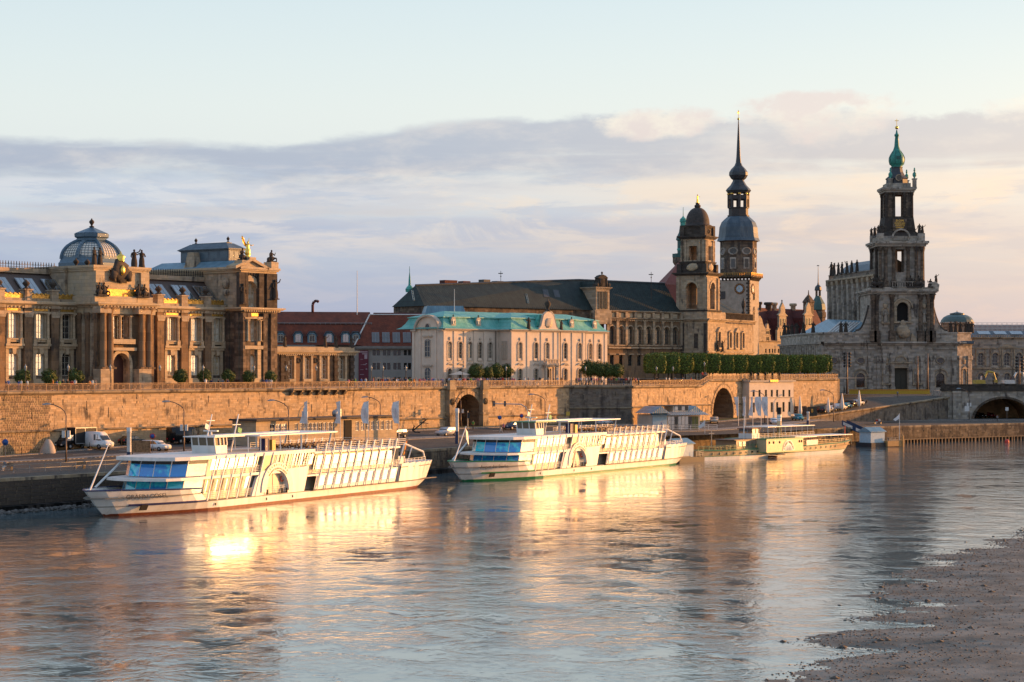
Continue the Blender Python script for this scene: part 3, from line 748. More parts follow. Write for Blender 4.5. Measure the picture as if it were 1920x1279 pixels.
FR=Fr(PXw((62,468)),468,math.degrees(atan2(54,62)))
rw_l=82.2
rampwall=ashlar_wall('patchy stone wall painted dark for shade, rising along the ramp street below the church',FR,-6,rw_l,Z_Q-.02,lambda x:4.7+4.9*min(1,max(0,x/82.2)),mat='wallshade',string=0,slits=False,course=.5)  # shade on the ramp wall is painted in with the dark stone
mb=MB();o=(lambda:None)
mb.quad((-3000,900,Z_S-.3),(4000,900,Z_S-.3),(9000,20000,Z_S-.3),(-9000,20000,Z_S-.3));mb.quad((-400,330,Z_S-2),(60,560,Z_S-2),(60,905,Z_S-2),(-900,905,Z_S-2))
sobj('far_land',mb,M['land'])
# distant wooded hills on the right
mb=MB();pts=[]
for i in range(80):
 x=-2500+i*100;pts.append((x,6500+900*fbm(x*.0006,2),16+(40+120*(.5+fbm(x*.0011,.5)))*min(1,max(.02,(x-700)/1000))))
for a,b in zip(pts[:-1],pts[1:]):
 mb.quad((a[0],a[1]-900,8),(b[0],b[1]-900,8),(b[0],b[1],b[2]),(a[0],a[1],a[2]));mb.quad((a[0],a[1],a[2]),(b[0],b[1],b[2]),(b[0],b[1]+1500,8),(a[0],a[1]+1500,8))
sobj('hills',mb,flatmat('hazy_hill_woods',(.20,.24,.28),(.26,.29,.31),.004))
# ================================================================ BUILDING KIT
WC={}
def window(b,x,y,z,w,h,rise=0.0,nx=1,nz=2,glass='glass',frame='frame',fw=.09,fd=.12,name='window',rz=0.0):
 """window: frame and glazing bars with the pane as its child; the origin is at the middle of the foot of the pane"""
 k=(round(w,2),round(h,2),round(rise,2),nx,nz,glass,frame,fw)
 if k not in WC:
  f=MB();hs=h-rise;yy0,yy1=-fd,.0
  f.box(-w/2,-w/2+fw,yy0,yy1,0,hs);f.box(w/2-fw,w/2,yy0,yy1,0,hs);f.box(-w/2+fw,w/2-fw,yy0,yy1,0,fw*1.4)
  if rise<=0:f.box(-w/2+fw,w/2-fw,yy0,yy1,h-fw,h)
  for i in range(1,nx+1):
   X=-w/2+w*i/(nx+1);top=hs+(rise*sqrt(max(0,1-(2*X/w)**2))if rise else-fw);f.box(X-fw*.4,X+fw*.4,yy0+.02,yy1,fw*1.4,top)
  for j in range(1,nz+1):
   Z=hs*j/(nz+1)if not rise else hs*j/nz;f.box(-w/2+fw,w/2-fw,yy0+.03,yy1,Z-fw*.4,Z+fw*.4)
  g=MB();
  if rise:
   n=10;g.poly([(-w/2,0,0),(w/2,0,0)]+[(w/2*cos(pi*i/n),0,hs+rise*sin(pi*i/n))for i in range(n+1)])
  else:g.quad((-w/2,0,0),(w/2,0,0),(w/2,0,h),(-w/2,0,h))
  WC[k]=(f.mesh(name,M[frame]),g.mesh('pane',M[glass]))
 o=link(name,WC[k][0],b,(x,y,z),rz);p=link('pane',WC[k][1],o);return o
def molding(mb,x0,x1,y,z,d=.5,h=.5,m=0,ends=True):
 """a projecting cornice with a stepped profile on the face y (towards -y)"""
 pr=[(y,z),(y-d*.35,z),(y-d*.45,z+h*.3),(y-d*.85,z+h*.55),(y-d,z+h*.6),(y-d,z+h*.9),(y-d*.9,z+h),(y,z+h)]
 mb.prism(pr,'x',x0,x1,m)
def moldx(mb,y0,y1,x,z,d=.5,h=.5,m=0):
 """same on a side face at x, projecting to -x"""
 pr=[(x,z),(x-d*.35,z),(x-d*.45,z+h*.3),(x-d*.85,z+h*.55),(x-d,z+h*.6),(x-d,z+h*.9),(x-d*.9,z+h),(x,z+h)]
 mb.prism(pr,'y',y0,y1,m)
def ring(mb,x0,x1,y0,y1,z,d,h,m=0):
 """cornice running round a block"""
 for dd,a,b in((d*.4,0,.35),(d*.75,.35,.6),(d,.6,1)):mb.box(x0-dd,x1+dd,y0-dd,y1+dd,z+h*a,z+h*b,m)
def dentils(mb,x0,x1,y,z,n,w=.28,d=.3,h=.3,m=0):
 for i in range(n):
  c=x0+(x1-x0)*(i+.5)/n;mb.box(c-w/2,c+w/2,y-d,y,z,z+h,m)
def balusters(mb,x0,x1,y,z,h=1.0,sp=.5,th=.28,m=0):
 mb.box(x0,x1,y-.05,y+th+.05,z+h-.16,z+h,m);mb.box(x0,x1,y-.03,y+th+.03,z,z+.14,m)
 n=max(1,int((x1-x0)/sp))
 for i in range(n):
  c=x0+(x1-x0)*(i+.5)/n;mb.box(c-.09,c+.09,y+.04,y+th-.04,z+.14,z+h-.16,m)
def column(r,h,seg=12):
 mb=MB();mb.cbox(0,0,0,r*2.7,r*2.7,h*.03);mb.lathe([(r*1.25,h*.03),(r*1.25,h*.045),(r,h*.06),(r*1.02,h*.4),(r*.86,h*.9),(r*1.0,h*.91)],seg)
 mb.lathe([(r*.9,h*.91),(r*1.15,h*.94),(r*1.45,h*.975)],8,ph=pi/8,sm=False);mb.cbox(0,0,h*.975,r*2.9,r*2.9,h*.025);return mb
def statue_mb(v=0,seed=0):
 """robed standing figure, 1 unit tall"""
 random.seed(100+seed);mb=MB();pr=[]
 for t,r in((0,.17),(.05,.165),(.2,.15),(.38,.135),(.52,.115),(.6,.10),(.7,.115),(.78,.125),(.83,.09),(.855,.045),(.87,.04)):pr.append((r*random.uniform(.92,1.08),t))
 mb.lathe(pr,9,sx=1.0,sy=.75,ph=random.uniform(0,1));mb.lathe([(.0,.86),(.045,.88),(.058,.925),(.045,.975),(0,.995)],8)
 s=1 if seed%2 else-1
 if v==0:P=[((s*.11,0,.79),(s*.2,-.05,.62),(s*.12,-.14,.55)),((-s*.11,0,.79),(-s*.17,-.03,.6),(-s*.1,-.1,.48))]
 elif v==1:P=[((s*.11,0,.79),(s*.24,-.03,.86),(s*.3,-.05,1.02)),((-s*.11,0,.79),(-s*.17,-.03,.6),(-s*.12,-.1,.48))]
 else:P=[((s*.11,0,.79),(s*.24,-.05,.7),(s*.36,-.12,.74)),((-s*.11,0,.79),(-s*.19,0,.62),(-s*.1,-.1,.6))]
 for a,b,c in P:mb.tube(a,b,.035,6,.03);mb.tube(b,c,.03,6,.022)
 mb.lathe([(.2,-.06),(.2,0),(.17,.0)],4,ph=pi/4,sm=False);return mb
def seated_mb(seed=0):
 """seated or crouching sculpture group, 1 unit tall"""
 random.seed(300+seed);mb=MB();mb.box(-.3,.3,-.25,.25,-.05,.1)
 mb.blob(0,0,.3,.26,.24,.24,rnd=.2,seg=8);mb.blob(0,.03,.6,.15,.14,.24,rnd=.12,seg=8);mb.blob(.02,-.01,.9,.075,.08,.1,rnd=.05,seg=7)
 s=1 if seed%2 else-1
 mb.tube((s*.12,0,.72),(s*.3,-.08,.55),.05,6,.04);mb.tube((s*.3,-.08,.55),(s*.36,-.1,.78),.04,6,.03);mb.tube((-s*.12,0,.72),(-s*.26,-.1,.5),.05,6,.04)
 mb.tube((s*.1,-.1,.3),(s*.28,-.3,.32),.08,6,.06);mb.tube((s*.28,-.3,.32),(s*.3,-.3,.02),.06,6,.04);mb.blob(-s*.3,0,.2,.14,.16,.2,rnd=.25,seg=6);return mb
ST=[statue_mb(i%3,i).mesh('statue',M['soot'])for i in range(6)];SE=[seated_mb(i).mesh('statue_group',M['soot'])for i in range(3)]
random.seed(11)
def statue(b,x,y,z,h,k=None,rz=0.0,mesh=None):
 o=link('statue',mesh or ST[random.randrange(6)if k is None else k%6],b,(x,y,z),rz);o.scale=(h*1.15,h*1.15,h);return o
def sgroup(b,x,y,z,h,k=0,rz=0.0):
 o=link('statue_group',SE[k%3],b,(x,y,z),rz);o.scale=(h*1.1,)*3;return o
def vase_mb(h=1.0,r=.3):
 mb=MB();mb.lathe([(r*.9,0),(r*.9,.1*h),(r*.4,.16*h),(r*.35,.24*h),(r*.9,.5*h),(r*1.0,.62*h),(r*.7,.72*h),(r*.75,.76*h),(r*.35,.84*h),(r*.12,1.0*h)],10);return mb
def finial(b,x,y,z,h=1.2,r=.35,mat='soot'):
 k=('fin',h,r,mat)
 if k not in WC:WC[k]=vase_mb(h,r).mesh('finial',M[mat])
 return link('finial',WC[k],b,(x,y,z))
def house(name,label,cat,fr):return thing(name,label,cat,(fr.X,fr.Y,0),fr.rz)
# ================================================================ ART ACADEMY
FA=Fr(0,316,37.0)
ac=house('academy_building','ornate soot streaked sandstone academy with glass dome and gilded angel, on the left','palace',FA)
U,Zf=FA.u,FA.z
zC0,zC1=26.4,27.5
s_=U(99)-U(49)
def academy_bay(x0,x1,y,wl=True,wu=1.75,glu='blind',gll='blind',lower=True):
 """one bay between pilasters: tall upper window over an arched lower one, pale framed"""
 c=(x0+x1)/2;mb=MB();w=wu/2
 mb.bay(x0,x1,13.4,zC0,y,.7,[(c-w,c+w,15.7,19.5,w*.8),(c-w,c+w,21.6,25.5)],0,1)
 mb.build('wall',[M['rust'],M['sandm']],ac)
 t=MB()
 for s in(-1,1):
  t.box(c+s*(w+.05)if s>0 else c-w-.62,c+w+.62 if s>0 else c-(w+.05),y-.22,y,15.2,19.9);t.box(c+s*(w+.05)if s>0 else c-w-.75,c+w+.75 if s>0 else c-(w+.05),y-.2,y,21.2,25.6)
  t.box(c+s*(w+.45)-.34,c+s*(w+.45)+.34,y-.72,y-.2,20.75,21.5)
 n=8;r0,r1=w+.05,w+.62;rise=w*.8;zs=19.5-rise
 t.box(c-w-.85,c+w+.85,y-.5,y,20.0,20.35);t.box(c-w-.7,c+w+.7,y-.34,y,14.3,15.2);t.prism([(c-.3,19.1),(c-.4,20.0),(c+.4,20.0),(c+.3,19.1)],'y',y-.5,y)
 mb_arc=[(c-w*cos(pi*i/n),zs+rise*sin(pi*i/n))for i in range(n+1)]
 for s in(0,1):
  h_=mb_arc[:n//2+1]if s==0 else mb_arc[n//2:]
  X=c-w-.62 if s==0 else c+w+.62
  pr=([(X,19.99),(X,zs)]if s==0 else[])+h_+([(X,zs),(X,19.99)]if s==1 else[(c,19.99)])
  if s==1:pr=pr+[(c,19.99)]
  t.prism(pr,'y',y-.2,y)
 t.box(c-w-.95,c+w+.95,y-.75,y,20.36,20.74);t.box(c-w-.8,c+w+.8,y-.6,y,21.38,21.6);t.box(c-w-1.0,c+w+1.0,y-.7,y,25.61,25.85);t.box(c-w-.9,c+w+.9,y-.3,y,25.86,zC0)
 t.box(c-w-.3,c+w+.3,y-.4,y-.2,21.0,21.38)
 t.build('window_surround',M['sand'],ac)
 g=MB();g.box(c-w-.5,c+w+.5,y-.36,y-.3,25.95,26.3);g.build('gilt_panel',M['goldp'],ac)
 for s in(-1,1):link('column',COLM,ac,(c+s*(w+.45),y-.46,21.5))
 window(ac,c,y+.3,21.6,wu,3.9,0,1,3,glu,fw=.06);window(ac,c,y+.3,15.7,wu,3.8,w*.8,1,3,gll,fw=.06)
COLM=column(.24,4.1).mesh('column',M['sand'])
def academy_pil(c,y,w=.75):
 mb=MB();mb.box(c-w,c+w,y-.55,y,15.0,zC0-.05);mb.box(c-w-.15,c+w+.15,y-.7,y,13.4,14.99)
 for z in(16.9,18.6,20.3,22.0,23.7):mb.box(c-w-.03,c+w+.03,y-.60,y-.551,z,z+1.45)
 mb.build('pilaster',M['brown'],ac);k=MB();k.box(c-w-.12,c+w+.12,y-.74,y-.2,zC0-.04,zC0+.45);k.prism([(c-w,24.9),(c-w-.25,25.9),(c+w+.25,25.9),(c+w,24.9)],'y',y-.8,y-.61);k.build('capital',M['sandm'],ac)
def academy_wing(pxa,pxb,pils,y=0.0,glass=None):
 xa,xb=U(pxa,y),U(pxb,y);ed=[xa]+pils+[xb]
 for i,(a,b)in enumerate(zip(ed[:-1],ed[1:])):
  if b-a<3:
   m_=MB();m_.quad((a,y,13.4),(b,y,13.4),(b,y,zC0),(a,y,zC0));m_.build('wall',M['rust'],ac);continue
  academy_bay(a,b,y,glu=(glass or{}).get(i,'blind'),gll=(glass or{}).get(i,'blind'))
 for p in pils:academy_pil(p,y)
 mb=MB();molding(mb,xa,xb,y,zC0,1.15,1.1);dentils(mb,xa,xb,y-.35,zC0-.02,int((xb-xa)/.75),.32,.35,.32);mb.build('cornice',M['sand'],ac)
 at=MB();at.box(xa,xb,y-.35,y+.5,zC1,zC1+.45);
 for p in pils:at.box(p-.7,p+.7,y-.6,y+.6,zC1,zC1+1.7);at.box(p-.85,p+.85,y-.75,y+.75,zC1+1.7,zC1+1.9)
 at.build('attic',M['sandm'],ac)
 for p in pils:finial(ac,p,y,zC1+1.9,1.5,.62)
 for a,b in zip(ed[:-1],ed[1:]):
  g=MB();k=a+.8;g.box(a+.75,b-.75,y-.2,y-.1,zC1+.46,zC1+1.15)
  while k<b-1.2:g.blob(k+.3,y-.18,zC1+1.15,.38,.12,.22,rnd=.3,seg=6,rings=3);k+=.9
  if b-a>3:g.build('gilt_frieze',M['goldp'],ac)
  # mansard roof with skylights
 yr0,yr1,zr0,zr1=y+.9,y+5.4,zC1+.3,32.2
 r=MB();r.quad((xa,yr0,zr0),(xb,yr0,zr0),(xb,yr1,zr1),(xa,yr1,zr1));r.quad((xa,yr1+.0,zr1+.7),(xb,yr1,zr1+.7),(xb,18,zr1+.9),(xa,18,zr1+.9));r.build('roof',m_c('brown_slate_roof',(.085,.058,.045),.6),ac)
 c=MB();c.box(xa,xb,yr1-.4,yr1+.3,zr1,zr1+.8);c.build('roof_cornice',M['sandm'],ac)
 q=MB()
 k=xa
 while k<xb:q.box(k-.04,k+.04,yr1-.1,yr1-.02,zr1+.8,zr1+1.9);q.box(k-.12,k+.12,yr1-.09,yr1-.03,zr1+1.5,zr1+1.6);k+=.55
 q.box(xa,xb,yr1-.09,yr1-.03,zr1+.95,zr1+1.02);q.box(xa,xb,yr1-.09,yr1-.03,zr1+1.35,zr1+1.42);q.build('roof_railing',M['iron'],ac)
 sl=radians(90)-atan2(yr1-yr0,zr1-zr0)
 for a,b in zip(ed[:-1],ed[1:]):
  if b-a<3:continue
  for dx in(-.95,.95):
   f=MB();f.box(-.85,.85,0,3.9,-.02,.14)
   o=f.build('skylight',M['galv'],ac,((a+b)/2+dx,yr0+.75*cos(sl)-.1,zr0+.75*sin(sl)+.2));o.rotation_euler=(sl,0,0)
   g=MB();g.box(-.72,-.04,.15,3.75,.14,.17);g.box(.04,.72,.15,3.75,.14,.17);g.build('pane',M['skyl'],o)
pl=[U(49)-s_*3,U(49)-s_*2,U(49)-s_,U(49),U(99)]
academy_wing(-220,147,pl,glass={5:'glassd'})
pr_=[U(297),U(342),U(386)]
academy_wing(284,424,pr_,glass={})
b_=MB();xa,xb=U(-220),U(520);b_.box(xa,xb,.9,19,13.4,zC1);b_.build('rear_block',M['sandm'],ac)
# ---- centre block with portal
yF=-5.8;x0,x1=U(188,yF),U(291,yF);zf=lambda px,py:Zf(px,py,yF)
zc=zf(190,575);zct=zf(190,566)
cxp=U(227,yF);mb=MB()
mb.bay(x0,x1,13.4,zc,yF+.3,1.4,[(cxp-1.75,cxp+1.75,13.45,zf(227,662),1.75),(cxp-1.75,cxp+1.75,zf(227,635),zf(227,592))],0,1)
mb.quad((x0,yF+.3,13.4),(x0,yF+.3,zc),(x0,.0,zc),(x0,0,13.4),2);mb.quad((x1,0,13.4),(x1,0,zc),(x1,yF+.3,zc),(x1,yF+.3,13.4),0)
mb.build('wall',[M['brown'],M['sandm'],M['sandm']],ac)
cm=MB();ring(cm,x0,x1,yF+.3,.2,zc,1.0,zct-zc);dentils(cm,x0,x1,yF-.3,zc-.1,int((x1-x0)/.7),.3,.3,.3);cm.box(x0-.15,x1+.15,yF+.1,.1,zc-1.1,zc);cm.build('cornice',M['sand'],ac)
pcol=column(.55,zc-zf(200,692),14).mesh('column',M['brown'])
for px in(193,206,265,279):
 u=U(px,yF-.7);link('column',pcol,ac,(u,yF-.75,zf(px,692)))
for a,b in((189,210),(261,284)):
 pd=MB();pd.box(U(a,yF-1.5),U(b,yF-1.5),yF-1.5,yF+.3,13.4,zf(200,692));pd.build('pedestal',M['sandm'],ac);pd=MB();pd.box(U(a,yF-1.5),U(b,yF-1.5),yF-1.4,yF+.29,zc-1.05,zc+.01);pd.build('entablature_block',M['sandm'],ac)
 # side pilasters of the block (facing left)
sp_=MB()
for v in(-5.0,-2.9,-.9):sp_.box(x0-.3,x0,v-.45,v+.45,15.6,zc-.9);sp_.box(x0-.4,x0,v-.6,v+.6,zc-1.9,zc-.9)
sp_.box(x0-.7,x0,yF+.3,0,13.4,15.6);sp_.build('side_pilaster',M['brown'],ac)
dr=MB();dr.box(cxp-1.75,cxp+1.75,yF+1.4,yF+1.6,13.4,zf(227,662));dr.build('portal_door',m_c('dark_red_wood',(.07,.025,.018),.6),ac)
window(ac,cxp-.95,yF+1.3,zf(227,635),1.5,zf(227,592)-zf(227,635),0,1,4,'blind');window(ac,cxp+.95,yF+1.3,zf(227,635),1.5,zf(227,592)-zf(227,635),0,1,4,'glassd')
link('column',column(.26,zf(227,592)-zf(227,635)).mesh('column',M['sand']),ac,(cxp,yF+.2,zf(227,635)))
for s in(-1,1):link('column',column(.26,zf(227,592)-zf(227,635)).mesh('column',M['sand']),ac,(cxp+s*2.0,yF+.0,zf(227,635)))
ps=MB();zz=zf(227,660);ps.box(cxp-2.9,cxp+2.9,yF-.6,yF+.3,zz+.2,zz+.7);ps.box(cxp-2.5,cxp+2.5,yF-.7,yF-.1,zf(227,645),zf(227,636))
for i in range(10):
 a0_,a1_=pi*i/10,pi*(i+1)/10;r0,r1=1.75,2.35;zs=zf(227,662)-1.75
 ps.prism([(cxp-r0*cos(a0_),zs+r0*sin(a0_)),(cxp-r1*cos(a0_),zs+r1*sin(a0_)),(cxp-r1*cos(a1_),zs+r1*sin(a1_)),(cxp-r0*cos(a1_),zs+r0*sin(a1_))],'y',yF-.15,yF+.3)
for s in(-1,1):ps.box(cxp+s*2.05-.3,cxp+s*2.05+.3,yF-.15,yF+.3,13.4,zs)
ps.build('portal_surround',M['sand'],ac)
# attic over the portal
ax0,ax1=U(176,yF+1),U(276,yF+1);za0=zct;zt_=Zf(200,498,yF+1)
at=MB();at.box(ax0,ax1,yF+1,14,za0,zt_);zg=zt_-.9;ring(at,ax0,ax1,yF+1,14,zg,.5,.9)
for a in(ax0+.9,ax1-.9):at.box(a-.9,a+.9,yF+.5,yF+1,za0,zg)
at.box(ax0+2.6,ax1-2.6,yF+.7,yF+1,za0+2.2,za0+2.5)
at.box(ax0-.5,ax1+.5,yF+.2,3,za0,za0+1.0);at.build('attic',M['sand'],ac)
gp=MB();gp.box(ax0+2.7,ax1-2.7,yF+.85,yF+.99,za0+1.0,za0+2.2);gp.build('gilt_panel',M['goldp'],ac)
lft=MB();lx=U(122,1.5);lft.box(lx,ax0,1.5,14,zC1,zt_-.4);ring(lft,lx,ax0-.5,1.5,14,zt_-1.0,.45,.9);lft.box(lx+1.2,lx+3.2,1.38,1.5,zC1+1.5,zt_-1.6);lft.build('side_attic',M['sandm'],ac)
# coat of arms
co=MB();cx_=U(229,yF+.3);zz=Zf(229,508,yF);co.blob(cx_,yF+.6,zz,2.0,.5,1.9,rnd=.25,seg=9,rings=6);co.blob(cx_-1.6,yF+.5,zz-.8,.8,.5,.9,rnd=.3);co.blob(cx_+1.6,yF+.5,zz-.8,.8,.5,.9,rnd=.3);co.build('coat_of_arms',M['soot'],ac)
co=MB();co.blob(cx_,yF+.15,zz+.1,.55,.3,.85,rnd=.12,seg=9);co.lathe([(.6,zz+1.6),(.65,zz+1.8),(.5,zz+1.9),(.75,zz+2.3),(.5,zz+2.6),(.12,zz+2.8),(.1,zz+3.1),(0,zz+3.2)],10,cx_,yF+.6);co.build('gilt_crown',M['gold'],ac)
for px,dz,k in((179,0,0),(190,0,3),(254,0,1),(268,0,2)):statue(ac,U(px,yF+1),yF+1.3,zt_,2.95,k,rz=(.5 if px<200 else-.4))
for px,k in((188,0),(197,1),(262,2),(273,0)):sgroup(ac,U(px,yF),yF+.3,za0+1.0,2.0,k)
for px in(148,169):finial(ac,U(px,1.5),2.2,zt_,1.4,.5)
# ---- eight-sided glass dome
dc=(U(172,7),7.0);zb=Zf(172,495,7.0);ztop=Zf(172,447,7.0);k8=pi/8
R=5.25;prof=[]
for i in range(9):
 t=i/8*radians(62);prof.append((R*cos(t)*1.0,zb+.7+(ztop-zb-1.2)*sin(t)/sin(radians(62))))
M['bluedome']=worn('blue_grey_dome_lead',(.10,.165,.22),.4,var=.2);dm=MB();dm.lathe([(R+.5,zb-1.6),(R+.5,zb),(R+.3,zb+.2),(R+.1,zb+.7)],8,*dc,ph=k8,sm=False)
rt_=prof[-1][0];dm.lathe([(rt_+.05,prof[-1][1]-.1),(rt_+.25,prof[-1][1]+.1),(rt_+.1,ztop),(rt_+.5,ztop+.15),(rt_+.55,ztop+.7),(rt_+.2,ztop+.8)],8,*dc,ph=k8,sm=False)
zt2=Zf(172,424,7);dm.lathe([(rt_+.4,ztop+.8),(.3,zt2-.2),(.25,zt2)],8,*dc,ph=k8,sm=False);dm.build('dome_frame',M['bluedome'],ac)
rb=MB()
for i in range(8):
 a=k8+i*pi/4
 for(r0,z0),(r1,z1)in zip(prof[:-1],prof[1:]):rb.tube((dc[0]+r0*cos(a),dc[1]+r0*sin(a),z0),(dc[0]+r1*cos(a),dc[1]+r1*sin(a),z1),.33,6)
 # arched lead surround above each glazed field and glazing bars
 for j in range(8):
  (r0,z0),(r1,z1)=prof[j],prof[j+1]
  a2=a+pi/4;p0=Vector((dc[0]+r0*cos(a),dc[1]+r0*sin(a),z0));q0=Vector((dc[0]+r0*cos(a2),dc[1]+r0*sin(a2),z0))
  rb.tube(p0,q0,.04,4)
 for f in(.14,.28,.42,.58,.72,.86):
  L_=[Vector((dc[0]+r*cos(a),dc[1]+r*sin(a),z)).lerp(Vector((dc[0]+r*cos(a+pi/4),dc[1]+r*sin(a+pi/4),z)),f)for r,z in prof]
  rb.path(L_,.035,4)
 for f0,f1 in((.0,.5),(.5,1.0)):
  for j,(lo,hi)in enumerate(((6,8),)):
   pass
rb.build('dome_ribs',M['bluedome'],ac)
gl_=MB();gl_.lathe([(r-.06,z)for r,z in prof],8,*dc,ph=k8,sm=False,cap=False);gl_.build('dome_glass',m_c('milky_dome_glass',(.80,.72,.60),.25),ac)
ld=MB()
for i in range(8):
 a=k8+i*pi/4
 P=lambda f,t:Vector((dc[0],dc[1],0))+(lambda r,z:Vector((r*cos(a),r*sin(a),z)).lerp(Vector((r*cos(a+pi/4),r*sin(a+pi/4),z)),f))(*[(prof[int(t)][k]*(1-(t-int(t)))+prof[min(8,int(t)+1)][k]*(t-int(t)))+(.03 if k==0 else 0)for k in(0,1)])
 n=8
 for s in range(n):
  f0,f1=s/n,(s+1)/n
  g=lambda f:5.6+1.1*sqrt(max(0,1-((f-.5)/.42)**2))if abs(f-.5)<.42 else 4.2
  ld.add([P(f0,min(8,g(f0))),P(f1,min(8,g(f1))),P(f1,8),P(f0,8)],[(0,1,2,3)])
 g2=lambda f:1.9-1.3*sqrt(max(0,1-((f-.5)/.42)**2))if abs(f-.5)<.42 else 2.4
 for s in range(n):
  f0,f1=s/n,(s+1)/n;ld.add([P(f0,0),P(f1,0),P(f1,g2(f1)),P(f0,g2(f0))],[(0,1,2,3)])
ld.build('dome_cladding',M['bluedome'],ac)
finial(ac,dc[0],dc[1],zt2-.2,1.5,.45,'soot')
# ---- right pavilion
yP=-4.2;p0,p1=U(452,yP),U(520,yP);zp=lambda px,py:Zf(px,py,yP)
zpc,zpt,zpa=zp(480,584),zp(480,577),zp(480,512)
mid=U(472,yP);mb=MB()
mb.bay(p0,p1,13.4,zpc,yP,.8,[(mid-1.0,mid+1.0,15.7,zp(472,664),.8),(mid-1.05,mid+1.05,zp(472,640),zp(472,600))],0,1)
mb.quad((p0,yP,13.4),(p0,yP,zpc),(p0,0,zpc),(p0,0,13.4));mb.quad((p1,20,13.4),(p1,20,zpc),(p1,yP,zpc),(p1,yP,13.4));mb.build('wall',[M['rust'],M['sandm']],ac)
window(ac,mid,yP+.6,15.7,2.0,zp(472,664)-15.7,.8,1,3,'blind');window(ac,mid,yP+.6,zp(472,640),2.1,zp(472,600)-zp(472,640),0,1,3,'blind',fw=.06)
t=MB()
for s in(-1,1):
 t.box(mid+s*1.6-.42,mid+s*1.6+.42,yP-.3,yP,15.2,20.2);t.box(mid+s*1.55-.4,mid+s*1.55+.4,yP-.28,yP,20.9,zp(472,598));
t.box(mid-2.3,mid+2.3,yP-.6,yP,20.25,20.85);t.box(mid-2.2,mid+2.2,yP-.6,yP,zp(472,598),zp(472,594));t.box(mid-2.1,mid+2.1,yP-.3,yP,14.4,15.2)
t.build('window_surround',M['sand'],ac)
for s in(-1,1):link('column',column(.26,zp(472,600)-zp(472,640)).mesh('column',M['sand']),ac,(mid+s*1.55,yP-.55,zp(472,640)))
pl_=MB()
for px in(456,462,494,508):
 u=U(px,yP);pl_.box(u-.5,u+.5,yP-.5,yP,14.9,zpc-.3);pl_.box(u-.62,u+.62,yP-.65,yP,13.4,14.9);pl_.box(u-.6,u+.6,yP-.62,yP,zpc-1.1,zpc-.3)
for v in(-3.4,-1.0):pl_.box(p0-.35,p0,v-.5,v+.5,14.9,zpc-.3)
pl_.build('pilaster',M['rust'],ac)
cn=MB();ring(cn,p0,p1,yP,20,zpc,1.05,zpt-zpc);dentils(cn,p0,p1,yP-.4,zpc-.1,16,.3,.3,.3);cn.build('cornice',M['sand'],ac)
gm=MB();gm.box(mid-1.4,mid+1.4,yP-.2,yP-.05,zp(472,593),zp(472,587));gm.build('gilt_panel',M['goldp'],ac)
# upper storey with the great arched window, gable and open sky round it
um=U(471,yP);ua=MB();ww=1.75;ztA=zp(471,527)
ua.bay(p0+.4,p1-.4,zpt,zpa,yP+.4,1.0,[(um-ww,um+ww,zp(471,576),ztA,ww)],0,1)
zb_=zpt;yb=21;ua.quad((p0+.4,yP+.4,zb_),(p0+.4,yP+.4,zpa),(p0+.4,yb,zpa),(p0+.4,yb,zb_));ua.quad((p1-.4,yb,zb_),(p1-.4,yb,zpa),(p1-.4,yP+.4,zpa),(p1-.4,yP+.4,zb_));ua.build('upper_wall',[M['sandm'],M['sand']],ac)
window(ac,um,yP+1.2,zp(471,576),ww*2,ztA-zp(471,576),ww,4,5,'blind',fw=.07)
vs=MB()
for r0,r1,dd in((ww,ww+.55,.25),(ww+.6,ww+1.0,.1)):
 for i in range(12):
  a0_,a1_=pi*i/12,pi*(i+1)/12;zs=ztA-ww
  vs.prism([(um-r0*cos(a0_),zs+r0*sin(a0_)),(um-r1*cos(a0_),zs+r1*sin(a0_)),(um-r1*cos(a1_),zs+r1*sin(a1_)),(um-r0*cos(a1_),zs+r0*sin(a1_))],'y',yP+.4-dd,yP+.4)
vs.build('arch_moulding',M['sand'],ac)
pc=MB()
for px,w in((452.5,.8),(460,.4),(488,.6),(504,.8),(513,.6)):u=U(px,yP);pc.box(u-w,u+w,yP-.35,yP+.4,zpt,zpa)
pc.build('upper_pilaster',M['soot'],ac)
rg=MB();ring(rg,p0+.4,p1-.4,yP+.4,yb,zpa,.8,1.0)
for u in(p0+.9,p1-.9):rg.box(u-.9,u+.9,yP-.3,yP+1.6,zpa+1.0,zpa+2.1)
gbz=zpa+.6;gp_=[(um-4.1,gbz),(um,gbz+1.5),(um+4.1,gbz),(um+4.1,gbz+.5),(um+.8,gbz+1.7),(um+.8,gbz+2.1),(um-.8,gbz+2.1),(um-.8,gbz+1.7),(um-4.1,gbz+.5)]
rg.prism(gp_,'y',yP-.4,yP+2.0);rg.prism([(um-4.0,gbz),(um+4.0,gbz),(um,gbz+1.45)],'y',yP+.2,yP+1.9);rg.build('gable',M['sand'],ac)
for u,k in((p0+.9,0),(p1-.9,1)):sgroup(ac,u,yP+.6,zpa+2.1,2.0,k)
for px,py,k in((452,560,0),(512,552,1)):statue(ac,U(px,yP),yP-.5,zp(px,py+8),3.4,k)
og=MB()
for i in range(14):a=pi*(i+.5)/14;og.blob(um-2.9*cos(a),yP+.3,ztA-ww+.2+2.9*sin(a),.45,.3,.42,rnd=.3,seg=6,rings=3)
og.build('carved_garland',M['soot'],ac)
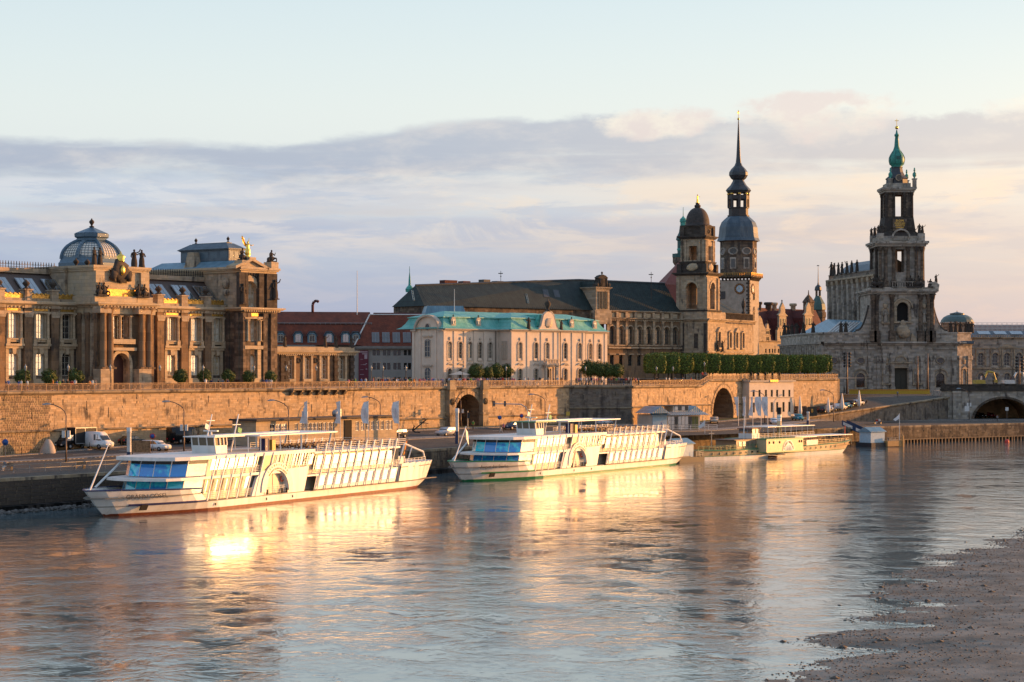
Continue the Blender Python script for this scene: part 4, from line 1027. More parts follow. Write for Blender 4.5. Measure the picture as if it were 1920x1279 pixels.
# gilded winged figure
an=MB();az_=gbz+2.1;H=zp(470,447)-az_
an.lathe([(.62,0),(.55,.15),(.45,.25),(.60,.6),(.62,1.0),(.52,1.5),(.36,1.95),(.42,2.3),(.34,2.6),(.12,2.72)],10,sx=1,sy=.8);an.blob(0,0,2.93,.2,.2,.25,rnd=.03,seg=8)
an.tube((.3,0,2.5),(.95,-.1,2.35),.11,6,.09);an.tube((.95,-.1,2.35),(1.5,-.1,2.5),.08,6,.06);an.tube((-.2,0,2.5),(.05,-.1,3.1),.1,6,.08);an.tube((.05,-.1,3.1),(.25,-.1,3.75),.08,6,.05)
for s,xx in((1,-.25),(1,-.05)):
 pts=[(0,0),(-.45,.25),(-.95,1.0),(-1.25,1.9),(-1.2,2.1),(-.85,1.75),(-.6,1.2),(-.3,.75),(0,.5)]
 an.prism([(xx+a*.95,2.05+b*.95)for a,b in pts],'y',.25+.1*(xx+.2),.36+.1*(xx+.2))
 for j in range(5):an.tube((xx-.3-.16*j,.2,2.5+.25*j),(xx-.75-.1*j,.25,3.1+.27*j),.07,5,.03)
o=an.build('gilded_angel',M['gold'],ac,(um-.1,yP+.7,az_));o.scale=(1.12*H/4.1,)*3;o['label']='gilded winged angel raising one arm'
# roof with lantern
rx0,rx1,ry0,ry1,rz0=p0+.6,p1-.6,yP+2.2,yb-.4,zpa+.95
rf=MB();rf.hip(rx0,rx1,ry0,ry1,rz0,rz0+1.4,2.2,2.0);rf.build('hip_roof',M['bluelead'],ac)
lz=rz0+1.4;lx0,lx1,ly0,ly1=rx0+2.1,rx1-2.1,ry0+3.5,ry1-7.0
ln=MB();ln.box(lx0,lx1,ly0,ly1,lz,lz+1.9);ring(ln,lx0,lx1,ly0,ly1,lz+1.9,.45,.3);ln.hip(lx0-.4,lx1+.4,ly0-.4,ly1+.4,lz+2.2,lz+3.2,1.3,1.9);ln.box(lx0+1.2,lx1-1.2,ly0+1.7,ly1-1.7,lz+3.2,lz+3.35)
ln.build('lantern',M['slate'],ac)
lw=MB();n=5
for i in range(n):
 a=ly0+(ly1-ly0)*(i+.12)/n;b=ly0+(ly1-ly0)*(i+.88)/n;lw.quad((lx0-.03,a,lz+.5),(lx0-.03,b,lz+.5),(lx0-.03,b,lz+1.65),(lx0-.03,a,lz+1.65));
for i in range(3):
 a=lx0+(lx1-lx0)*(i+.12)/3;b=lx0+(lx1-lx0)*(i+.88)/3;lw.quad((a,ly0-.03,lz+.5),(b,ly0-.03,lz+.5),(b,ly0-.03,lz+1.65),(a,ly0-.03,lz+1.65))
lw.build('lantern_pane',m_c('blue_grey_lantern_glass',(.07,.12,.16),.3),ac)
for v in(ly0+2,ly1-2):finial(ac,(lx0+lx1)/2,v,lz+3.35,1.1,.3,'soot')
ch=MB();cy_=FA.v(362,p0+2);ch.hip(p0+1,p0+3.4,cy_-1.6,cy_+1.6,zpa+1,zpa+1.6,.2,.2);ch.hip(p0+1.2,p0+3.2,cy_-1.3,cy_+1.3,zpa+1.6,zpa+4.0,.25,.5);ch.build('chimney',M['sandm'],ac)
mc=MB();mv=FA.v(425,p0+.4);mc.blob(p0+.25,mv,zpt+4.3,.25,.9,1.0,rnd=.2,seg=8);mc.blob(p0+.25,mv,zpt+2.7,.22,.7,.6,rnd=.2,seg=7);mc.build('cartouche',M['sandm'],ac)
for dpx in(16,8):pass
# ================================================================ LOW ANNEX beside the academy
FX2=Fr(519,385,43);an_=house('annex_pavilion','low sandstone pavilion with roof statues and dark banded piers beside the academy','pavilion',FX2)
A=lambda px:FX2.u(px);zA=lambda px,py:FX2.z(px,py)
ztop_a,zc_a=zA(560,650),zA(560,664)
wx=[544,576,607,640];ed=[519,560,592,623,664]
wm=MB();
for i,c in enumerate(wx):
 u=A(c);wm.bay(A(ed[i]),A(ed[i+1]),13.4,zc_a,0,.6,[(u-.75,u+.75,14.9,zA(c,668),.75)],0,1)
wm.quad((A(519),12,13.4),(A(519),12,ztop_a),(A(519),0,ztop_a),(A(519),0,13.4));wm.quad((A(664),0,13.4),(A(664),0,ztop_a),(A(664),12,ztop_a),(A(664),12,13.4));wm.build('wall',[M['brown'],M['sand']],an_)
for i,c in enumerate(wx):
 sr=MB();u=A(c);window(an_,u,.5,14.9,1.5,zA(c,668)-14.9,.75,1,4,'glass')
 for s in(-1,1):sr.box(u+s*1.05-.22,u+s*1.05+.22,-.25,0,13.8,zA(c,667))
 sr.box(u-1.4,u+1.4,-.4,0,zA(c,667),zA(c,665));sr.box(u-1.2,u+1.2,-.35,0,14.4,14.9);sr.build('window_surround',M['sand'],an_)
co=MB();ring(co,A(519),A(664),0,12,zc_a,.8,.7);co.box(A(519),A(664),-.1,12,zc_a+.7,ztop_a);dentils(co,A(519),A(664),-.3,zc_a-.2,40,.22,.25,.2);co.build('cornice',M['sand'],an_)
for c in(528,536,628,658):
 pb=MB();u=A(c)
 for j in range(9):z=13.5+j*(zc_a-13.5)/9;h=(zc_a-13.5)/9;k=.55 if j%2 else.42;pb.box(u-k,u+k,-.5 if j%2 else-.38,0,z,z+h-.02)
 pb.build('banded_pier',M['soot'],an_)
for px,k in((535,0),(611,1),(631,2),(660,3)):statue(an_,A(px),.2,ztop_a,2.2,k)
for c in(560,592):
 rn=MB();u=A(c);rn.lathe([(.55,-.08),(.55,.08),(.35,.08),(.35,-.08)],14,cap=False);o=rn.build('roundel',M['soot'],an_,(u,-.12,zA(c,676)));o.rotation_euler=(pi/2,0,0)
 # ================================================================ RED ROOFED HOUSES behind
FR1=Fr(519,430,80);rh=house('red_roofed_house','long house with red tiled mansard roof and a row of blue dormers behind the annex','house',FR1)
R1=lambda px:FR1.u(px);z1=lambda px,py:FR1.z(px,py)
xa,xm,xb=R1(505),R1(599),R1(700);ze,zr=z1(600,647),z1(600,583);zk=z1(600,608)
wl=MB();wl.box(R1(505),R1(703),.4,14,13.4,ze);wl.build('wall',M['grey'],rh)
rf=MB()
for a,b,dy in((xa,xm,0.0),(xm,xb,0.0)):
 rf.quad((a,-.5,ze),(b,-.5,ze),(b,2.6,zk),(a,2.6,zk));rf.quad((a,2.6,zk+.25),(b,2.6,zk+.25),(b,7,zr),(a,7,zr));rf.quad((a,7,zr),(b,7,zr),(b,14,ze),(a,14,ze))
rf.prism([(xm-1.4,0),(xm,-3.2),(xb-6,-3.2),(xb,0)],'z',ze-.01,ze)
rf.build('roof',M['tile'],rh)
rr=MB();k=xa
rr.box(xa,xb,2.45,2.55,zk+.35,zk+.42);rr.box(xa,xb,2.45,2.55,zk+.15,zk+.2)
while k<xb:rr.box(k-.03,k+.03,2.45,2.55,zk,zk+.42);k+=1.1
rr.build('snow_guard',M['galv'],rh)
ev=MB();ev.box(xa,xb,-.7,.4,ze-.4,ze+.02);ev.build('eaves',M['greyd'],rh)
dmesh=MB();w,h=.95,2.3
dmesh.prism([(-w,0),(w,0),(w,h*.7),(w*.5,h),(-w*.5,h),(-w,h*.7)],'y',-.05,2.4);dme=dmesh.mesh('dormer',M['bluelead'])
cap_=MB();cap_.prism([(-w-.2,h*.66),(-w*.55,h+.12),(w*.55,h+.12),(w+.2,h*.66),(w+.2,h*.74),(w*.6,h+.3),(-w*.6,h+.3),(-w-.2,h*.74)],'y',-.3,2.5);dcap=cap_.mesh('dormer_roof',M['slate'])
for px,g in((526,'glassd'),(559,'glass'),(585,'glassd'),(617,'glass'),(648,'glass'),(667,'glassd')):
 o=link('dormer',dme,rh,(R1(px),-.1,ze+.35));link('dormer_roof',dcap,o);window(o,0,-.08,.25,1.2,1.7,.3,1,1,g)
FR2=Fr(668,432,84);r2=house('grey_walled_house','plain grey house with small paired windows under a red roof with skylights','house',FR2)
R2=lambda px:FR2.u(px);z2=lambda px,py:FR2.z(px,py)
ze2,zr2=z2(720,649),z2(720,589);xa,xb=R2(664),R2(800)
wl=MB();rows=[(656.5,666.5),(680.5,693),(707,720)];cols=[]
px=705;
xs_=[]
for c in(705.5,725,744.5,764):xs_+=[c-.0-3.9,c+3.9]
edg=[664]+[(xs_[i]+xs_[i+1])/2 for i in range(len(xs_)-1)]+[800]
for i,c in enumerate(xs_):
 u=R2(c);wl.bay(R2(edg[i]),R2(edg[i+1]),13.4,ze2,0,.35,[(u-.33,u+.33,z2(c,b),z2(c,a))for a,b in rows[:2]]+[(u-.33,u+.33,13.5,z2(c,707))])
 for a,b in rows[:2]:window(r2,u,.3,z2(c,b),.66,z2(c,a)-z2(c,b),0,0,0,'glassd','framed',fw=.05)
wl.quad((xa,12,13.4),(xa,12,ze2),(xa,0,ze2),(xa,0,13.4));wl.build('wall',M['grey'],r2)
rf=MB();rf.quad((xa,-.5,ze2),(xb,-.5,ze2),(xb,5.5,zr2),(xa+3.5,5.5,zr2));rf.add([(xa,-.5,ze2),(xa+3.5,5.5,zr2),(xa,11,ze2)],[(0,1,2)]);rf.quad((xa+3.5,5.5,zr2),(xb,5.5,zr2),(xb,11,ze2),(xa,11,ze2));rf.build('roof',M['tile'],r2)
q=MB();q.tube((xa,-.5,ze2+.05),(xa+3.5,5.5,zr2+.05),.15,5);q.tube((xa+3.5,5.5,zr2+.05),(xb,5.5,zr2+.05),.14,5);q.build('ridge_flashing',M['whited'],r2)
q=MB();q.box(xa,xb,-.8,.1,ze2-.55,ze2+.0);q.build('eaves',M['greyd'],r2)
sl=atan2(zr2-ze2,6.0)
for c in(701,708,720.5,727.5,740,747,759.5,767):
 f=MB();o=link('skylight',WC.setdefault('sk',(lambda m_:(m_.box(-.38,.38,0,2.9,0,.12),m_.mesh('skylight',M['galv']))[1])(MB())),r2,(R2(c),-.5+cos(sl)*.9,ze2+sin(sl)*.9+.04));o.rotation_euler=(sl,0,0)
 link('pane',WC.setdefault('skp',(lambda m_:(m_.box(-.32,.32,.1,2.8,.12,.14),m_.mesh('pane',m_c('grey_skylight_pane',(.16,.15,.14),.35)))[1])(MB())),o)
bn=MB();bn.box(-1.05,1.05,-.05,.05,0,1);o=bn.build('banner',m_c('wine_red_banner',(.17,.028,.045),.7),None,FR2.w(R2(681.5)-.1,-.35)+(13.6,));o.location=(*FR2.w(R2(681.5),-.35),z2(681,714));o.rotation_euler=(0,0,FR2.rz);o.scale=(1,1,z2(681,657)-z2(681,714));tag(o,'tall wine red exhibition banner hanging on the grey house wall','banner')
pr=MB()
for a,b,c,d in((-.85,.9,.93,.965),(-.3,.85,.87,.9),(.2,.8,.72,.86),(-.2,.5,.52,.54),(-.7,-.1,.70,.71),(-.7,.0,.36,.37),(-.6,.2,.52,.53),(-.75,.1,.2,.215)):pr.box(a,b,-.07,-.051,c,d)
pr.box(.45,.75,-.07,-.051,.37,.40);pr.box(.45,.75,-.07,-.051,.55,.575);pr.build('printed_text',m_c('banner_print',(.55,.40,.42),.7),o)
# flagpole and stove pipe on the red roofs
mb=MB();mb.tube((0,0,0),(0,0,9.5),.12,6,.06);o=mb.build('flagpole',M['whited'],None,(*FR2.w(R2(671),5.5),zr2));tag(o,'thin white flagpole standing on the ridge of the red roofs','flagpole')
mb=MB();mb.path([(0,0,-1),(0,0,1.6),(.3,0,2.2),(.9,0,2.4),(1.3,0,2.1)],.3,7);o=mb.build('vent_pipe',M['tiled'],None,(*FR1.w(R1(591),7),zr));tag(o,'bent red ventilation pipe on the left red roof','pipe')
bb=MB();FB=Fr(700,446,86);bb.quad((0,0,zr2-3),(26,0,zr2-3),(26,4,zr2+.8),(0,4,zr2+.8));bb.box(0,26,4,9,zr2-3,zr2+.8);o=bb.build('back_roof',M['tiled'],None,(FB.X,FB.Y,0),FB.rz);tag(o,'dark red rear roof with blue skylights between the red house and the green roofed hall','house')
for i in range(3):
 s_k=MB();s_k.hip(6+i*6,10+i*6,1,4,zr2-1.5,zr2+.4,.6,.6);s_k.build('roof_light',M['bluelead'],o)
 # ================================================================ CREAM PALACE WITH GREEN COPPER ROOF
FS=Fr(831,405,45);se=house('cream_palace','cream baroque palace with turquoise copper mansard roof and round topped windows','palace',FS)
S,zS=FS.u,FS.z
zE,zK,zR=zS(831,617),zS(831,594),zS(831,581)
DM=3.6
def sek_windows(cs,y,surround=True,ends=None,door=None):
 e=ends;edges=[e[0]]+[(a+b)/2 for a,b in zip(cs[:-1],cs[1:])]+[e[1]];wm=MB()
 for i,c in enumerate(cs):
  w=.55;wm.bay(edges[i],edges[i+1],13.4,zE,y,.35,[(c-w,c+w,14.2,16.9,.5),(c-w,c+w,19.0,22.3,.5)],0,1)
  window(se,c,y+.28,14.2,1.1,2.7,.5,1,3,'glassd',fw=.06);window(se,c,y+.28,19.0,1.1,3.3,.5,1,4,'glass' if i%2==0 else 'glassd',fw=.06)
  t=MB()
  for s in(-1,1):t.box(c+s*.68-.12,c+s*.68+.12,y-.12,y,13.9,16.5);t.box(c+s*.68-.12,c+s*.68+.12,y-.12,y,18.6,21.9)
  for zz in(16.4,21.8):
   for j in range(6):
    a0_,a1_=pi*j/6,pi*(j+1)/6;t.prism([(c-.56*cos(a0_),zz+.5*sin(a0_)),(c-.8*cos(a0_),zz+.75*sin(a0_)),(c-.8*cos(a1_),zz+.75*sin(a1_)),(c-.56*cos(a1_),zz+.5*sin(a1_))],'y',y-.12,y)
  t.blob(c,y-.08,22.95,.32,.14,.34,rnd=.2,seg=7,rings=4)
  t.prism([(c-.85,17.6),(c-.5,18.0),(c,18.15),(c+.5,18.0),(c+.85,17.6),(c+.5,17.75),(c-.5,17.75)],'y',y-.28,y);t.box(c-.75,c+.75,y-.2,y,18.45,18.6)
  t.build('window_surround',M['creamd'],se)
 return wm
def lesenes(us,y,m='cream'):
 t=MB()
 for u in us:t.box(u-.38,u+.38,y-.13,y,13.4,zE-.25);t.box(u-.42,u+.42,y-.18,y,13.4,14.1)
 t.build('lesene',M[m],se)
u0,u1=0.0,S(928,0);m0=S(958,-DM);m1=S(1097,-DM);uE=S(1138,0)
c1=[S(px,0)for px in(843,863,881,900,919)]
w_=sek_windows(c1,0,ends=(u0,m0));w_.build('wall',[M['cream'],M['creamd']],se)
lesenes([u0+.4,S(853,0),S(872,0),S(890.5,0),S(909,0)],0)
c2=[S(px,-DM)for px in(975,1005,1026,1060,1087)]
w_=sek_windows(c2,-DM,ends=(m0,m1));w_.quad((m0,0,13.4),(m0,-DM,13.4),(m0,-DM,zE),(m0,0,zE));w_.quad((m1,-DM,13.4),(m1,0,13.4),(m1,0,zE),(m1,-DM,zE));w_.build('wall',[M['cream'],M['creamd']],se)
lesenes([m0+.4,S(990,-DM),S(1016,-DM),S(1040,-DM),S(1074,-DM),m1-.4],-DM)
c3=[S(px,0)for px in(1107,1124)]
w_=sek_windows(c3,0,ends=(m1,uE));w_.quad((uE,0,13.4),(uE,14,13.4),(uE,14,zE),(uE,0,zE));w_.build('wall',[M['cream'],M['creamd']],se)
lesenes([S(1115.5,0),uE-.4],0)
# side window of the forward block and the end facade (turned from the sun)
def side_window(x,y,z,w,h,rise,g='glassd'):
 o=window(se,x,y,z,w,h,rise,1,3,g,rz=-pi/2);return o
for z,h in((14.2,2.7),(19.0,3.3)):
 side_window(m0-.04,-DM/2,z,1.1,h,.5)
 t=MB();t.box(m0-.1,m0-.02,-DM/2-.8,-DM/2+.8,z-.3,z+h+.25);t.build('window_surround',M['creamd'],se)
D=FS.v(773.5,0);gbz_=zE+.0
ew=MB();cy=D/2;n=12
ew.quad((0,D,13.4),(0,0,13.4),(0,0,zE),(0,D,zE));pts=[(0,cy-3.3*cos(pi*i/n),zE+2.6*sin(pi*i/n))for i in range(n+1)];ew.poly(pts);ew.build('end_wall',M['cream'],se)
t=MB()
for v in(.35,D-.35,cy-2.3,cy+2.3):t.box(-.14,0,v-.35,v+.35,13.4,zE-.2)
t.build('lesene',M['cream'],se)
t=MB()
for i in range(n):
 a0_,a1_=pi*i/n,pi*(i+1)/n;t.prism([(cy-3.3*cos(a0_),zE+2.6*sin(a0_)),(cy-3.75*cos(a0_),zE+2.95*sin(a0_)),(cy-3.75*cos(a1_),zE+2.95*sin(a1_)),(cy-3.3*cos(a1_),zE+2.6*sin(a1_))],'x',-.5,.6)
t.box(-.45,0,-.2,cy-3.2,zE-.35,zE);t.box(-.45,0,cy+3.2,D+.2,zE-.35,zE);t.box(-.3,0,cy-1.4,cy+1.4,17.3,17.7);t.box(-.3,0,cy-1.4,cy+1.4,23.3,23.55);t.build('cornice',M['creamd'],se)
o=side_window(-.03,cy,13.5,1.7,3.6,.7);o=side_window(-.03,cy,19.2,1.7,3.6,.3)
t=MB();t.lathe([(.78,0),(.78,.12),(.6,.12),(.6,0)],16,cap=False);o=t.build('round_frame',M['creamd'],se,(-.02,cy,zE+.5));o.rotation_euler=(0,-pi/2,0)
t=MB();t.disc(.6,.04);q=t.build('pane',M['glassd'],o)
# cornice
t=MB();molding(t,0,m0,0,zE-.35,.6,.5);molding(t,m0-.3,m1+.3,-DM,zE-.35,.6,.5);molding(t,m1,uE,0,zE-.35,.6,.5);moldx(t,-DM,0,m0,zE-.35,.6,.5);t.build('cornice',M['creamd'],se)
# mansard
def mansard(mb,x0,x1,y0,y1,cl=False,cr=False):
 P=[(x0,y0),(x1,y0),(x1,y1),(x0,y1)]
 zs=[zE+.12,zE+.5,zE+1.3,zK];ins=[0,.75,1.4,2.0]
 for(za,ia),(zb,ib)in zip(list(zip(zs,ins))[:-1],list(zip(zs,ins))[1:]):
  A_=[(x0+ia,y0+ia,za),(x1-ia,y0+ia,za),(x1-ia,y1-ia,za),(x0+ia,y1-ia,za)];B_=[(x0+ib,y0+ib,zb),(x1-ib,y0+ib,zb),(x1-ib,y1-ib,zb),(x0+ib,y1-ib,zb)]
  for i in range(4):mb.quad(A_[i],A_[(i+1)%4],B_[(i+1)%4],B_[i])
 i2=1.75;W=(y1-y0)/2-.2
 mb.hip(x0+i2,x1-i2,y0+i2,y1-i2,zK+.12,zR,W-i2,W-i2)
 mb.box(x0+i2-.1,x1-i2+.1,y0+i2-.1,y1-i2+.1,zK-.08,zK+.12)
rf=MB();mansard(rf,-.6,uE+.5,-.6,13.5);mansard(rf,m0-.6,m1+.6,-DM-.6,12.9);rf.build('roof',M['copper'],se)
# dormers with oval openings
dm_=MB();dm_.prism([(-.6,0),(.6,0),(.6,1.3),(.35,1.75),(-.35,1.75),(-.6,1.3)],'y',0,.3);dmm=dm_.mesh('dormer',M['creamd'])
dr_=MB();dr_.prism([(-.75,1.25),(-.4,1.85),(.4,1.85),(.75,1.25),(.75,.1),(-.75,.1)],'y',.3,2.6);drm=dr_.mesh('dormer_roof',M['copperp'])
for px,y in((853,0),(900,0),(940,-1),(1010,-DM),(1075,-DM),(1118,0)):
 if px==1010 or px==940:continue
 o=link('dormer',dmm,se,(S(px,y),y+.35,zE+.7));link('dormer_roof',drm,o);window(o,0,-.02,.3,.6,1.0,.3,0,1,'glass')
 finial(o,0,.15,1.75,.6,.16)
 # curved gable over the entrance with urn, portal and statues
uc=S(1027,-DM);g=MB();pr_g=[(-3.4,0),(-2.9,.35),(-2.3,1.0),(-1.9,2.2),(-1.5,3.3),(-.8,3.9),(0,4.1),(.8,3.9),(1.5,3.3),(1.9,2.2),(2.3,1.0),(2.9,.35),(3.4,0)]
g.prism([(uc+a,zE-.1+b*1.0)for a,b in pr_g],'y',-DM-.35,-DM+.3);g.build('gable',M['cream'],se)
g2=MB()
for(a,b),(c,d)in zip(pr_g[:-1],pr_g[1:]):g2.tube((uc+a,-DM-.25,zE-.05+b),(uc+c,-DM-.25,zE-.05+d),.17,5)
g2.build('gable_moulding',M['creamd'],se)
g3=MB();g3.blob(uc,-DM-.35,zE+1.6,1.2,.22,1.0,rnd=.25,seg=10,rings=6);g3.build('relief',M['creamd'],se)
g4=MB();g4.hip(uc-3.2,uc+3.2,-DM+.2,2,zE+.9,zE+3.3,1.1,.2);g4.build('gable_roof',M['copperp'],se)
finial(se,uc,-DM,zE+4.0,2.6,.7);statue(se,S(990,-DM),-DM-.2,zE+.1,2.6,2);statue(se,S(1051,-DM),-DM-.2,zE+.1,2.2,4)
pt=MB();pt.box(uc-1.9,uc+1.9,-DM-1.5,-DM,17.6,17.9);pt.box(uc-1.5,uc+1.5,-DM-1.2,-DM,17.3,17.6);balusters(pt,uc-1.9,uc+1.9,-DM-1.5,17.9,1.0,.45)
for s in(-1,1):pt.box(uc+s*1.55-.22,uc+s*1.55+.22,-DM-1.15,-DM-.75,13.5,17.3);pt.blob(uc+s*1.7,-DM-1.2,17.9,.45,.35,.7,rnd=.25)
pt.build('portal',M['creamd'],se);pq=MB();pq.box(uc-1.0,uc+1.0,-DM-.05,-DM-.01,13.5,16.9);pq.build('entrance_door',M['dark'],se)
for px,y in((929,-.15),(1097,-.15),(1050,-DM-.1)):
 dp=MB();dp.tube((S(px,y),y-.12,13.5),(S(px,y),y-.12,zE-.2),.09,6);dp.build('downpipe',M['framed'],se)
fl=MB();fl.tube((0,0,0),(0,0,4.9),.1,6,.05);fl.build('flagpole',M['whited'],se,(S(852,6),6,zR-.3))
GB=Fr(790,440,80);gb=MB();zq=GB.z(820,586);gb.hip(0,GB.u(883),0,8,zq-3,GB.z(820,573),1.5,1.5);o=gb.build('grey_metal_roof',M['bluelead'],None,(GB.X,GB.Y,0),GB.rz);tag(o,'pale grey metal roof just behind the turquoise palace roof','house')
# ================================================================ HALL WITH THE GREAT DARK GREEN ROOF, FACADE AND TOWER
FL=Fr(1276,503,50);ha=house('parliament_hall','sandstone hall with vast dark green copper roof and domed square corner tower','palace',FL)
L,zL=FL.u,FL.z
zE=zL(1210,584);zRr=zL(1210,530);uL=L(1138);ur0=L(735)+1.0
cs=[L(px)for px in(1147.5,1164.7,1181.6,1198.8,1215.7,1232.5,1249.5,1265.5)]
edg=[uL]+[(a+b)/2 for a,b in zip(cs[:-1],cs[1:])]+[0]
zw0,zw1,zl0,zl1,zb0,zb1=zL(1200,645),zL(1200,612),zL(1200,686),zL(1200,666),zL(1200,654),zL(1200,647)
wm=MB();t=MB()
for i,c in enumerate(cs):
 w=min(.95,(edg[i+1]-edg[i])*.3)
 wm.bay(edg[i],edg[i+1],13.4,zE,0,.8,[(c-w*.75,c+w*.75,zl0,zl1),(c-w,c+w,zw0,zw1,w)],0,1)
 window(ha,c,.6,zw0,round(2*w,1),zw1-zw0,round(w,1),1,3,'glass' if i>0 else 'glassd','framed',fw=.07);window(ha,c,.5,zl0,round(1.5*w,1),zl1-zl0,0,1,2,'glassd','framed',fw=.07)
 for j in range(8):
  a0_,a1_=pi*j/8,pi*(j+1)/8;zz=zw1-w;t.prism([(c-w*1.02*cos(a0_),zz+w*1.02*sin(a0_)),(c-w*1.35*cos(a0_),zz+w*1.35*sin(a0_)),(c-w*1.35*cos(a1_),zz+w*1.35*sin(a1_)),(c-w*1.02*cos(a1_),zz+w*1.02*sin(a1_))],'y',-.18,0)
 t.box(c-w*1.1,c+w*1.1,-.3,0,zl1+.05,zl1+.35)
 k=MB();k.box(c-.75,c+.75,-.06,-.01,zE-1.55,zE-.55);k.build('mosaic_panel',M['sand'],ha)
wm.build('wall',[M['brown'],M['sandm']],ha);t.build('window_surround',M['sandm'],ha)
for i,e in enumerate(edg):
 p_=MB();p_.box(e-.35,e+.35,-.45,0,zb1,zE-2.2);p_.box(e-.45,e+.45,-.55,0,zE-2.6,zE-2.2);p_.box(e-.4,e+.4,-.4,0,zE-1.8,zE-.3);p_.build('pilaster',M['sandm'],ha)
t=MB();molding(t,uL,0,0,zE-2.2,.9,.5);dentils(t,uL,0,-.25,zE-2.45,40,.3,.45,.25);molding(t,uL,0,0,zE-.35,.6,.4);t.box(uL,0,-.6,0,zb0,zb0+.4);t.box(uL,0,-.35,0,zb1-.25,zb1);t.build('cornice',M['sandm'],ha)
# roof
rd=6.2;ur0=FL.u(738,2*rd);uh=max(ur0+1,FL.u(779,rd));zr_l=FL.z(779,535,rd);zr_r=FL.z(1255,532,rd);ugab=L(1122)
def zrd(u):return zr_l+(zr_r-zr_l)*(u-uh)/(FL.u(1255,rd)-uh)
zr_m=FL.z(1075,524.5,rd)
hw=MB();hw.quad((ur0,1,13.4),(uL,1,13.4),(uL,1,zE),(ur0,1,zE));hw.quad((ur0,2*rd,13.4),(ur0,1,13.4),(ur0,1,zE),(ur0,2*rd,zE));hw.build('rear_wall',M['rust'],ha)
rf=MB();uR=.5;ue2=FL.u(1275,rd)
um_=FL.u(1085,rd)
rf.quad((ur0-.5,.3,zE),(um_,.3,zE),(um_,rd,zr_m),(uh,rd,zr_l));rf.quad((um_,.3,zE),(uR,.3,zE),(uR,rd,zr_r),(um_,rd,zr_m))
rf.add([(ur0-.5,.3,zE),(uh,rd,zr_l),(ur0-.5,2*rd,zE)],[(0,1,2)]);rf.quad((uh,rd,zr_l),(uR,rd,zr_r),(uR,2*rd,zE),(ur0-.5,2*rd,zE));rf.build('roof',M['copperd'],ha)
t=MB();k=ur0+.3
nrm=Vector((0,-(zr_m-zE),rd-.3)).normalized()
while k<uR-1:
 s0=Vector((k,.3,zE+.02));
 s1=Vector((k+2.0,rd,(zr_l+(zr_m-zr_l)*max(0,(k-uh)/(um_-uh))if k<um_ else zr_m+(zr_r-zr_m)*(k-um_)/(uR-um_))+.02))
 if k<uh-2:f=(k-ur0)/(uh-2-ur0+.01);s1=Vector((ur0,.3,zE)).lerp(Vector((uh,rd,zr_l)),max(.02,min(1,f)))+Vector((0,0,.03))
 t.tube(s0,s1,.045,3);k+=.62
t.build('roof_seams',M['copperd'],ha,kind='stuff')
t=MB();t.tube((uh,rd,zr_l),(um_,rd,zr_m),.25,6);t.tube((um_,rd,zr_m),(uR,rd,zr_r),.25,6);t.build('ridge_cap',M['lead'],ha)
for px in(844,870,908,932,950,1010,1040):
 q=MB();u=FL.u(px,rd+2);h=random.uniform(.7,1.3);q.box(u-random.uniform(.8,2.4),u+random.uniform(.8,2),rd+1,rd+3,zrd(u)-1,zrd(u)+h);q.build('roof_vent',M['tiled']if px<900 else M['lead'],ha)
for px,w in((782,1.0),(997,.5)):
 q=MB();u=L(px)
 kz=(zr_m-zE)/(rd-.3)
 for s in(-.2,.2):q.tube((u+s,1.2,zE+.9*kz+.1),(u+s+.9,3.0,zE+2.7*kz+.1),.05,4)
 for j in range(7):f=j/6;q.tube((u-.2+.9*f,1.2+1.8*f,zE+(.9+1.8*f)*kz+.1),(u+.2+.9*f,1.2+1.8*f,zE+(.9+1.8*f)*kz+.1),.04,4)
 q.build('roof_ladder',M['bluelead'],ha)
for px in(1024,1044):
 q=MB();u=FL.u(px,3.2);z0_=zE+(zr_m-zE)*2.2/(rd-.3);
 q.add([(u-1.2,2.5,z0_+.1),(u+.5,2.5,z0_+.1),(u+1.2,4.0,z0_+.1+1.5*(zr_m-zE)/(rd-.3)),(u-.5,4.0,z0_+.1+1.5*(zr_m-zE)/(rd-.3))],[(0,1,2,3)]);q.build('roof_hatch',M['lead'],ha)
 # big stone dormer with scrolled gable
gd=MB();a,b=L(1111),L(1142);zg0,zg1,zg2=zE-2.5,zL(1126,542),zL(1126,516)
gd.box(a,b,-.9,5,zE-3.3,zE+.0);gd.box(a+.5,b-.5,-.7,7,zE,zg1);ring(gd,a+.4,b-.4,-.8,5,zg1,.4,.45);gd.build('dormer_base',M['sandm'],ha)
mw=(a+b)/2;
for d_ in(-1.1,0,1.1):window(ha,mw+d_,-.74,zE+.3,.65 if d_ else.9,zg1-zE-.9,0,0,1,'glassd','framed')
gq=MB();zz=zg1+.45;H=zg2-zz;W=(b-a)/2-.5
gq.prism([(mw-W,zz),(mw-W*.95,zz+H*.25),(mw-W*.6,zz+H*.4),(mw-W*.62,zz+H*.72),(mw-W*.75,zz+H*.76),(mw-W*.4,zz+H*.95),(mw,zz+H*1.04),(mw+W*.4,zz+H*.95),(mw+W*.75,zz+H*.76),(mw+W*.62,zz+H*.72),(mw+W*.6,zz+H*.4),(mw+W*.95,zz+H*.25),(mw+W,zz)],'y',-.9,.6)
gq.box(mw-.5,mw+.5,-1.05,-.9,zz+.2,zz+H*.7)
for s in(-1,1):gq.blob(mw+s*W*.85,-.8,zz+H*.2,.4,.4,.5,rnd=.25);gq.tube((mw+s*W*.45,-.95,zz),(mw+s*W*.45,-.95,zz+H*.72),.22,7)
gq.build('dormer_gable',M['soot'],ha);finial(ha,mw,-.4,zg2,.9,.3)
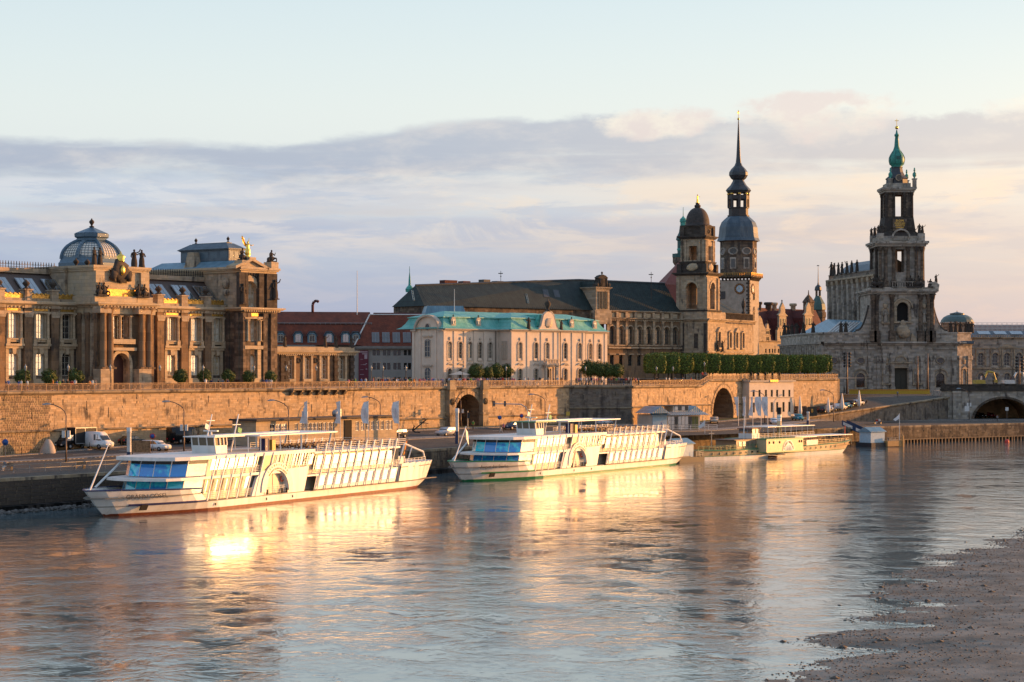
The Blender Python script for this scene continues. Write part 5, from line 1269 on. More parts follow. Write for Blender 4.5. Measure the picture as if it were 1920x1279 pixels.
gr2=MB();gr2.prism([(a+.5,zg1-.3),(mw-1.5,zg1+1.8),(mw+1.5,zg1+1.8),(b-.5,zg1-.3)],'y',.6,9);gr2.build('dormer_roof',M['copperd'],ha)
# ---- block with tower: its own frame
FT=Fr(1327,500,28);tw=link('corner_block',None,ha);
tw.matrix_parent_inverse=Matrix.Identity(4)
Mh=Matrix.Translation((FL.X,FL.Y,0))@Matrix.Rotation(FL.rz,4,'Z');Mt=Matrix.Translation((FT.X,FT.Y,0))@Matrix.Rotation(FT.rz,4,'Z')
REL=Mh.inverted()@Mt;bpy.data.objects.remove(tw)
class Sub:
 """parts drawn in a second frame but hung under the same building"""
 def __init__(s,root,rel):s.r=root;s.rel=rel
 def build(s,mb,name,mats,**kw):o=mb.build(name,mats,s.r,**kw);o.matrix_basis=s.rel.copy();return o
 def put(s,o):o.matrix_basis=s.rel@Matrix.LocRotScale(o.location,o.rotation_euler,o.scale);return o
sb=Sub(ha,REL);T,zT=FT.u,FT.z
ub=T(1413);vb=FT.v(1276);zA0,zA1,zA2=zT(1327,602),zT(1327,597),zT(1327,584)
wc=[T(1347),T(1368),T(1380),T(1392)]
wm=MB();eg=[0,T(1361),T(1374),T(1386),ub];zq0,zq1=zT(1370,650),zT(1370,627)
c=wc[0];sm_=MB()
for i,c in enumerate(wc):
 w=.8 if i==0 else.7
 wm.bay(eg[i],eg[i+1],13.4,zA0,0,.6,[(c-w,c+w,zq0,zq1)],0,1)
 sb.put(window(ha,c,.45,zq0,2*w,zq1-zq0,0,1,2,'glass' if i else 'glassd','framed'))
 sm_=MB();sm_.box(c-w-.45,c-w-.02,-.35,0,zq0-.3,zq1+.4);sm_.box(c+w+.02,c+w+.45,-.35,0,zq0-.3,zq1+.4);sm_.box(c-w-.7,c+w+.7,-.5,0,zq0-.7,zq0-.3)
 sm_.prism([(c-w-.8,zq1+.5),(c+w+.8,zq1+.5),(c,zq1+1.7 if i in(0,2)else zq1+1.0)],'y',-.55,0);sb.build(sm_,'window_surround',M['sand'])
wm.quad((0,vb+1,13.4),(0,0,13.4),(0,0,zA0),(0,vb+1,zA0));wm.quad((ub,0,13.4),(ub,14,13.4),(ub,14,zA0),(ub,0,zA0));wm.quad((0,0,zA0),(ub,0,zA0),(ub,14,zA0),(0,14,zA0));sb.build(wm,'wall',[M['sandm'],M['brown']])
t=MB();ring(t,0,ub,0,12,zA0,.8,zA1-zA0);dentils(t,T(1362),ub,-.3,zA0-.3,18,.28,.4,.3);t.box(.1,ub-.1,.2,.8,zA1,zA2);t.box(.1,.8,.8,vb,zA1,zA2);t.box(0,ub,-.3,0,zq0-1.6,zq0-1.2);t.box(-.3,0,0,vb,zq0-1.6,zq0-1.2);sb.build(t,'cornice',M['sandm'])
t=MB();t.box(-.12,-.01,2.6,3.6,zq0-.5,zq1);t.box(-.3,0,.2,1.0,13.4,zA0-.5);t.box(-.3,0,vb-1,vb-.1,13.4,zA0-.5);sb.build(t,'side_pilaster',M['soot'])
for u in(wc[0]-1.5,wc[0]+1.5):sb.put(statue(ha,u,-.5,zq0-1.2,2.6,1))
t=MB();balusters(t,T(1362),ub,.0,zA1,zA2-zA1,.6,.4);sb.build(t,'balustrade',M['soot'])
t=MB();t.quad((T(1356),1.0,zA2-.8),(ub-.5,1.0,zA2-.8),(T(1378),8,zT(1358,560,4)+1.0),(T(1352),8,zT(1358,560,4)+1));sb.build(t,'side_roof',M['copperd'])
sb.put(finial(ha,T(1398),.6,zA2,4.2,.55))
# tower stages (x0..x1 by y0..y1), corner at u=.8, v=.8
def zt(py):return PZ(py,501)
tx0,tx1,ty0,ty1=.6,8.4,.6,8.6
def open_stage(name,x0,x1,y0,y1,z0,z1,ow,oz0,oz1,arch,mat,th=.9,mo=1.0):
 """four walls, each pierced by one opening, so the sky shows through"""
 cx,cy=(x0+x1)/2,(y0+y1)/2;m=MB();rs=ow/2 if arch else 0
 m.bay(x0,x1,z0,z1,y0,th,[(cx-ow/2,cx+ow/2,oz0,oz1,rs)]);
 k=MB();k.bay(-x1,-x0,z0,z1,-y1,th,[(-cx-ow/2,-cx+ow/2,oz0,oz1,rs)]);m.add([(-a,-b,c)for a,b,c in k.v],k.f)
 k=MB();k.bay(-y1,-y0,z0,z1,x0,th,[(-cy-ow*mo/2,-cy+ow*mo/2,oz0,oz1,rs*mo)]);m.add([(b,-a,c)for a,b,c in k.v],k.f)
 k=MB();k.bay(y0,y1,z0,z1,-x1,th,[(cy-ow*mo/2,cy+ow*mo/2,oz0,oz1,rs*mo)]);m.add([(-b,a,c)for a,b,c in k.v],k.f)
 # inner faces
 i0,i1,j0,j1=x0+th,x1-th,y0+th,y1-th
 m.bay(i0,i1,z0,z1,j0,.01,[(cx-ow/2,cx+ow/2,oz0,oz1,rs)]);m.bay(i0,i1,z0,z1,j1,.01,[(cx-ow/2,cx+ow/2,oz0,oz1,rs)])
 k=MB();k.bay(j0,j1,z0,z1,0,.01,[(cy-ow*mo/2,cy+ow*mo/2,oz0,oz1,rs*mo)]);m.add([(i0,a,c)for a,b,c in k.v],k.f);m.add([(i1,a,c)for a,b,c in k.v],k.f)
 m.quad((x0,y0,z0),(x1,y0,z0),(x1,y1,z0),(x0,y1,z0));m.quad((x0,y0,z1),(x1,y0,z1),(x1,y1,z1),(x0,y1,z1))
 return sb.build(m,name,mat)
t=MB();t.box(tx0-.3,tx1+.3,ty0-.3,ty1+.3,zA0,zt(581));ring(t,tx0-.3,tx1+.3,ty0-.3,ty1+.3,zt(581)-.5,.4,.5);sb.build(t,'tower_plinth',M['soot'])
open_stage('tower_belfry',tx0,tx1,ty0,ty1,zt(581),zt(516),3.0,zt(579),zt(529),True,M['sandm'],mo=1.0)
t=MB()
for x in(tx0+.45,tx1-.45):
 for dx in(-.3,.35):t.box(x+dx-.28,x+dx+.28,ty0-.3,ty0,zt(581),zt(520))
for y in(ty0+.45,ty1-.45):t.box(tx0-.3,tx0,y-.45,y+.45,zt(581),zt(520));t.box(tx1,tx1+.3,y-.45,y+.45,zt(581),zt(520))
sb.build(t,'tower_pilaster',M['sandm'])
t=MB();ring(t,tx0,tx1,ty0,ty1,zt(516),.95,zt(510.5)-zt(516));sb.build(t,'tower_cornice',M['soot'])
for(a,b,cc)in((0,1,0),):
 t=MB();n=10;
 for side in('y','x'):
  cxx_=(tx0+tx1)/2 if side=='y' else(ty0+ty1)/2;r0,r1=1.55,2.0;zs=zt(529)-1.5
  for j in range(n):
   a0_,a1_=pi*j/n,pi*(j+1)/n;P=[(cxx_-r0*cos(a0_),zs+r0*sin(a0_)),(cxx_-r1*cos(a0_),zs+r1*sin(a0_)),(cxx_-r1*cos(a1_),zs+r1*sin(a1_)),(cxx_-r0*cos(a1_),zs+r0*sin(a1_))]
   if side=='y':t.prism(P,'y',ty0-.18,ty0)
   else:t.prism(P,'x',tx0-.18,tx0)
 sb.build(t,'arch_moulding',M['sand'])
q0,q1,r0_,r1_=tx0+.6,tx1-.6,ty0+.6,ty1-.6
t=MB();t.box(q0,q1,r0_,r1_,zt(510.5),zt(491));ring(t,q0,q1,r0_,r1_,zt(491)-.3,.3,.5)
for x,y in((q0,r0_),(q1,r0_),(q0,r1_),(q1,r1_)):t.box(x-.6,x+.6,y-.6,y+.6,zt(510.5),zt(494))
sb.build(t,'tower_pedestal_stage',M['soot'])
t=MB();t.blob((q0+q1)/2,r0_-.1,zt(500),1.5,.3,1.0,rnd=.2,seg=10);sb.build(t,'cartouche',M['sand']);t=MB();t.blob(q0-.1,(r0_+r1_)/2,zt(500),.3,1.5,1.0,rnd=.2,seg=10);sb.build(t,'cartouche',M['sand'])
e0,e1,f0,f1=q0+.2,q1-.2,r0_+.2,r1_-.2
open_stage('tower_lantern_stage',e0,e1,f0,f1,zt(489),zt(447),2.2,zt(487),zt(460),False,M['sandm'],mo=1.0)
t=MB()
for x in(e0+.3,e0+1.3,e1-1.3,e1-.3):t.box(x-.25,x+.25,f0-.3,f0,zt(489),zt(449))
for y in(f0+.3,f0+1.3,f1-1.3,f1-.3):t.box(e0-.3,e0,y-.25,y+.25,zt(489),zt(449))
t.box(e0+1.0,e1-1.0,f0-.12,f0,zt(459),zt(452));sb.build(t,'tower_pilaster',M['sandm'])
t=MB();ring(t,e0,e1,f0,f1,zt(447),.8,zt(441)-zt(447));sb.build(t,'tower_cornice',M['soot'])
t=MB();t.box(e0+.2,e1-.2,f0+.2,f1-.2,zt(441),zt(424));ring(t,e0+.2,e1-.2,f0+.2,f1-.2,zt(424)-.2,.4,.6)
for x,y in((e0+.4,f0+.4),(e1-.4,f0+.4),(e0+.4,f1-.4),(e1-.4,f1-.4)):t.box(x-.6,x+.6,y-.6,y+.6,zt(441),zt(421))
sb.build(t,'tower_attic',M['soot'])
t=MB();cx_,cy_=(e0+e1)/2,(f0+f1)/2
for s in(-1,1):t.lathe([(.55,-.1),(.55,.1),(.4,.1),(.4,-.1)],12,cap=False)
o=t.build('oculus',M['sandm'],ha,(cx_,f0+.1,zt(432)));o.rotation_euler=(pi/2,0,0);sb.put(o)
zd0,zd1=zt(420),zt(386);rd_=3.05;t=MB();t.lathe([(rd_+.5,zt(422)),(rd_+.5,zd0),(rd_,zd0)]+[(rd_*cos(i/10*pi/2*.93)**.85,zd0+(zd1-zd0)*sin(i/10*pi/2*.93))for i in range(11)]+[(.75,zd1),(.8,zd1+.5),(.5,zd1+.7),(.45,zt(378)),(.65,zt(377.5)),(0,zt(377))],24,cx_,cy_);sb.build(t,'tower_dome',m_c('sooty_stone_dome',(.06,.048,.042),.8,var=.4))
t=MB();o=statue(ha,cx_,cy_,zt(377),zt(361)-zt(377),1,mesh=statue_mb(2,9).mesh('gilded_statue',M['gold']));o.name='gilded_statue';sb.put(o)
random.seed(5)
# trellis and pale blind in the openings
t=MB();t.box((tx0+tx1)/2-1.4,(tx0+tx1)/2-.9,ty0+.9,ty0+1.2,zt(579),zt(538));sb.build(t,'belfry_shutter',M['sand'])
# ================================================================ RED GABLE AND GREEN TURRET behind the tower
FG1=Fr(1246,545,80);g1=MB();z0_,z1_=FG1.z(1260,533),FG1.z(1285,487);x1_=FG1.u(1290)
g1.add([(0,0,z0_),(x1_+3,0,z0_),(x1_+3,5,z1_),(x1_*.85,5,z1_)],[(0,1,2,3)]);g1.box(0,x1_+3,.2,8,10,z0_);g1.add([(0,0,z0_),(x1_*.85,5,z1_),(0,10,z0_)],[(0,1,2)])
o=g1.build('red_gabled_roof',m_c('old_rose_tile',(.22,.075,.06),.8),None,(FG1.X,FG1.Y,0),FG1.rz);tag(o,'steep rose red roof half hidden behind the corner tower','house')
TG=(PX(1281,560),560);zz=lambda py:PZ(py,560)
tg=thing('green_turret','slim green copper turret with balcony left of the corner tower','turret',(*TG,0))
t=MB();t.lathe([(2.0,zz(520)),(2.2,zz(500)),(2.9,zz(492)),(2.9,zz(483))],8,sm=False);t.build('shaft',M['rust'],tg)
t=MB();t.lathe([(3.0,zz(483)),(3.0,zz(476)),(2.7,zz(476))],8,sm=False);t.lathe([(1.6,zz(476)),(1.6,zz(452)),(2.0,zz(450)),(1.9,zz(446)),(1.2,zz(436)),(.95,zz(425)),(.75,zz(424))],8,sm=False);t.build('body',m_c('dark_patina',(.03,.10,.09),.6),tg)
t=MB();t.lathe([(.8,zz(424)),(.8,zz(417)),(1.0,zz(416)),(.9,zz(411)),(.4,zz(408)),(.1,zz(405)),(.06,zz(389)),(0,zz(388))],8,sm=False);t.lathe([(1.65,zz(470)),(1.75,zz(468)),(1.65,zz(466))],8);t.build('copper_cap',M['copperp'],tg)
# ================================================================ PALACE TOWER WITH CLOCK
YH=585;FHm=Fr(1405,YH,24);hm=house('clock_tower','tall square palace tower with gilt clock, octagonal top, dark onion helm and needle spire','tower',FHm)
zh=lambda py:PZ(py,YH);a_=9.6
t=MB();t.box(0,a_*.98,0,a_,8,zh(524));t.build('shaft',worn('pale_plastered_stone',(.40,.345,.275),.85,var=.22,scale=.8,bump=.03),hm)
qn=MB();z=zh(660);i=0
while z<zh(526):
 k=.95 if i%2 else.55;qn.box(-.05,k,-.05,k,z,z+.5);qn.box(-.05,k,a_-k,a_+.05,z,z+.5);i+=1;z+=.56
qn.build('quoin',M['soot'],hm,kind='stuff')
t=MB();t.box(-.9,a_+.9,-.9,a_+.9,zh(519),zh(516));n=9
for i in range(n):
 f=(i+.5)/n*a_;t.prism([(0,zh(526)),(-.9,zh(519)),(0,zh(519))],'x',f-.25,f+.25);t.prism([(0,zh(526)),(-.9,zh(519)),(0,zh(519))],'y',f-.25,f+.25)
t.build('gallery',M['soot'],hm)
t=MB();n=22;h0,h1=zh(518.6),zh(511)
for s in('a','b','c'):
 for i in range(n+1):
  f=-.85+(a_+1.7)*i/n
  if s=='a':t.box(f-.07,f+.07,-.88,-.78,h0,h1)
  elif s=='b':t.box(-.88,-.78,f-.07,f+.07,h0,h1)
  else:t.box(a_+.78,a_+.88,f-.07,f+.07,h0,h1)
for zz_ in(h0+.1,h1):t.box(-.9,a_+.9,-.9,-.76,zz_-.1,zz_);t.box(-.9,-.76,-.76,a_+.9,zz_-.1,zz_);t.box(a_+.76,a_+.9,-.76,a_+.9,zz_-.1,zz_)
t.build('gilt_railing',M['goldp'],hm)
C8=(a_/2,a_/2);r8=5.35;o8=MB();ph=pi/8
o8.lathe([(r8,zh(517)),(r8,zh(452)),(r8+.3,zh(451)),(r8+.7,zh(449))],8,*C8,ph=ph,sm=False);o8.build('octagon',M['rust'],hm)
dk=MB();dk.lathe([(r8+.95,zh(450)),(r8+.55,zh(444)),(r8+.35,zh(436)),(r8+.2,zh(424)),(r8-.4,zh(414)),(r8-1.5,zh(407)),(3.1,zh(403))],8,*C8,ph=ph,sm=False);dk.build('lower_helm',M['slate'],hm)
for i in range(8):
 a=i*pi/4;
 for(py,rr,hh,nm,w)in((470,r8,0,'oval_window',.8),(432,r8*.97,0,'round_window',.95)):
  q=MB();q.lathe([(w*1.45,0),(w*1.4,.25),(w,.25),(w*.95,.0)],14,cap=False);apo=rr*cos(pi/8)
  o=q.build(nm,M['church']if py==470 else M['whited'],hm,(C8[0]+apo*cos(a),C8[1]+apo*sin(a),zh(py)));o.rotation_euler=Vector((cos(a),sin(a),0)).to_track_quat('Z','Y').to_euler();
  if py==470:o.scale=(1.35,1,1)
  q=MB();q.disc(w,.08);q.build('pane',M['glassd'],o)
 q=link('window',WC.setdefault('hw',(lambda m_:(m_.box(-.95,.95,-.18,0,-.2,3.1),m_.mesh('window_frame',M['church']))[1])(MB())),hm,(C8[0]+(r8*cos(pi/8)+.02)*cos(a),C8[1]+(r8*cos(pi/8)+.02)*sin(a),zh(502)),a+pi/2)
 link('pane',WC.setdefault('hwp',(lambda m_:(m_.box(-.55,.55,-.22,-.18,.2,2.7),m_.mesh('pane',M['glassd']))[1])(MB())),q)
lt=MB();r3=2.95;lt.lathe([(3.2,zh(403)),(3.2,zh(401)),(r3-.1,zh(400)),(r3-.1,zh(388)),(r3+.2,zh(387.5)),(r3+.2,zh(386))],8,*C8,ph=ph,sm=False);lt.build('lantern_base',m_c('dark_brown_lead',(.05,.04,.038),.6),hm)
for i in range(8):
 a=ph+i*pi/4;q=MB();q.tube((C8[0]+r3*.95*cos(a),C8[1]+r3*.95*sin(a),zh(386)),(C8[0]+r3*.95*cos(a),C8[1]+r3*.95*sin(a),zh(358)),.42,6);q.build('lantern_post',m_c('dark_brown_lead',0),hm)
lt=MB();lt.lathe([(r3,zh(371.5)),(r3+.1,zh(370)),(r3+.1,zh(364)),(r3,zh(363))],8,*C8,ph=ph,sm=False,cap=False);lt.lathe([(r3-.5,zh(371.5)),(r3-.5,zh(364))],8,*C8,ph=ph,sm=False,cap=False);lt.build('lantern_arcade',m_c('dark_brown_lead',0),hm)
q=MB()
for i in range(8):a=ph+i*pi/4;q.blob(C8[0]+r3*.97*cos(a),C8[1]+r3*.97*sin(a),zh(360.5),.5,.5,.35,rnd=.05)
q.build('gilt_capital',M['gold'],hm)
sp=MB();sp.lathe([(r3+.2,zh(358.5)),(3.7,zh(354)),(3.45,zh(351)),(2.4,zh(344)),(1.75,zh(337)),(1.6,zh(334)),(2.2,zh(331)),(2.75,zh(325)),(2.7,zh(319)),(2.1,zh(313)),(1.2,zh(307)),(.8,zh(301)),(.62,zh(290)),(.12,zh(222)),(.05,zh(219))],8,*C8,ph=ph,sm=False);sp.build('spire',M['lead'],hm)
vn=MB();vn.blob(*C8,zh(218),.35,.35,.4,rnd=.02);vn.tube((*C8,zh(219)),(*C8,zh(201)),.07,5);vn.box(C8[0]-1.1,C8[0]+.6,C8[1]-.06,C8[1]+.06,zh(208),zh(205.5));vn.blob(*C8,zh(204),.22,.22,.25,rnd=.02);vn.build('weathervane',M['gold'],hm)
# clock on the face turned to us and on the sunny face
for side in(0,1):
 q=MB();q.lathe([(1.55,0),(1.55,.12),(1.0,.14),(1.0,0)],28,cap=False);
 loc=(-.06,2.9,zh(541))if side==0 else(3.2,-.06,zh(541));o=q.build('clock',m_c('brown_clock_ring',(.20,.085,.03),.5),hm,loc);o.rotation_euler=(0,-pi/2,0)if side==0 else(pi/2,0,0)
 q=MB();q.disc(.98,.08,24);q.build('dial',m_c('pale_blue_dial',(.42,.55,.62),.4),o)
 q=MB()
 for i in range(12):a=i*pi/6;q.blob(1.28*cos(a),1.28*sin(a),.16,.15,.15,.04,rnd=0,seg=5,rings=2)
 q.tube((0,0,.13),(.55,.35,.13),.05,4);q.tube((0,0,.13),(-.2,.85,.13),.04,4);q.build('clock_hands',M['goldp'],o)
for(y,z_,w,h)in((7.6,zh(560),.7,2.2),(8.3,zh(560),.7,2.2)):
 window(hm,-.05,y,z_,w,h,0,1,1,'glassd','framed',rz=-pi/2)
for z_ in(zh(562),zh(600)):window(hm,a_*.45,-.04,z_,1.1,2.3,0,0,1,'glassd','framed')
t=MB();t.box(a_*.45-.8,a_*.45+.8,-.06,-.01,zh(600)-.2,zh(600)+2.6);t.prism([(a_*.45-1.0,zh(600)+2.6),(a_*.45+1,zh(600)+2.6),(a_*.45,zh(600)+4.0)],'y',-.2,0);t.build('window_surround',M['sandm'],hm)
# ================================================================ CASTLE WING with gables and turret
FK=Fr(1405,700,40);ck=house('castle_wing','sunlit castle wing with scrolled gables, dark red roofs and round chimneys','castle',FK)
K,zK_=FK.u,FK.z
ze_,zrr=zK_(1470,641),zK_(1470,577);k1=K(1560);cs=[1436,1443,1448.5,1453,1460]
wm=MB();eg=[0]+[K((a+b)/2)for a,b in zip(cs[:-1],cs[1:])]+[k1]
for i,c in enumerate(cs):
 u=K(c);wm.bay(eg[i],eg[i+1],8,ze_,0,.4,[(u-.45,u+.45,zK_(c,662),zK_(c,654))]);window(ck,u,.3,zK_(c,662),.9,zK_(c,654)-zK_(c,662),0,0,1,'glass','framed')
wm.build('wall',M['sand'],ck)
t=MB();molding(t,0,k1,0,ze_-.2,.5,.5);t.build('cornice',M['sandm'],ck)
t=MB();t.quad((0,.4,ze_),(k1,.4,ze_),(k1,7,zrr),(0,7,zrr));t.quad((0,7,zrr),(k1,7,zrr),(k1,14,ze_),(0,14,ze_));t.build('roof',M['tiled'],ck)
# big scroll gable at the left joining the clock tower
t=MB();g0=K(1404);P=[(g0,ze_),(K(1433),ze_),(K(1433),zK_(1433,617)),(K(1429),zK_(1429,610)),(K(1426),zK_(1426,598)),(K(1423),zK_(1423,593)),(K(1420),zK_(1420,592)),(g0,zK_(1405,592))]
t.prism(P,'y',-.6,.6);t.build('scroll_gable',M['sand'],ck)
window(ck,K(1415),-.65,zK_(1415,633),1.0,zK_(1415,619)-zK_(1415,633),.5,0,1,'glassd','framed')
def dutch(pa,pb,pbase,ptop,ystep,win=2):
 a,b=K(pa),K(pb);c=(a+b)/2;w=(b-a)/2;z0,z1=zK_(pa,pbase),zK_(pa,ptop);h=z1-z0;g=MB()
 g.prism([(c-w,z0),(c-w,z0+h*.28),(c-w*.8,z0+h*.34),(c-w*.62,z0+h*.36),(c-w*.62,z0+h*.66),(c-w*.8,z0+h*.68),(c-w*.42,z0+h*.74),(c-w*.38,z0+h*.88),(c,z0+h),(c+w*.38,z0+h*.88),(c+w*.42,z0+h*.74),(c+w*.8,z0+h*.68),(c+w*.62,z0+h*.66),(c+w*.62,z0+h*.36),(c+w*.8,z0+h*.34),(c+w,z0+h*.28),(c+w,z0)],'y',ystep,ystep+.8)
 for f,hh in((.34,.25),(.66,.25)):g.box(c-w*.95*(1 if f<.5 else.85),c+w*.95*(1 if f<.5 else.85),ystep-.2,ystep,z0+h*f,z0+h*f+hh)
 g.build('gable',M['sand'],ck)
 g=MB();g.prism([(c-w*.6,z0+h*.2),(c-w*.55,z0+h*.6),(c,z0+h*.8),(c+w*.55,z0+h*.6),(c+w*.6,z0+h*.2)],'y',ystep+.8,6.5);g.build('gable_roof',M['tiled'],ck)
 for dx in(-.28,.28):window(ck,c+dx*w,ystep-.03,z0+h*.08,w*.3,h*.18,0,0,1,'glassd','framed');window(ck,c+dx*w,ystep-.03,z0+h*.42,w*.26,h*.18,.2,0,0,'glassd','framed')
 for dx in(-.9,.9):finial(ck,c+dx*w,ystep+.4,z0+h*.3,1.6,.3)
 finial(ck,c,ystep+.4,z1-.1,1.2,.3)
dutch(1434,1444.5,641,606,-.1);dutch(1456,1477,641,567,-.3)
dutch(1504,1526,641,566,-.3)
for px,w,mt in((1441,1.5,'soot'),(1452,1.1,'sand'),(1487,1.2,'sand'),(1424,.9,'soot')):
 t=MB();u=FK.u(px,7);t.lathe([(w*.75,zrr-1.5),(w*.75,zrr+1.0),(w*1.1,zrr+1.2),(w*1.15,zrr+1.9),(w*.9,zrr+2.1)],12,u,7);t.build('chimney',M[mt],ck)
t=MB();u=FK.u(1516,3);z_=FK.z(1516,568,3);t.lathe([(2.0,z_-4),(2.0,z_),(2.4,z_+.2),(1.3,z_+1.8),(.25,z_+3.0),(.12,z_+4.6)],4,u,3,ph=pi/4,sm=False);t.build('gable_turret',M['rust'],ck)
tt=thing('castle_turret','castle stair turret with green onion dome, open lantern and thin spire','turret',(PX(1534,790),790,0));zz=lambda py:PZ(py,790)
t=MB();t.lathe([(2.9,8),(2.9,zz(596)),(3.2,zz(595)),(3.2,zz(586)),(2.8,zz(585)),(2.7,zz(581))],8,ph=ph,sm=False);t.build('shaft',M['rust'],tt)
t=MB();t.lathe([(3.1,zz(581)),(3.0,zz(577)),(2.7,zz(570)),(1.9,zz(563)),(1.2,zz(557)),(1.1,zz(555))],8,ph=ph,sm=False);t.build('onion',m_c('green_grey_copper',(.06,.12,.10),.55,var=.3),tt)
for i in range(6):
 a=i*pi/3;t=MB();t.tube((.9*cos(a),.9*sin(a),zz(555)),(.9*cos(a),.9*sin(a),zz(545)),.17,5);t.build('lantern_post',M['rust'],tt)
t=MB();t.lathe([(1.3,zz(545)),(1.45,zz(544)),(1.25,zz(538)),(.4,zz(534)),(.2,zz(530)),(.09,zz(505)),(.05,zz(498)),(0,zz(496))],8,ph=ph,sm=False);t.box(-.5,.4,-.04,.04,zz(499),zz(497.5));t.build('spire',M['lead'],tt)
TW2=(PX(768,470),470);z9=lambda py:PZ(py,470);t=MB();t.lathe([(.9,z9(548)),(1.0,z9(542)),(.65,z9(538)),(.3,z9(535)),(.2,z9(520)),(.08,z9(512)),(.05,z9(500)),(0,z9(499))],8,sm=False)
o=t.build('small_green_spire',M['copperp'],None,(*TW2,0));tag(o,'tiny turquoise needle spire above the left end of the dark roof','spire')
for i,(px,py)in enumerate(((939,508),(1221,510))):
 t=MB();t.tube((0,0,-4),(0,0,PZ(py,480)-PZ(530,480)),.06,5);h=PZ(py,480)-PZ(530,480);t.box(-.6,.5,-.04,.04,h-.7,h-.5);t.blob(0,0,h-1.3,.16,.16,.16,rnd=0)
 o=t.build('weathervane',M['iron'],None,(PX(px,480),480,PZ(530,480)));tag(o,('thin weathervane above the middle of the dark green roof' if i==0 else 'thin weathervane just left of the rose red gable'),'weathervane')
 # ================================================================ CATHEDRAL
YC=620;FC=Fr(1690,YC,90);ca=house('cathedral','huge soot dark baroque cathedral with openwork bell tower and green onion top','church',FC)
cx=lambda px,v=0:FC.u(px,v)
zc_=lambda py,v=0:PZ(py,YC+v)
ph=pi/8
g0=Z_S-.2;zA,zB,zBt=zc_(648),zc_(641),zc_(623)
# lower storey front: bays between giant pilasters
def giant(us,y,w=.62,m='church',z0=None,z1=None):
 for u in us:
  t=MB();a,b=(z0 or g0),(z1 or zc_(667));t.box(u-w,u+w,y-.55,y,a+2.0,b);t.box(u-w-.2,u+w+.2,y-.75,y,a,a+2.0);t.prism([(u-w,b-1.6),(u-w-.35,b),(u+w+.35,b),(u+w,b-1.6)],'y',y-.85,y-.56);t.build('pilaster',M[m],ca)
def mold_arch(t,c,r,zs,y,th=.35,d=.2,n=10):
 for j in range(n):
  a0_,a1_=pi*j/n,pi*(j+1)/n;t.prism([(c-r*cos(a0_),zs+r*sin(a0_)),(c-(r+th)*cos(a0_),zs+(r+th)*sin(a0_)),(c-(r+th)*cos(a1_),zs+(r+th)*sin(a1_)),(c-r*cos(a1_),zs+r*sin(a1_))],'y',y-d,y)
def oval(b,c,z,y,w=1.05,sq=.75):
 t=MB();t.lathe([(w*1.35,0),(w*1.3,.3),(w,.3),(w,0)],16,cap=False);o=t.build('oval_window',M['sandm'],b,(c,y,z));o.rotation_euler=(pi/2,0,0);o.scale=(1,sq,1)
 t=MB();t.disc(w,.05);t.build('pane',M['glassd'],o)
def church_bay(xa,xb,y,c,door=True):
 wm=MB();w=1.25;zt_=zc_(700);wm.bay(xa,xb,g0,zA,y,.7,[(c-w,c+w,g0+1.8,zt_,w)],0,0);wm.build('wall',M['church'],ca)
 window(ca,c,y+.55,g0+1.8,2*w,zt_-g0-1.8,w,1,4,'glassd','framed')
 t=MB();mold_arch(t,c,w+.05,zt_-w,y,.45,.3);t.box(c-w-.6,c-w-.05,y-.25,y,g0+1.5,zt_-w);t.box(c+w+.05,c+w+.6,y-.25,y,g0+1.5,zt_-w);mold_arch(t,c,w+.9,zt_-w+.3,y,.35,.45,8);t.build('window_surround',M['sandm'],ca)
 oval(ca,c,zc_(676),y-.02)
FXL,FXR=cx(1545),cx(1795)
yf=0.0
for a,b,c in((1545,1572,1563),(1572,1632,1613.5),(1742,1795,1763)):
 if c==1563:
  church_bay(cx(a),cx(b),0,cx(c));continue
 church_bay(cx(a),cx(b),0,cx(c))
giant([cx(p)for p in(1549,1578,1586,1632,1648,1735,1748,1788)],0)
# centre of the front stands forward slightly with niches and the portal
yc0=-1.2;a,b=cx(1652),cx(1733)
wm=MB();wm.bay(a,b,g0,zA,yc0,1.2,[(cx(1688)-1.95,cx(1688)+1.95,g0,zc_(690.5))],0,0);wm.box(a,a+.01,yc0,0,g0,zA);wm.box(b-.01,b,yc0,0,g0,zA)
wm.quad((cx(1632),0,g0),(a,0,g0),(a,0,zA),(cx(1632),0,zA));wm.quad((b,0,g0),(cx(1742),0,g0),(cx(1742),0,zA),(b,0,zA));wm.build('wall',M['church'],ca)
giant([cx(1672),cx(1705)],yc0,.55);giant([cx(1657),cx(1727)],yc0,.4)
dp=MB();c=cx(1688);dp.box(c-1.9,c-.04,yc0+.9,yc0+1.1,g0,zc_(703));dp.box(c+.04,c+1.9,yc0+.9,yc0+1.1,g0,zc_(703));dp.box(c-1.95,c+1.95,yc0+1.0,yc0+1.15,g0,zc_(690.5))
for s in(-1,1):
 for k in range(2):dp.box(c+s*.95-.6,c+s*.95+.6,yc0+.84,yc0+.9,g0+.5+k*2.4,g0+2.5+k*2.4)
dp.build('portal_door',m_c('green_brown_door',(.055,.048,.032),.7),ca)
t=MB();t.box(c-2.7,c-2.0,yc0-.3,yc0,g0,zc_(690));t.box(c+2.0,c+2.7,yc0-.3,yc0,g0,zc_(690));t.box(c-3.1,c+3.1,yc0-.5,yc0,zc_(690),zc_(687));t.box(c-3.4,c+3.4,yc0-.9,yc0,zc_(681.5),zc_(679));mold_arch(t,c,1.5,zc_(678),yc0,.4,.4);t.box(c-1.9,c+1.9,yc0-.3,yc0,zc_(679),zc_(678));t.build('portal_surround',M['sandm'],ca)
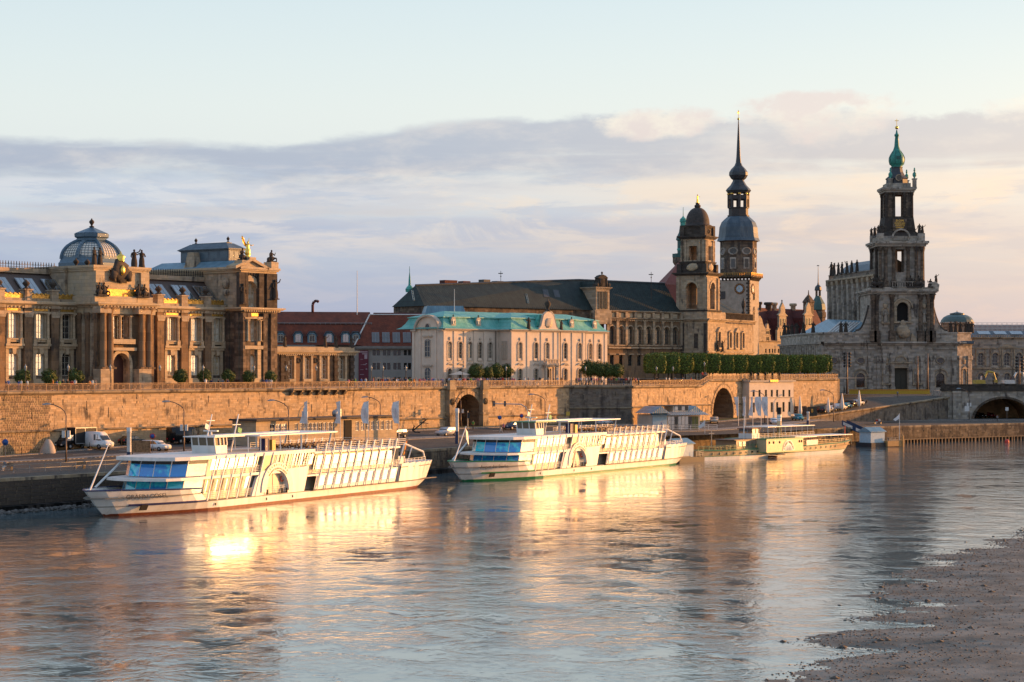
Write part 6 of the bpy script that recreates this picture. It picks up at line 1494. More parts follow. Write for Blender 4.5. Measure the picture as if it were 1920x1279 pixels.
for px in(1660.5,1718.5):
 t=MB();u=cx(px);mold_arch(t,u,1.0,zc_(697),yc0-.02,.35,.3);t.box(u-1.4,u-1.0,yc0-.3,yc0,zc_(718),zc_(697));t.box(u+1.0,u+1.4,yc0-.3,yc0,zc_(718),zc_(697));t.box(u-1.5,u+1.5,yc0-.7,yc0,zc_(722),zc_(718));t.blob(u,yc0-.15,zc_(676),.8,.3,1.3,rnd=.25,seg=8);t.build('niche',M['sandm'],ca)
 statue(ca,u,yc0-.45,zc_(718),3.3,mesh=WC.setdefault('st_l',statue_mb(2,3).mesh('statue',M['church'])))
 # canted corner on the right that catches the sun
d=cx(1828)-FXR;wc=MB();xr=FXR+d*.93;yr=d*.72
def cant(mb,z0,z1,o=0.0):mb.quad((FXR,0-o,z0),(xr+o,yr-o,z0),(xr+o,yr-o,z1),(FXR,0-o,z1))
cant(wc,g0,zBt);wc.quad((xr,yr,g0),(xr,60,g0),(xr,60,zBt),(xr,yr,zBt));wc.build('corner_wall',M['church'],ca)
ang=atan2(yr,xr-FXR);Lc=sqrt(yr**2+(xr-FXR)**2)
def oncant(mb,name,mats):return mb.build(name,mats,ca,(FXR,0,0),ang)
t=MB()
for f in(.12,.78,.92):t.box(Lc*f-.45,Lc*f+.45,-.5,0,g0+2,zc_(667));t.box(Lc*f-.6,Lc*f+.6,-.7,0,g0,g0+2);t.box(Lc*f-.65,Lc*f+.65,-.75,0,zc_(667)-1.2,zc_(667))
oncant(t,'pilaster',M['church'])
t=MB();u=Lc*.47;mold_arch(t,u,.8,zc_(697),0,.35,.4);t.box(u-1.2,u-.8,-.35,0,zc_(722),zc_(697));t.box(u+.8,u+1.2,-.35,0,zc_(722),zc_(697));t.box(u-1.3,u+1.3,-.6,0,zc_(726),zc_(722));t.blob(u,-.2,zc_(676),.75,.3,1.1,rnd=.25,seg=8);t.prism([(u-1.5,zc_(692)),(u+1.5,zc_(692)),(u,zc_(686))],'y',-.5,0);oncant(t,'niche',M['sandm'])
t=MB();molding(t,-.2,Lc+.4,0,zA,1.1,zB-zA);molding(t,-.1,Lc+.2,0,zBt-.5,.35,.5);oncant(t,'cornice',M['church'])
t=MB();molding(t,FXL,cx(1652),0,zA,1.1,zB-zA);molding(t,cx(1652)-.3,cx(1733)+.3,yc0,zA,1.1,zB-zA);molding(t,cx(1733),FXR,0,zA,1.1,zB-zA);t.box(FXL,FXR,-.1,.3,zB,zBt-.5);t.box(FXL,FXR,-.3,.5,zBt-.5,zBt);t.box(FXL,FXR,-.25,0,zc_(655),zc_(653))
t.build('cornice',M['church'],ca)
t=MB();t.box(cx(1545),cx(1828),1,60,zB-.5,zB+.3);t.build('aisle_roof',M['slate'],ca)
# curved left flank going away
n=14;xl,Yl=FXL,0;pts=[]
xe=FC.u(1464,62)
for i in range(n+1):
 f=i/n;a=f*pi/2;pts.append((FXL+(xe-FXL)*sin(a)*.0+(xe-FXL)*(1-(1-f)**2.2),62*(f**1.35)))
fm=MB();cm=MB();bm2=MB()
for i,((a,b),(c,d))in enumerate(zip(pts[:-1],pts[1:])):
 fm.quad((a,b,g0),(c,d,g0),(c,d,zBt),(a,b,zBt))
 tx,ty=c-a,d-b;l=sqrt(tx*tx+ty*ty);nx_,ny_=-ty/l,tx/l
 if nx_>0:nx_,ny_=-nx_,-ny_
 for(z0,z1,o)in((zA,zA+.5,.6),(zA+.5,zB,1.1),(zBt-.5,zBt,.35),(zc_(655),zc_(653),.25)):
  P=[(a,b),(c,d),(c+nx_*o,d+ny_*o),(a+nx_*o,b+ny_*o)];cm.add([(*p,z0)for p in P]+[(*p,z1)for p in P],[(0,3,2,1),(4,5,6,7),(2,3,7,6)])
 for f in(.2,.7):
  px_,py_=a+tx*f,b+ty*f;bm2.add([(px_-tx/l*.5+nx_*.02,py_-ty/l*.5,g0),(px_+tx/l*.5,py_+ty/l*.5,g0),(px_+tx/l*.5+nx_*.6,py_+ty/l*.5+ny_*.6,g0),(px_-tx/l*.5+nx_*.6,py_-ty/l*.5+ny_*.6,g0)]+[(px_-tx/l*.5,py_-ty/l*.5,zA),(px_+tx/l*.5,py_+ty/l*.5,zA),(px_+tx/l*.5+nx_*.6,py_+ty/l*.5+ny_*.6,zA),(px_-tx/l*.5+nx_*.6,py_-ty/l*.5+ny_*.6,zA)],[(0,3,7,4),(1,5,6,2),(2,6,7,3)])
fm.build('flank_wall',M['church'],ca);cm.build('flank_cornice',M['church'],ca);bm2.build('flank_pilasters',M['church'],ca,kind='stuff')
for f in(.25,.45,.6,.72,.82,.92):
 i=f*n;k=int(i);a,b=pts[k];c,d=pts[k+1];statue(ca,a+(c-a)*(i-k)+.5,b+(d-b)*(i-k)+.5,zBt,3.6 if f<.9 else 4.2,int(f*10))
for px,k in((1577,0),(1586,3),(1783,1),(1792,2),(1806,4),(1817,5),(1822,0),(1828,3)):statue(ca,cx(px,1.5),1.5+(px>1800)*4,zBt,3.4,k)
# aisle roof with blue zinc ribs between flank and nave
t=MB();nw=6.0;a,b=FC.u(1625,8),FXL+1;t.add([(b,4,zBt-.3),(b+8,4,zBt-.3),(b+15,10,zc_(602,10)),(b+7,45,zc_(598,40)),(xe+4,58,zBt-.3)],[(0,1,2,3,4)]);t.build('lower_roof',M['bluelead'],ca)
t=MB();
for i in range(7):
 f=i/6;t.tube((b+1+f*6,4+f*0,zBt),(b+6+f*7,12+f*4,zc_(604,10)),.35,5)
t.build('roof_ribs',M['whited'],ca,kind='stuff')
# nave: tall side wall receding to the left, pilaster strips, balustrade, statues, low curved roof
Ln=42.0;ny0=6.0;dxn=FC.u(1645,ny0)-FC.u(1557,ny0+Ln);FN=Fr(1557,YC+6+Ln,180-math.degrees(atan2(dxn,Ln)))
MN=Matrix.Translation((FC.X,FC.Y,0))@Matrix.Rotation(FC.rz,4,'Z');MN=MN.inverted()@(Matrix.Translation((FN.X,FN.Y,0))@Matrix.Rotation(FN.rz,4,'Z'));sn=Sub(ca,MN)
zn0,zn1,zn2=zBt-1,PZ(521,640),PZ(509,640)
t=MB();t.box(0,Ln,0,13,zn0,zn1);sn.build(t,'nave_wall',M['church'])
N=9
for i in range(N+1):
 u=Ln*i/N
 for(p,q)in((u-.7,u-.1),(u+.2,u+.8)):
  t=MB();t.box(p,q,-.9,0,zn0,zn1-3.2);t.box(p-.15,q+.15,-1.1,0,zn1-3.2,zn1-1.5);sn.build(t,'buttress',M['church'])
 t=MB();t.box(u-.9,u+1.0,-1.3,0,zn1-1.5,zn1+.2);sn.build(t,'entablature_block',M['sandm'])
 if i<N:sn.put(window(ca,u+Ln/N/2+.1,-.05,zn0+3.5,1.7,8.5,.85,1,5,'glassd','framed'))
t=MB();molding(t,-.5,Ln+1,0,zn1-.8,1.5,1.3);sn.build(t,'nave_cornice',M['sandm'])
t=MB();balusters(t,-.5,Ln+1,-.6,zn1+.5,zn2-zn1-.5,.9,.4);sn.build(t,'nave_balustrade',M['church'])
t=MB();t.prism([(.5,zn1+.4),(1.6,zn1+2.5),(3.5,zn1+4.6),(6.5,zn1+6.0),(9.5,zn1+4.6),(11.4,zn1+2.5),(12.5,zn1+.4)],'x',4,Ln-3);sn.build(t,'nave_roof',M['slate'])
for i,px in enumerate((1559,1564,1572,1579,1588,1597,1607)):
 u=FN.u(px,-.4);sn.put(statue(ca,u,-.4,zn2,3.9 if i else 4.4,i))
 # tower base storey
bx0,bx1,by0,by1=cx(1631),cx(1750),-.4,17.0;tz0,tz1,tz2=zB,zc_(552),zc_(543.5)
cxm=cx(1692);wm=MB();wm.bay(bx0,bx1,tz0,tz1,by0,1.0,[(cxm-1.75,cxm+1.75,zc_(602),zc_(567),1.75)],0,0);wm.box(bx0+.03,bx1-.03,by0+1.05,by1,tz0,tz1-.02);wm.quad((bx0,by1,tz0),(bx0,by0,tz0),(bx0,by0,tz1),(bx0,by1,tz1));wm.quad((bx1,by0,tz0),(bx1,by1,tz0),(bx1,by1,tz1),(bx1,by0,tz1));wm.build('tower_base',M['church'],ca)
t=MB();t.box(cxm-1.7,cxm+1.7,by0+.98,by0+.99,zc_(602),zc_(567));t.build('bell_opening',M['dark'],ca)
t=MB();mold_arch(t,cxm,1.8,zc_(567)-1.75,by0,.8,.35,12);mold_arch(t,cxm,2.7,zc_(567)-1.75,by0,.4,.6,12)
for s in(-1,1):t.box(cxm+s*2.2-.4,cxm+s*2.2+.4,by0-.3,by0,zc_(604),zc_(567)-1.75)
t.box(cxm-3,cxm+3,by0-.6,by0,zc_(606),zc_(603.5));t.build('window_surround',M['sandm'],ca)
for px in(1636,1643,1671.5,1725,1740,1747):
 t=MB();u=cx(px);t.lathe([(.72,tz0+3.4),(.62,tz0+3.9),(.64,tz0+8),(.55,tz1-1.8),(.7,tz1-1.6),(.95,tz1-.2)],10,u,by0-.55);t.box(u-.95,u+.95,by0-1.5,by0,tz0,tz0+3.4);t.box(u-1.0,u+1.0,by0-1.5,by0,tz1-.2,tz1+.01);t.build('column',M['rust'],ca)
for px in(1659.5,1731.5):
 t=MB();u=cx(px);mold_arch(t,u,.85,zc_(583),by0,.3,.3);t.box(u-1.15,u-.85,by0-.3,by0,zc_(604),zc_(583));t.box(u+.85,u+1.15,by0-.3,by0,zc_(604),zc_(583));t.box(u-1.3,u+1.3,by0-.8,by0,zc_(607),zc_(604));t.blob(u,by0-.2,zc_(574),.8,.3,.8,rnd=.3,seg=8);t.build('niche',M['sandm'],ca);statue(ca,u,by0-.5,zc_(604),3.4,mesh=WC['st_l'])
t=MB();ring(t,bx0,bx1,by0,by1,tz1,1.3,tz2-tz1);t.box(bx0+.6,bx1-.6,by0+.3,by1,tz2,tz2+.8);balusters(t,cxm-3.4,cxm+3.4,by0+.0,tz2+.8,1.7,.7,.4);t.build('tower_cornice',M['church'],ca)
for px,k in((1640,0),(1649,1),(1676,2),(1707,0),(1722,1),(1745,2)):sgroup(ca,cx(px),.4,tz2+.8,3.4 if k!=2 else 2.4,k)
t=MB();t.prism([(bx1-1.2,tz2),(bx1+1.6,tz2),(bx1+1.9,tz2+1.6),(bx1+.6,tz2+2.6),(bx1-1.2,tz2+2.2)],'y',.0,1.4);t.build('scroll',M['church'],ca);statue(ca,bx1+1.0,.7,tz2+2.4,2.4,1)
# coat of arms cartouche on the balustrade
t=MB();t.blob(cxm,-1.5,zc_(622),2.1,.7,2.1,rnd=.15,seg=10,rings=6);t.blob(cxm,-1.2,zc_(609),.9,.6,1.5,rnd=.2);
for s in(-1,1):t.prism([(cxm+s*2.2,zB),(cxm+s*4.2,zB),(cxm+s*3.8,zB+1.4),(cxm+s*2.6,zB+2.6)],'y',-1.6,-.6)
t.build('cartouche',M['sandm'],ca)
# sweeping concave wings either side of the tower base
for s,x0_,x1_ in((1,bx1,cx(1778)),(-1,bx0,cx(1606))):
 P=[(x0_,zBt-.6)];P+=[(x0_+(x1_-x0_)*f,(zBt+.3)+(zc_(575)-zBt)*(1-f)**2.6)for f in(0,.1,.2,.35,.5,.65,.8,1.0)];P.append((x1_,zBt-.6))
 t=MB();t.prism(P,'y',.6,2.2);t.build('concave_wing',M['church'],ca)
 t=MB()
 for(p,q)in zip(P[1:-2],P[2:-1]):t.tube((p[0],1.4,p[1]+.1),(q[0],1.4,q[1]+.1),.5,5)
 t.build('wing_coping',M['soot'],ca)
 # open tower stages
sb2=Sub(ca,Matrix.Identity(4))
def open2(x0,x1,y0,y1,z0,z1,ow,oz0,oz1,mat,name,cxo):
 """pierced stage: four corner piers with a lintel and sill, open right through"""
 t=MB();
 for k,(c,d)in enumerate(((y0,(y0+y1)/2-ow/2),((y0+y1)/2+ow/2,y1))):
  sh=(y1-y0)*.5*.19*(k*2)-.15*ow
  for(a,b)in((x0,cxo-ow*.75+sh*k),(cxo+ow*.55+sh*k,x1)):t.box(a,b,c,d,oz0,oz1)
 t.box(x0,x1,y0,y1,z0,oz0);t.box(x0,x1,y0,y1,oz1,z1);return t.build(name,mat,ca)
ax0,ax1=cx(1647),cx(1733.5);cA=cx(1690);wA=ax1-ax0
y0_=.6;y1_=y0_+13.5
open2(ax0+.6,ax1-.6,y0_+.6,y1_-.6,tz2+.5,zc_(462),2.15,zc_(510),zc_(467),M['church'],'belfry_stage',cA)
for u in(ax0+.6,ax0+2.4,cA-2.2,cA+2.2,ax1-2.4,ax1-.6):
 t=MB();t.box(u-.75,u+.75,y0_-.5,y0_+.6,tz2+.5,zc_(526));t.lathe([(.6,zc_(526)),(.6,zc_(524)),(.52,zc_(523)),(.45,zc_(472)),(.6,zc_(470)),(.8,zc_(463))],10,u,y0_-.05);t.build('column',M['rust'],ca)
for v in(y0_+2.4,y1_-2.4):
 for X in(ax0-.1,ax1+.1):
  t=MB();t.lathe([(.55,zc_(526)),(.45,zc_(472)),(.75,zc_(463))],8,X,v);t.build('column',M['soot'],ca)
t=MB();ring(t,ax0,ax1,y0_,y1_,zc_(462),1.3,zc_(452)-zc_(462));t.box(ax0+.3,ax1-.3,y0_+.2,y1_-.2,zc_(453),zc_(442));t.box(cA-2.6,cA+2.6,y0_-.1,y0_+.2,zc_(450),zc_(443));mold_arch(t,cA,2.4,zc_(446),y0_-.1,.5,.4,8)
for X in(ax0+.8,ax1-.8):t.box(X-1,X+1,y0_-.3,y0_+1.7,zc_(453),zc_(437));t.box(X-1,X+1,y1_-1.7,y1_,zc_(453),zc_(437))
t.build('belfry_cornice',M['church'],ca)
for X in(ax0+.8,ax1-.8):
 for v in(y0_+.7,y1_-.8):statue(ca,X+(.5 if X<cA else-.5),v,zc_(437),3.0,int(abs(X*3))%6);statue(ca,X-(.5 if X<cA else-.5),v+.3,zc_(437),2.6,int(abs(X*5))%6)
 # pedestal with the gilt inscription
ux0,ux1=cx(1664),cx(1716);uy0,uy1=3.2,11.6;cU=(ux0+ux1)/2
t=MB();t.hip(ux0-2.6,ux1+2.6,uy0-1.4,uy1+1.4,zc_(442),zc_(432),2.0,1.1);t.hip(ux0-.7,ux1+.7,uy0-.4,uy1+.4,zc_(432),zc_(405),.6,.4);t.build('upper_pedestal',M['soot'],ca)
t=MB();t.box(cU-2.1,cU+2.1,uy0-1.0,uy0-.2,zc_(432),zc_(409.5));t.build('inscription_slab',M['rust'],ca)
def text(name,s,size,parent,loc,rot,mat,align='CENTER',ext=.02,sx=1.0):
 c=bpy.data.curves.new(name,'FONT');c.body=s;c.size=size;c.align_x=align;c.extrude=ext;c.space_line=1.0
 o=bpy.data.objects.new(name,c);COL.objects.link(o);o.location=loc;o.rotation_euler=rot;o.scale=(sx,1,1)
 dg=bpy.context.evaluated_depsgraph_get();me=bpy.data.meshes.new_from_object(o.evaluated_get(dg));bpy.data.objects.remove(o)
 me.materials.clear();me.materials.append(mat);q=link(name,me,parent,loc);q.rotation_euler=rot;q.scale=(sx,1,1);return q
for i,(s,sz)in enumerate((('D.O.M.',.85),('SACRVM HOC',.52),('AVGVSTVS',.6),('CONDIDIT',.52),('S. AEDES',.52))):
 text('inscription',s,sz,ca,(cU,uy0-1.03,zc_(414.5+i*4.0)),(pi/2,0,0),M['gold'])
open2(ux0+.5,ux1-.5,uy0+.3,uy1-.3,zc_(405),zc_(358),1.95,zc_(404),zc_(363),M['rust'],'upper_stage',cA)
for X in(ux0+.3,ux1-.3):
 for v in(uy0+.1,uy1-.1):
  t=MB();t.lathe([(.42,zc_(405)),(.36,zc_(366)),(.5,zc_(364)),(.55,zc_(359))],8,X,v);t.build('column',M['soot'],ca)
for X in(cA-1.6,cA+1.6):t=MB();t.lathe([(.42,zc_(405)),(.36,zc_(366)),(.5,zc_(364)),(.55,zc_(359))],8,X,uy0+.1);t.build('column',M['soot'],ca)
t=MB();ring(t,ux0,ux1,uy0-.1,uy1+.1,zc_(359),.95,zc_(349)-zc_(359));t.box(ux0+.6,ux1-.6,uy0+.6,uy1-.6,zc_(349),zc_(341));t.build('upper_cornice',M['church'],ca)
cy_=(uy0+uy1)/2
t=MB();t.lathe([(3.4,zc_(349)),(3.3,zc_(333)),(3.6,zc_(331)),(2.6,zc_(326)),(2.0,zc_(319)),(1.75,zc_(312)),(1.9,zc_(309))],8,cA,cy_,ph=ph,sm=False);t.build('drum',m_c('dark_slate_drum',(.055,.06,.07),.6),ca)
oval(ca,cA,zc_(331),cy_-3.5,.8,1.0)
for px,pt_ in((1666.5,316),(1674.5,312),(1703.5,315),(1711.5,312)):
 X=cx(px,cy_);v=cy_+(3.0 if px in(1674.5,1703.5)else-2.6);t=MB();t.box(X-.55,X+.55,v-.55,v+.55,zc_(349),zc_(334));t.box(X-.75,X+.75,v-.75,v+.75,zc_(334),zc_(332));t.build('pinnacle_base',M['church'],ca)
 t=MB();t.lathe([(.35,zc_(332)),(.25,zc_(330)),(.6,zc_(327)),(.62,zc_(323)),(.25,zc_(320)),(.2,zc_(318)),(.38,zc_(316.5)),(.2,zc_(315)),(.26,zc_(313)),(0,zc_(311))],10,X,v);t.build('copper_vase',M['copperp'],ca)
t=MB();t.lathe([(1.75,zc_(310)),(1.65,zc_(307)),(2.2,zc_(304)),(2.42,zc_(298)),(2.4,zc_(292)),(1.95,zc_(285)),(1.2,zc_(278)),(.78,zc_(270)),(.62,zc_(258)),(.5,zc_(251)),(.75,zc_(250)),(.72,zc_(247)),(.35,zc_(245)),(.15,zc_(238))],16,cA,cy_);t.build('green_onion',m_c('bright_verdigris',(.035,.26,.20),.5,var=.4),ca)
t=MB();t.box(cA-.5,cA+.5,cy_-2.6,cy_-1.8,zc_(295),zc_(289.5));
for i in range(8):a=i*pi/4+ph;t.path([(cA+r*cos(a),cy_+r*sin(a),z)for r,z in((2.2,zc_(304)),(2.47,zc_(297)),(2.42,zc_(291)),(1.98,zc_(285)),(1.22,zc_(278)))],.09,4)
t.build('onion_ribs',m_c('dark_patina',0),ca)
t=MB();t.blob(cA,cy_,zc_(234),.55,.55,.55,rnd=0,seg=12,rings=8);t.tube((cA,cy_,zc_(231)),(cA,cy_,zc_(217.5)),.08,5);t.box(cA-.6,cA+.6,cy_-.07,cy_+.07,zc_(221.5),zc_(220.3));t.build('cross',M['gold'],ca)
# ================================================================ DOME AND GALLERY right of the cathedral
YD=700;zd=lambda py:PZ(py,YD);dg_=thing('gallery_dome','low green grey dome with flat lantern behind the cathedral statues','dome',(PX(1794.5,YD),YD,0));r=32*YD/FX
t=MB();t.lathe([(r*.95,20),(r*.95,zd(607)),(r*1.02,zd(606)),(r*1.0,zd(604.5))],16);t.build('drum',M['church'],dg_)
t=MB();t.lathe([(r*.98,zd(604.5)),(r*.93,zd(600)),(r*.8,zd(595)),(r*.6,zd(591.5)),(r*.42,zd(590))],16,sm=False);t.build('dome',m_c('green_grey_dome',(.07,.12,.115),.45),dg_)
t=MB();t.lathe([(r*.42,zd(590)),(r*.42,zd(588.5)),(r*.45,zd(588)),(r*.1,zd(585.5)),(.1,zd(584.5)),(.08,zd(582))],16,sm=False);t.build('lantern',m_c('dark_green_lantern',(.04,.065,.06),.4),dg_)
YG=640;FG=Fr(1829,YG,88);ga=house('picture_gallery','long grey sandstone gallery with arched windows at the right edge','museum',FG);GG=FG.u;zg_=FG.z
gx0,gx1=GG(1822),GG(1990);ztop_g,zcg=zg_(1880,628),zg_(1880,633);cs=[GG(p)for p in(1839,1866,1888,1910.5,1938,1965)];ed=[gx0]+[(a+b)/2 for a,b in zip(cs[:-1],cs[1:])]+[gx1]
wm=MB();zz=lambda p:zg_(1880,p)
sf=MB()
for i,c in enumerate(cs):
 w=.85;wm.bay(ed[i],ed[i+1],g0,zcg,0,.6,[(c-w,c+w,zz(724),zz(700),w),(c-w,c+w,zz(686),zz(662),w)],0,1)
 window(ga,c,.45,zz(724),1.7,zz(700)-zz(724),w,1,3,'glassd');window(ga,c,.45,zz(686),1.7,zz(662)-zz(686),w,1,3,'glassd')
 mold_arch(sf,c,w+.1,zz(662)-w,0,.4,.25,8);mold_arch(sf,c,w+.1,zz(700)-w,0,.4,.25,8)
 for s in(-1,1):sf.box(c+s*1.5-.22,c+s*1.5+.22,-.35,0,zz(687),zz(655))
wm.build('wall',[M['church'],M['church']],ga)
molding(sf,gx0,gx1,0,zz(636),.8,.7);sf.box(gx0,gx1,-.4,0,zz(692),zz(689));sf.box(gx0,gx1,-.3,0,zz(654),zz(652));c=GG(1888);sf.prism([(c-3,zz(652)),(c+3,zz(652)),(c,zz(645))],'y',-.5,0);sf.build('mouldings',M['sandm'],ga)
sf=MB();balusters(sf,gx0,gx1,0,zcg,ztop_g-zcg,.7,.4)
sf.build('balustrade',M['church'],ga)
sf=MB();sf.hip(gx0,gx1,2,18,zcg,zz(620),1,5);sf.build('roof',M['slate'],ga)
for i in range(5):
 q=MB();u=gx0+3+i*5.2;q.add([(u,2.8,zz(626)),(u+3.8,2.8,zz(626)),(u+3.8,5.2,zz(621)+.1),(u,5.2,zz(621)+.1)],[(0,1,2,3)]);q.build('skylight',M['skyl'],ga)
 # far rooftops and scaffolding on the right horizon
sc_=thing('roof_scaffolding','pale scaffolding tube frame on the roofs at the right horizon','scaffolding',(PX(1880,820),820,PZ(622,820)))
t=MB();
for i in range(17):
 for y in(0,2):t.tube((-14+i*2,y,0),(-14+i*2,y,3.6),.07,4)
for z in(1.2,2.4,3.6):
 for y in(0,2):t.tube((-14,y,z),(18,y,z),.07,4)
t.build('tube_frame',M['whited'],sc_);t=MB();t.box(-14,18,2.2,2.4,-3,2.9);t.build('sheeting',m_c('rosy_sheeting',(.50,.42,.40),.8),sc_)
FFR=Fr(1780,1100,90)
random.seed(21)
for i in range(9):
 Y=random.uniform(1000,1500);px=1770+i*19;w=random.uniform(8,15);h=PZ(random.uniform(610,620),Y);t=MB();t.box(0,w,0,12,9,h-3);t.hip(-.5,w+.5,-.5,12.5,h-3,h,2,5,m=1)
 o=t.build('far_house',[m_c('far_render',(.40,.37,.35),.9),M['tiled']],None,(PX(px,Y),Y,0));tag(o,('first second third fourth fifth sixth seventh eighth ninth'.split()[i])+' distant town house counted rightwards from the green grey dome','house','distant town houses at the right horizon')
 # ================================================================ RIVER BRIDGE on the right
YB=527;FB2=Fr(1766,YB,93);rb=house('stone_bridge','dark stone river bridge with wide arch over the quay road at the right edge','bridge',FB2);Bx,zb2=FB2.u,FB2.z
bz1=zb2(1850,733);ar0,ar1=Bx(1826),Bx(1936);za=zb2(1880,747.5)
c=(ar0+ar1)/2;R_=(ar1-ar0)/2;H_=za-Z_Q+.6
n=22;arc=[(c-R_*cos(pi*i/n),Z_Q-.6+H_*sin(pi*i/n))for i in range(n+1)]
t=MB();L_=0
t.quad((L_,0,3),(ar0,0,3),(ar0,0,bz1),(L_,0,bz1));t.quad((ar1,0,0),(ar1+60,0,0),(ar1+60,0,bz1),(ar1,0,bz1))
for(a,b),(a2,b2)in zip(arc[:-1],arc[1:]):t.quad((a,0,b),(a2,0,b2),(a2,0,bz1),(a,0,bz1));t.quad((a,0,b),(a,18,b),(a2,18,b2),(a2,0,b2),1)
t.quad((L_,0,bz1),(ar1+60,0,bz1),(ar1+60,18,bz1),(L_,18,bz1));t.quad((L_,18,3),(L_,0,3),(L_,0,bz1),(L_,18,bz1));t.quad((ar0-2,17.5,0),(ar1+2,17.5,0),(ar1+2,17.5,bz1),(ar0-2,17.5,bz1),1);t.build('spandrel_wall',[M['wallshade']if 0 else M['church'],m_c('sunlit_painted_vault',(.50,.29,.14),.9,var=.4,scale=.5)],rb)  # sunlight painted as orange on the vault and on the added back wall
for i in range(26):
 t=MB();a0_,a1_=pi*i/26+.006,pi*(i+1)/26-.006;r0,r1=1.0,1.075
 f=lambda a,k:(c-R_*k*cos(a),Z_Q-.6+H_*k*sin(a));t.prism([f(a0_,1.0),f(a0_,1.09),f(a1_,1.09),f(a1_,1.0)],'y',-.18-.04*(i%2),.2);t.build('voussoir',M['rust'],rb)
t=MB();t.box(L_-.5,ar1+60,-.5,.3,bz1,bz1+.45);t.box(L_-.3,ar1+60,-.25,.25,bz1+.45,bz1+1.5);t.box(L_-.4,ar1+60,-.4,.4,bz1+1.5,bz1+1.75)
for px in(1768,1880):u=Bx(px);t.box(u-.5,u+.5,-.6,.5,bz1+.45,bz1+1.95)
t.build('parapet',M['soot'],rb)
t=MB();u=Bx(1800);t.box(Bx(1786),Bx(1800),-.9,0,3,bz1-.5);t.box(Bx(1785),Bx(1801),-1.1,0,bz1-.5,bz1);t.build('abutment_pier',M['church'],rb)
# ================================================================ SHIPS
def plan(xs,Lb,B,Ls,xe,ws,n=34,p=.62):
 """half breadth curve from stem xs to transom xe"""
 r=[]
 for i in range(n+1):
  f=i/n;f=f*f*(3-2*f)*.35+f*.65;x=xs+(xe-xs)*f;w=B/2
  if x<xs+Lb:w=B/2*max(0,(x-xs)/Lb)**p
  if x>xe-Ls:w=min(w,B/2-(B/2-ws)*((x-(xe-Ls))/Ls)**2)
  r.append((x,w))
 return r
def loft(mb,lo,hi,zlo,zhi,m=0):
 n=len(lo)
 for s in(-1,1):
  A=[(x,s*w,zlo if not callable(zlo)else zlo(x))for x,w in lo];B=[(x,s*w,zhi if not callable(zhi)else zhi(x))for x,w in hi]
  for i in range(n-1):
   q=(A[i],A[i+1],B[i+1],B[i])if s<0 else(A[i+1],A[i],B[i],B[i+1]);mb.add(q,[(0,1,2,3)],m,True)
 z0=zlo if not callable(zlo)else zlo(lo[-1][0]);z1=zhi if not callable(zhi)else zhi(hi[-1][0])
 mb.quad((lo[-1][0],-lo[-1][1],z0),(lo[-1][0],lo[-1][1],z0),(hi[-1][0],hi[-1][1],z1),(hi[-1][0],-hi[-1][1],z1),m)
def deckplate(mb,c,z,t=.12,m=0):
 n=len(c);P=[(x,-w,z)for x,w in c]+[(x,w,z)for x,w in reversed(c)];mb.poly(P,m);
 for i in range(n-1):
  for s in(-1,1):a,b=c[i],c[i+1];mb.quad((a[0],s*a[1],z-t),(b[0],s*b[1],z-t),(b[0],s*b[1],z),(a[0],s*a[1],z),m)
def railing(mb,pts,z,h=1.0,sp=1.6,r=.03,n=4):
 for(a,b)in zip(pts[:-1],pts[1:]):
  A,B=Vector((*a,z)),Vector((*b,z));L=(B-A).length;k=max(1,round(L/sp))
  for i in range(k+1):p=A.lerp(B,i/k);mb.tube(p,p+Vector((0,0,h)),r*1.2,4)
  for j in range(1,n+1):o=Vector((0,0,h*j/n));mb.tube(A+o,B+o,r,4)
LEAN=.42
